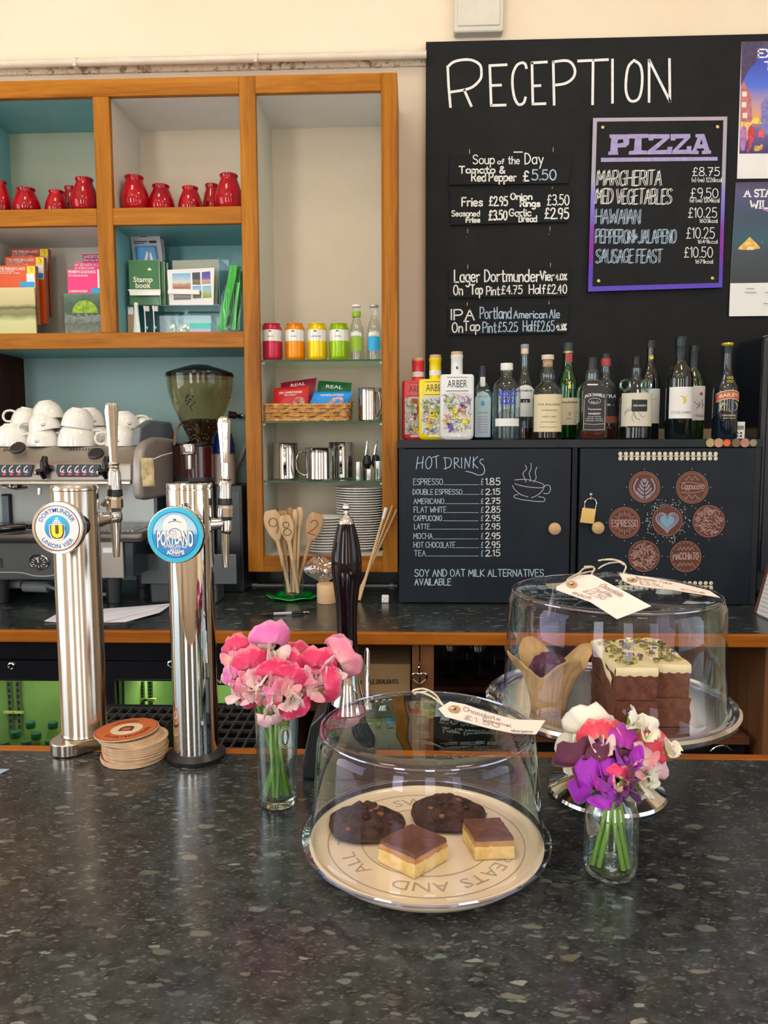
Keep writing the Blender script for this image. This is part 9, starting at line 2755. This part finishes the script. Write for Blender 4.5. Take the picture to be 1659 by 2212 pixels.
def blossom_meshes(seed):
 rnd=random.Random(seed)
 ph=[rnd.uniform(0,6.28) for _ in range(6)]
 back,ruf=rnd.uniform(.05,.22),rnd.uniform(.035,.06)
 def std(u,v):
  a=(u - .5)*2
  th=a*(1.95+.15*math.sin(ph[0]))
  R=(.50+.06*math.cos(2*th)*.0 - .10*math.exp(-(a/.13)**2)*v+.035*math.sin(th*3+ph[0])+.022*math.sin(th*7+ph[1]))*v
  x=R*math.sin(th)*1.12
  z=.34+R*math.cos(th)*.92
  e=v**2.2
  y=-.10*(1 - v)+back*e*(1+.6*math.cos(th))+.16*e*(a*a - .35)+ruf*1.5*math.sin(th*4.3+ph[2])*e+ruf*math.sin(th*8+ph[3])*v**4 - .10*math.exp(-(a/.10)**2)*(1 - v*.6)
  return (x,y,z)
 def wing(side):
  def f(u,v):
   a=(u - .5)*2
   w=.05+.25*math.sin(PI*v**.85*.95)**.7 if v>0 else .05
   sp_=side*(.02+.16*v)
   x=sp_+side*.06*math.cos(a)+a*w*.55
   y=-.12 - .34*v+.05*math.sin(a*6+ph[3])*v
   z=.10+.20*v - .26*v*v+a*w*side*.9+.03*math.sin(a*7+ph[4])*v
   return (x,y,z)
  return f
 def keel(u,v):
  a=2*PI*u
  r=.05*math.sin(PI*(.1+.85*v))
  return (r*math.cos(a)*.6,-.10 - .26*v,.10+.02*v - .05*v*v+r*math.sin(a)*1.5)
 out=[]
 for fn,nu,nv,wr in ((std,15,12,False),(wing(-1),9,9,False),(wing(1),9,9,False),(keel,8,7,True)):
  m=M(); m.grid(fn,nu,nv,wr)
  me=bpy.data.meshes.new('petal'); me.from_pydata([tuple(p) for p in m.v],[],m.f); me.shade_smooth()
  out.append(me)
 m=M(); m.lathe([(.0005,-.10),(.045,-.07),(.075,0),(.06,.05)],(0,0,0),10)
 for i in range(5):
  a=2*PI*i/5; ca,sa=math.cos(a),math.sin(a)
  m.add([(.05*ca - .03*sa,.05*sa+.03*ca,.02),(.05*ca+.03*sa,.05*sa - .03*ca,.02),(.10*ca,.10*sa,.13)],[(0,1,2)])
 me=bpy.data.meshes.new('calyx'); me.from_pydata(m.v,[],m.f); me.shade_smooth(); out.append(me)
 return out
BM=[blossom_meshes(s) for s in (3,8,15,21)]
STEM=mat('sweet_pea_stem',(0.20,0.38,0.05),.45,var=.2,nscale=30)
CALX=mat('calyx_green',(0.28,0.38,0.07),.5)
_mats_done={}
def bmesh_with(me,key,mt):
 k_=(me.name,key)
 if k_ not in _mats_done:
  c=me.copy(); c.materials.clear(); c.materials.append(mt); _mats_done[k_]=c
 return _mats_done[k_]
def bloom(parent,p,s,ck,wk,rz,tilt,lean,seed):
 ms=BM[seed % 4]
 e=bpy.data.objects.new('flower',bmesh_with(ms[0],ck,PM_[ck]))
 COL.objects.link(e); e.parent=parent
 e.location=Vector(p) - parent.location
 e.scale=(s,s,s)
 rn_=random.Random(seed*7+int(s*9000)); rz+=rn_.uniform(-.35,.35); lean+=rn_.uniform(-.45,.35)
 e.rotation_euler=Matrix.Rotation(rz,3,'Z').__matmul__(Matrix.Rotation(tilt,3,'Y')).__matmul__(Matrix.Rotation(lean,3,'X')).to_euler()
 sd=e.modifiers.new('s','SOLIDIFY'); sd.thickness=.012; sd.offset=0
 for me,nm,kk in ((ms[1],'petal',wk),(ms[2],'petal',wk),(ms[3],'keel',wk)):
  q_=bpy.data.objects.new(nm,bmesh_with(me,kk,PM_[kk])); COL.objects.link(q_); q_.parent=e
  if nm=='petal':s3=q_.modifiers.new('s','SOLIDIFY'); s3.thickness=.012; s3.offset=0
 q_=bpy.data.objects.new('calyx',bmesh_with(ms[4],'c',CALX)); COL.objects.link(q_); q_.parent=e
 return e
def spray(vase,lb,group,foot,mouth,r,blooms,D0,sd0,s_k):
 # one stem rising from foot through mouth to its blooms [(px, py, width px, dD, colour, wing colour, rz, tilt, lean)]
 o=thing('sweet_pea',lb,'flower',foot,group)
 pts=[]
 b0=blooms[0]
 P_=[W(b[0],b[1],D0+b[3]) for b in blooms]
 cen=sum(P_,Vector())/len(P_)
 knot=mouth+(cen - mouth)*.55; knot.y+=.004
 m=M(); m.tube(_c3([foot,foot+(mouth - foot)*.5+Vector((0,0,0)),mouth,knot]),r,8)
 for q_ in P_:
  m.tube(_c3([knot,(knot+q_)/2+Vector((0,.006,.003)),q_+Vector((0,.004,0))]),r*.62,6)
 build('stem',m,STEM,o,smooth=True)
 for i,(b,q_) in enumerate(zip(blooms,P_)):
  s=b[2]*mpp(D0)*s_k
  dz=-.36*s
  bloom(o,q_+Vector((0,0,dz*math.cos(b[7])))+Vector((-math.sin(b[7])*s*.36,0,0)),s,b[4],b[5],b[6],b[7],b[8],i+sd0)
 return o
r_=math.radians
g1='pink sweet peas in the tall glass'
mt1=lambda dx,dy=0:Vector((V1.x+dx,V1.y+dy,V1.z+h1 - .001))
ft1=lambda dx,dy=0:Vector((V1.x+dx,V1.y+dy,V1.z+.0135))
SP1=[
 ('pale pink sweet pea stem with the topmost blooms of the tall glass',(.006,-.006),(-.004,.004),[(547,1395,74,.01,'pale','pale',r_(-20),r_(-8),0),(590,1380,78,-.005,'orchid','pale',r_(15),r_(14),0),(567,1376,56,.03,'orchid','orchid',0,0,0)]),
 ('blush sweet pea stem at the far left of the pink bunch',(.012,-.004),(-.022,0),[(503,1402,62,.0,'hot','blush',r_(-25),r_(-25),0),(500,1440,66,-.01,'blush','pale',r_(-30),r_(-50),0),(512,1455,56,-.02,'orchid','orchid',0,r_(-30),0)]),
 ('pale sweet pea stem hanging low at the left of the pink bunch',(.004,.010),(-.020,-.008),[(503,1487,74,-.02,'pale','pale',r_(-20),r_(-70),0),(525,1495,66,-.03,'hot','pale',r_(-5),r_(-100),0),(540,1478,60,-.035,'blush','pale',0,r_(-40),0)]),
 ('salmon pink sweet pea stem at the centre left',(-.002,-.012),(-.006,-.012),[(540,1432,70,-.02,'hot','blush',r_(-10),r_(-15),0),(560,1455,68,-.035,'blush','pale',r_(10),r_(10),0),(580,1430,50,-.01,'pale','pale',0,0,0)]),
 ('bright rose sweet pea stem at the centre of the pink bunch',(-.010,-.004),(.004,-.014),[(600,1452,66,-.04,'hot','blush',r_(20),r_(20),0),(622,1435,66,-.01,'hot','orchid',r_(-10),r_(-4),0),(640,1410,62,.01,'hot','orchid',0,r_(5),0)]),
 ('rose sweet pea stem right of centre with two broad blooms',(-.012,.006),(.014,-.006),[(686,1432,72,-.01,'hot','pale',r_(5),r_(3),0),(632,1462,62,-.045,'hot','blush',r_(25),r_(35),0),(655,1478,56,-.03,'blush','pale',r_(-10),r_(60),0)]),
 ('long sweet pea stem reaching furthest right over the pump collar',(-.016,-.002),(.022,0),[(738,1428,82,.0,'blush','pale',r_(15),r_(60),0),(742,1403,60,.015,'orchid','orchid',r_(10),r_(45),0),(712,1455,60,-.01,'hot','blush',0,r_(80),0)]),
 ('rose sweet pea stem drooping at the right of the pink bunch',(-.006,.012),(.020,-.010),[(706,1485,66,-.03,'hot','blush',r_(10),r_(95),0),(676,1458,50,-.02,'hot','blush',0,r_(40),0)]),
 ('sweet pea stem with low front blooms hanging over the glass rim',(.008,.004),(.004,-.020),[(634,1525,62,-.055,'hot','pale',r_(5),r_(172),0),(577,1515,60,-.05,'blush','pale',r_(-10),r_(-130),0),(585,1546,50,-.055,'pale','pale',0,r_(175),0)]),
 ('salmon sweet pea stem low at the front left of the pink bunch',(.014,.008),(-.012,-.018),[(558,1505,62,-.05,'coral','blush',r_(-15),r_(-150),0),(608,1498,64,-.05,'blush','pale',r_(10),r_(-60),0),(590,1478,54,-.055,'blush','orchid',0,r_(-35),0)]),
]
for i,(lb,f0,m0,bl) in enumerate(SP1):
 spray(v1,lb,g1,ft1(*f0),mt1(m0[0],m0[1]),.0024,bl,Dv,i*3,1.12)
for i in range(7):# further bare stems standing in the water
 a=i*0.9+.3
 o=thing('cut_greenery','thin green stem without a bloom of its own in the tall glass','greenery',ft1(.018*math.cos(a),.014*math.sin(a)),'bare stems in the tall glass')
 m=M(); m.tube(_c3([o.location,ft1(.004*math.cos(a+2),.006*math.sin(a))+Vector((0,0,h1*.5)),mt1(-.020*math.cos(a),.012*math.sin(a+1))+Vector((0,0,.012))]),.0021,8); build('stem',m,STEM,o,smooth=True)
g2='purple and cream sweet peas in the small bottle'
mt2=lambda dx,dy=0:Vector((V2.x+dx,V2.y+dy,V2.z+h2*1.045))
ft2=lambda dx,dy=0:Vector((V2.x+dx,V2.y+dy,V2.z+.0125))
SP2=[
 ('cream sweet pea stem with the large bloom at the upper left of the small bottle',(-.021,-.006),(.002,.004),[(1272,1570,92,.02,'cream','cream',r_(-10),r_(-4),0),(1232,1612,72,.03,'cream','cream',r_(-30),r_(-35),0),(1228,1645,58,.03,'cream','cream',r_(-30),r_(-80),0)]),
 ('coral sweet pea stem at the top centre',(.016,-.012),(-.002,-.006),[(1296,1592,78,-.005,'coral','pale',r_(-5),r_(-6),0),(1340,1580,64,.01,'coral','blush',r_(15),r_(15),0)]),
 ('cream sweet pea stem with the thin upright bud',(-.008,.014),(.008,.006),[(1362,1548,44,.0,'cream','cream',r_(60),r_(-18),0),(1398,1572,58,.0,'cream','cream',r_(10),r_(20),0)]),
 ('deep maroon sweet pea stem at the left',(.010,-.016),(-.008,-.004),[(1256,1642,88,-.01,'maroon','maroon',r_(-15),r_(-10),0),(1300,1640,66,-.02,'maroon','magenta',0,0,0),(1328,1640,66,-.012,'maroon','maroon',r_(10),r_(20),0)]),
 ('bright magenta sweet pea stem at the centre',(-.015,-.010),(.004,-.008),[(1346,1612,88,-.01,'magenta','violet',r_(0),r_(2),0),(1365,1655,60,-.02,'violet','violet',r_(10),r_(60),0)]),
 ('coral red sweet pea stem at the right',(-.018,.006),(.010,0),[(1393,1618,78,.0,'coral','blush',r_(8),r_(12),0),(1388,1652,66,-.015,'pale','blush',r_(0),r_(100),0),(1444,1604,66,.005,'coral','cream',r_(25),r_(25),0)]),
 ('cream sweet pea stem spreading low at the right',(-.004,.018),(.012,-.004),[(1405,1688,84,-.01,'cream','cream',r_(10),r_(105),0),(1412,1660,70,.005,'pale','cream',r_(10),r_(75),0),(1384,1722,58,-.01,'cream','cream',0,r_(160),0)]),
 ('violet sweet pea stem at the lower left',(.014,.006),(-.006,-.012),[(1276,1694,82,-.035,'violet','violet',r_(-10),r_(-65),0),(1304,1672,60,-.035,'violet','magenta',0,r_(-10),0)]),
 ('darkest purple sweet pea stem hanging at the front',(.020,.010),(.004,-.016),[(1345,1722,74,-.045,'indigo','indigo',r_(5),r_(176),0),(1338,1678,50,-.04,'hot','blush',0,r_(20),0),(1358,1690,46,-.045,'maroon','maroon',r_(0),r_(120),0)]),
]
for i,(lb,f0,m0,bl) in enumerate(SP2):
 m0=(m0[0]*.8,m0[1]*.8)
 spray(v2,lb,g2,ft2(*f0),mt2(*m0),.0027,bl,D2v,i*3+1,1.15)
# small things at the left picture edge
o=thing('blue_card','corner of a pale blue card at the left picture edge on the bar','card',G(0,1670,zf))
m=M(); m.slab(G(-60,1672,zf+.001) ,G(-10,1676,zf+.001),G(21,1661,zf+.003),G(-40,1660,zf+.001),(0,0,1),.0008); build('card',m,mat('pale_blue_card',(0.30,0.42,0.58),.5),o)
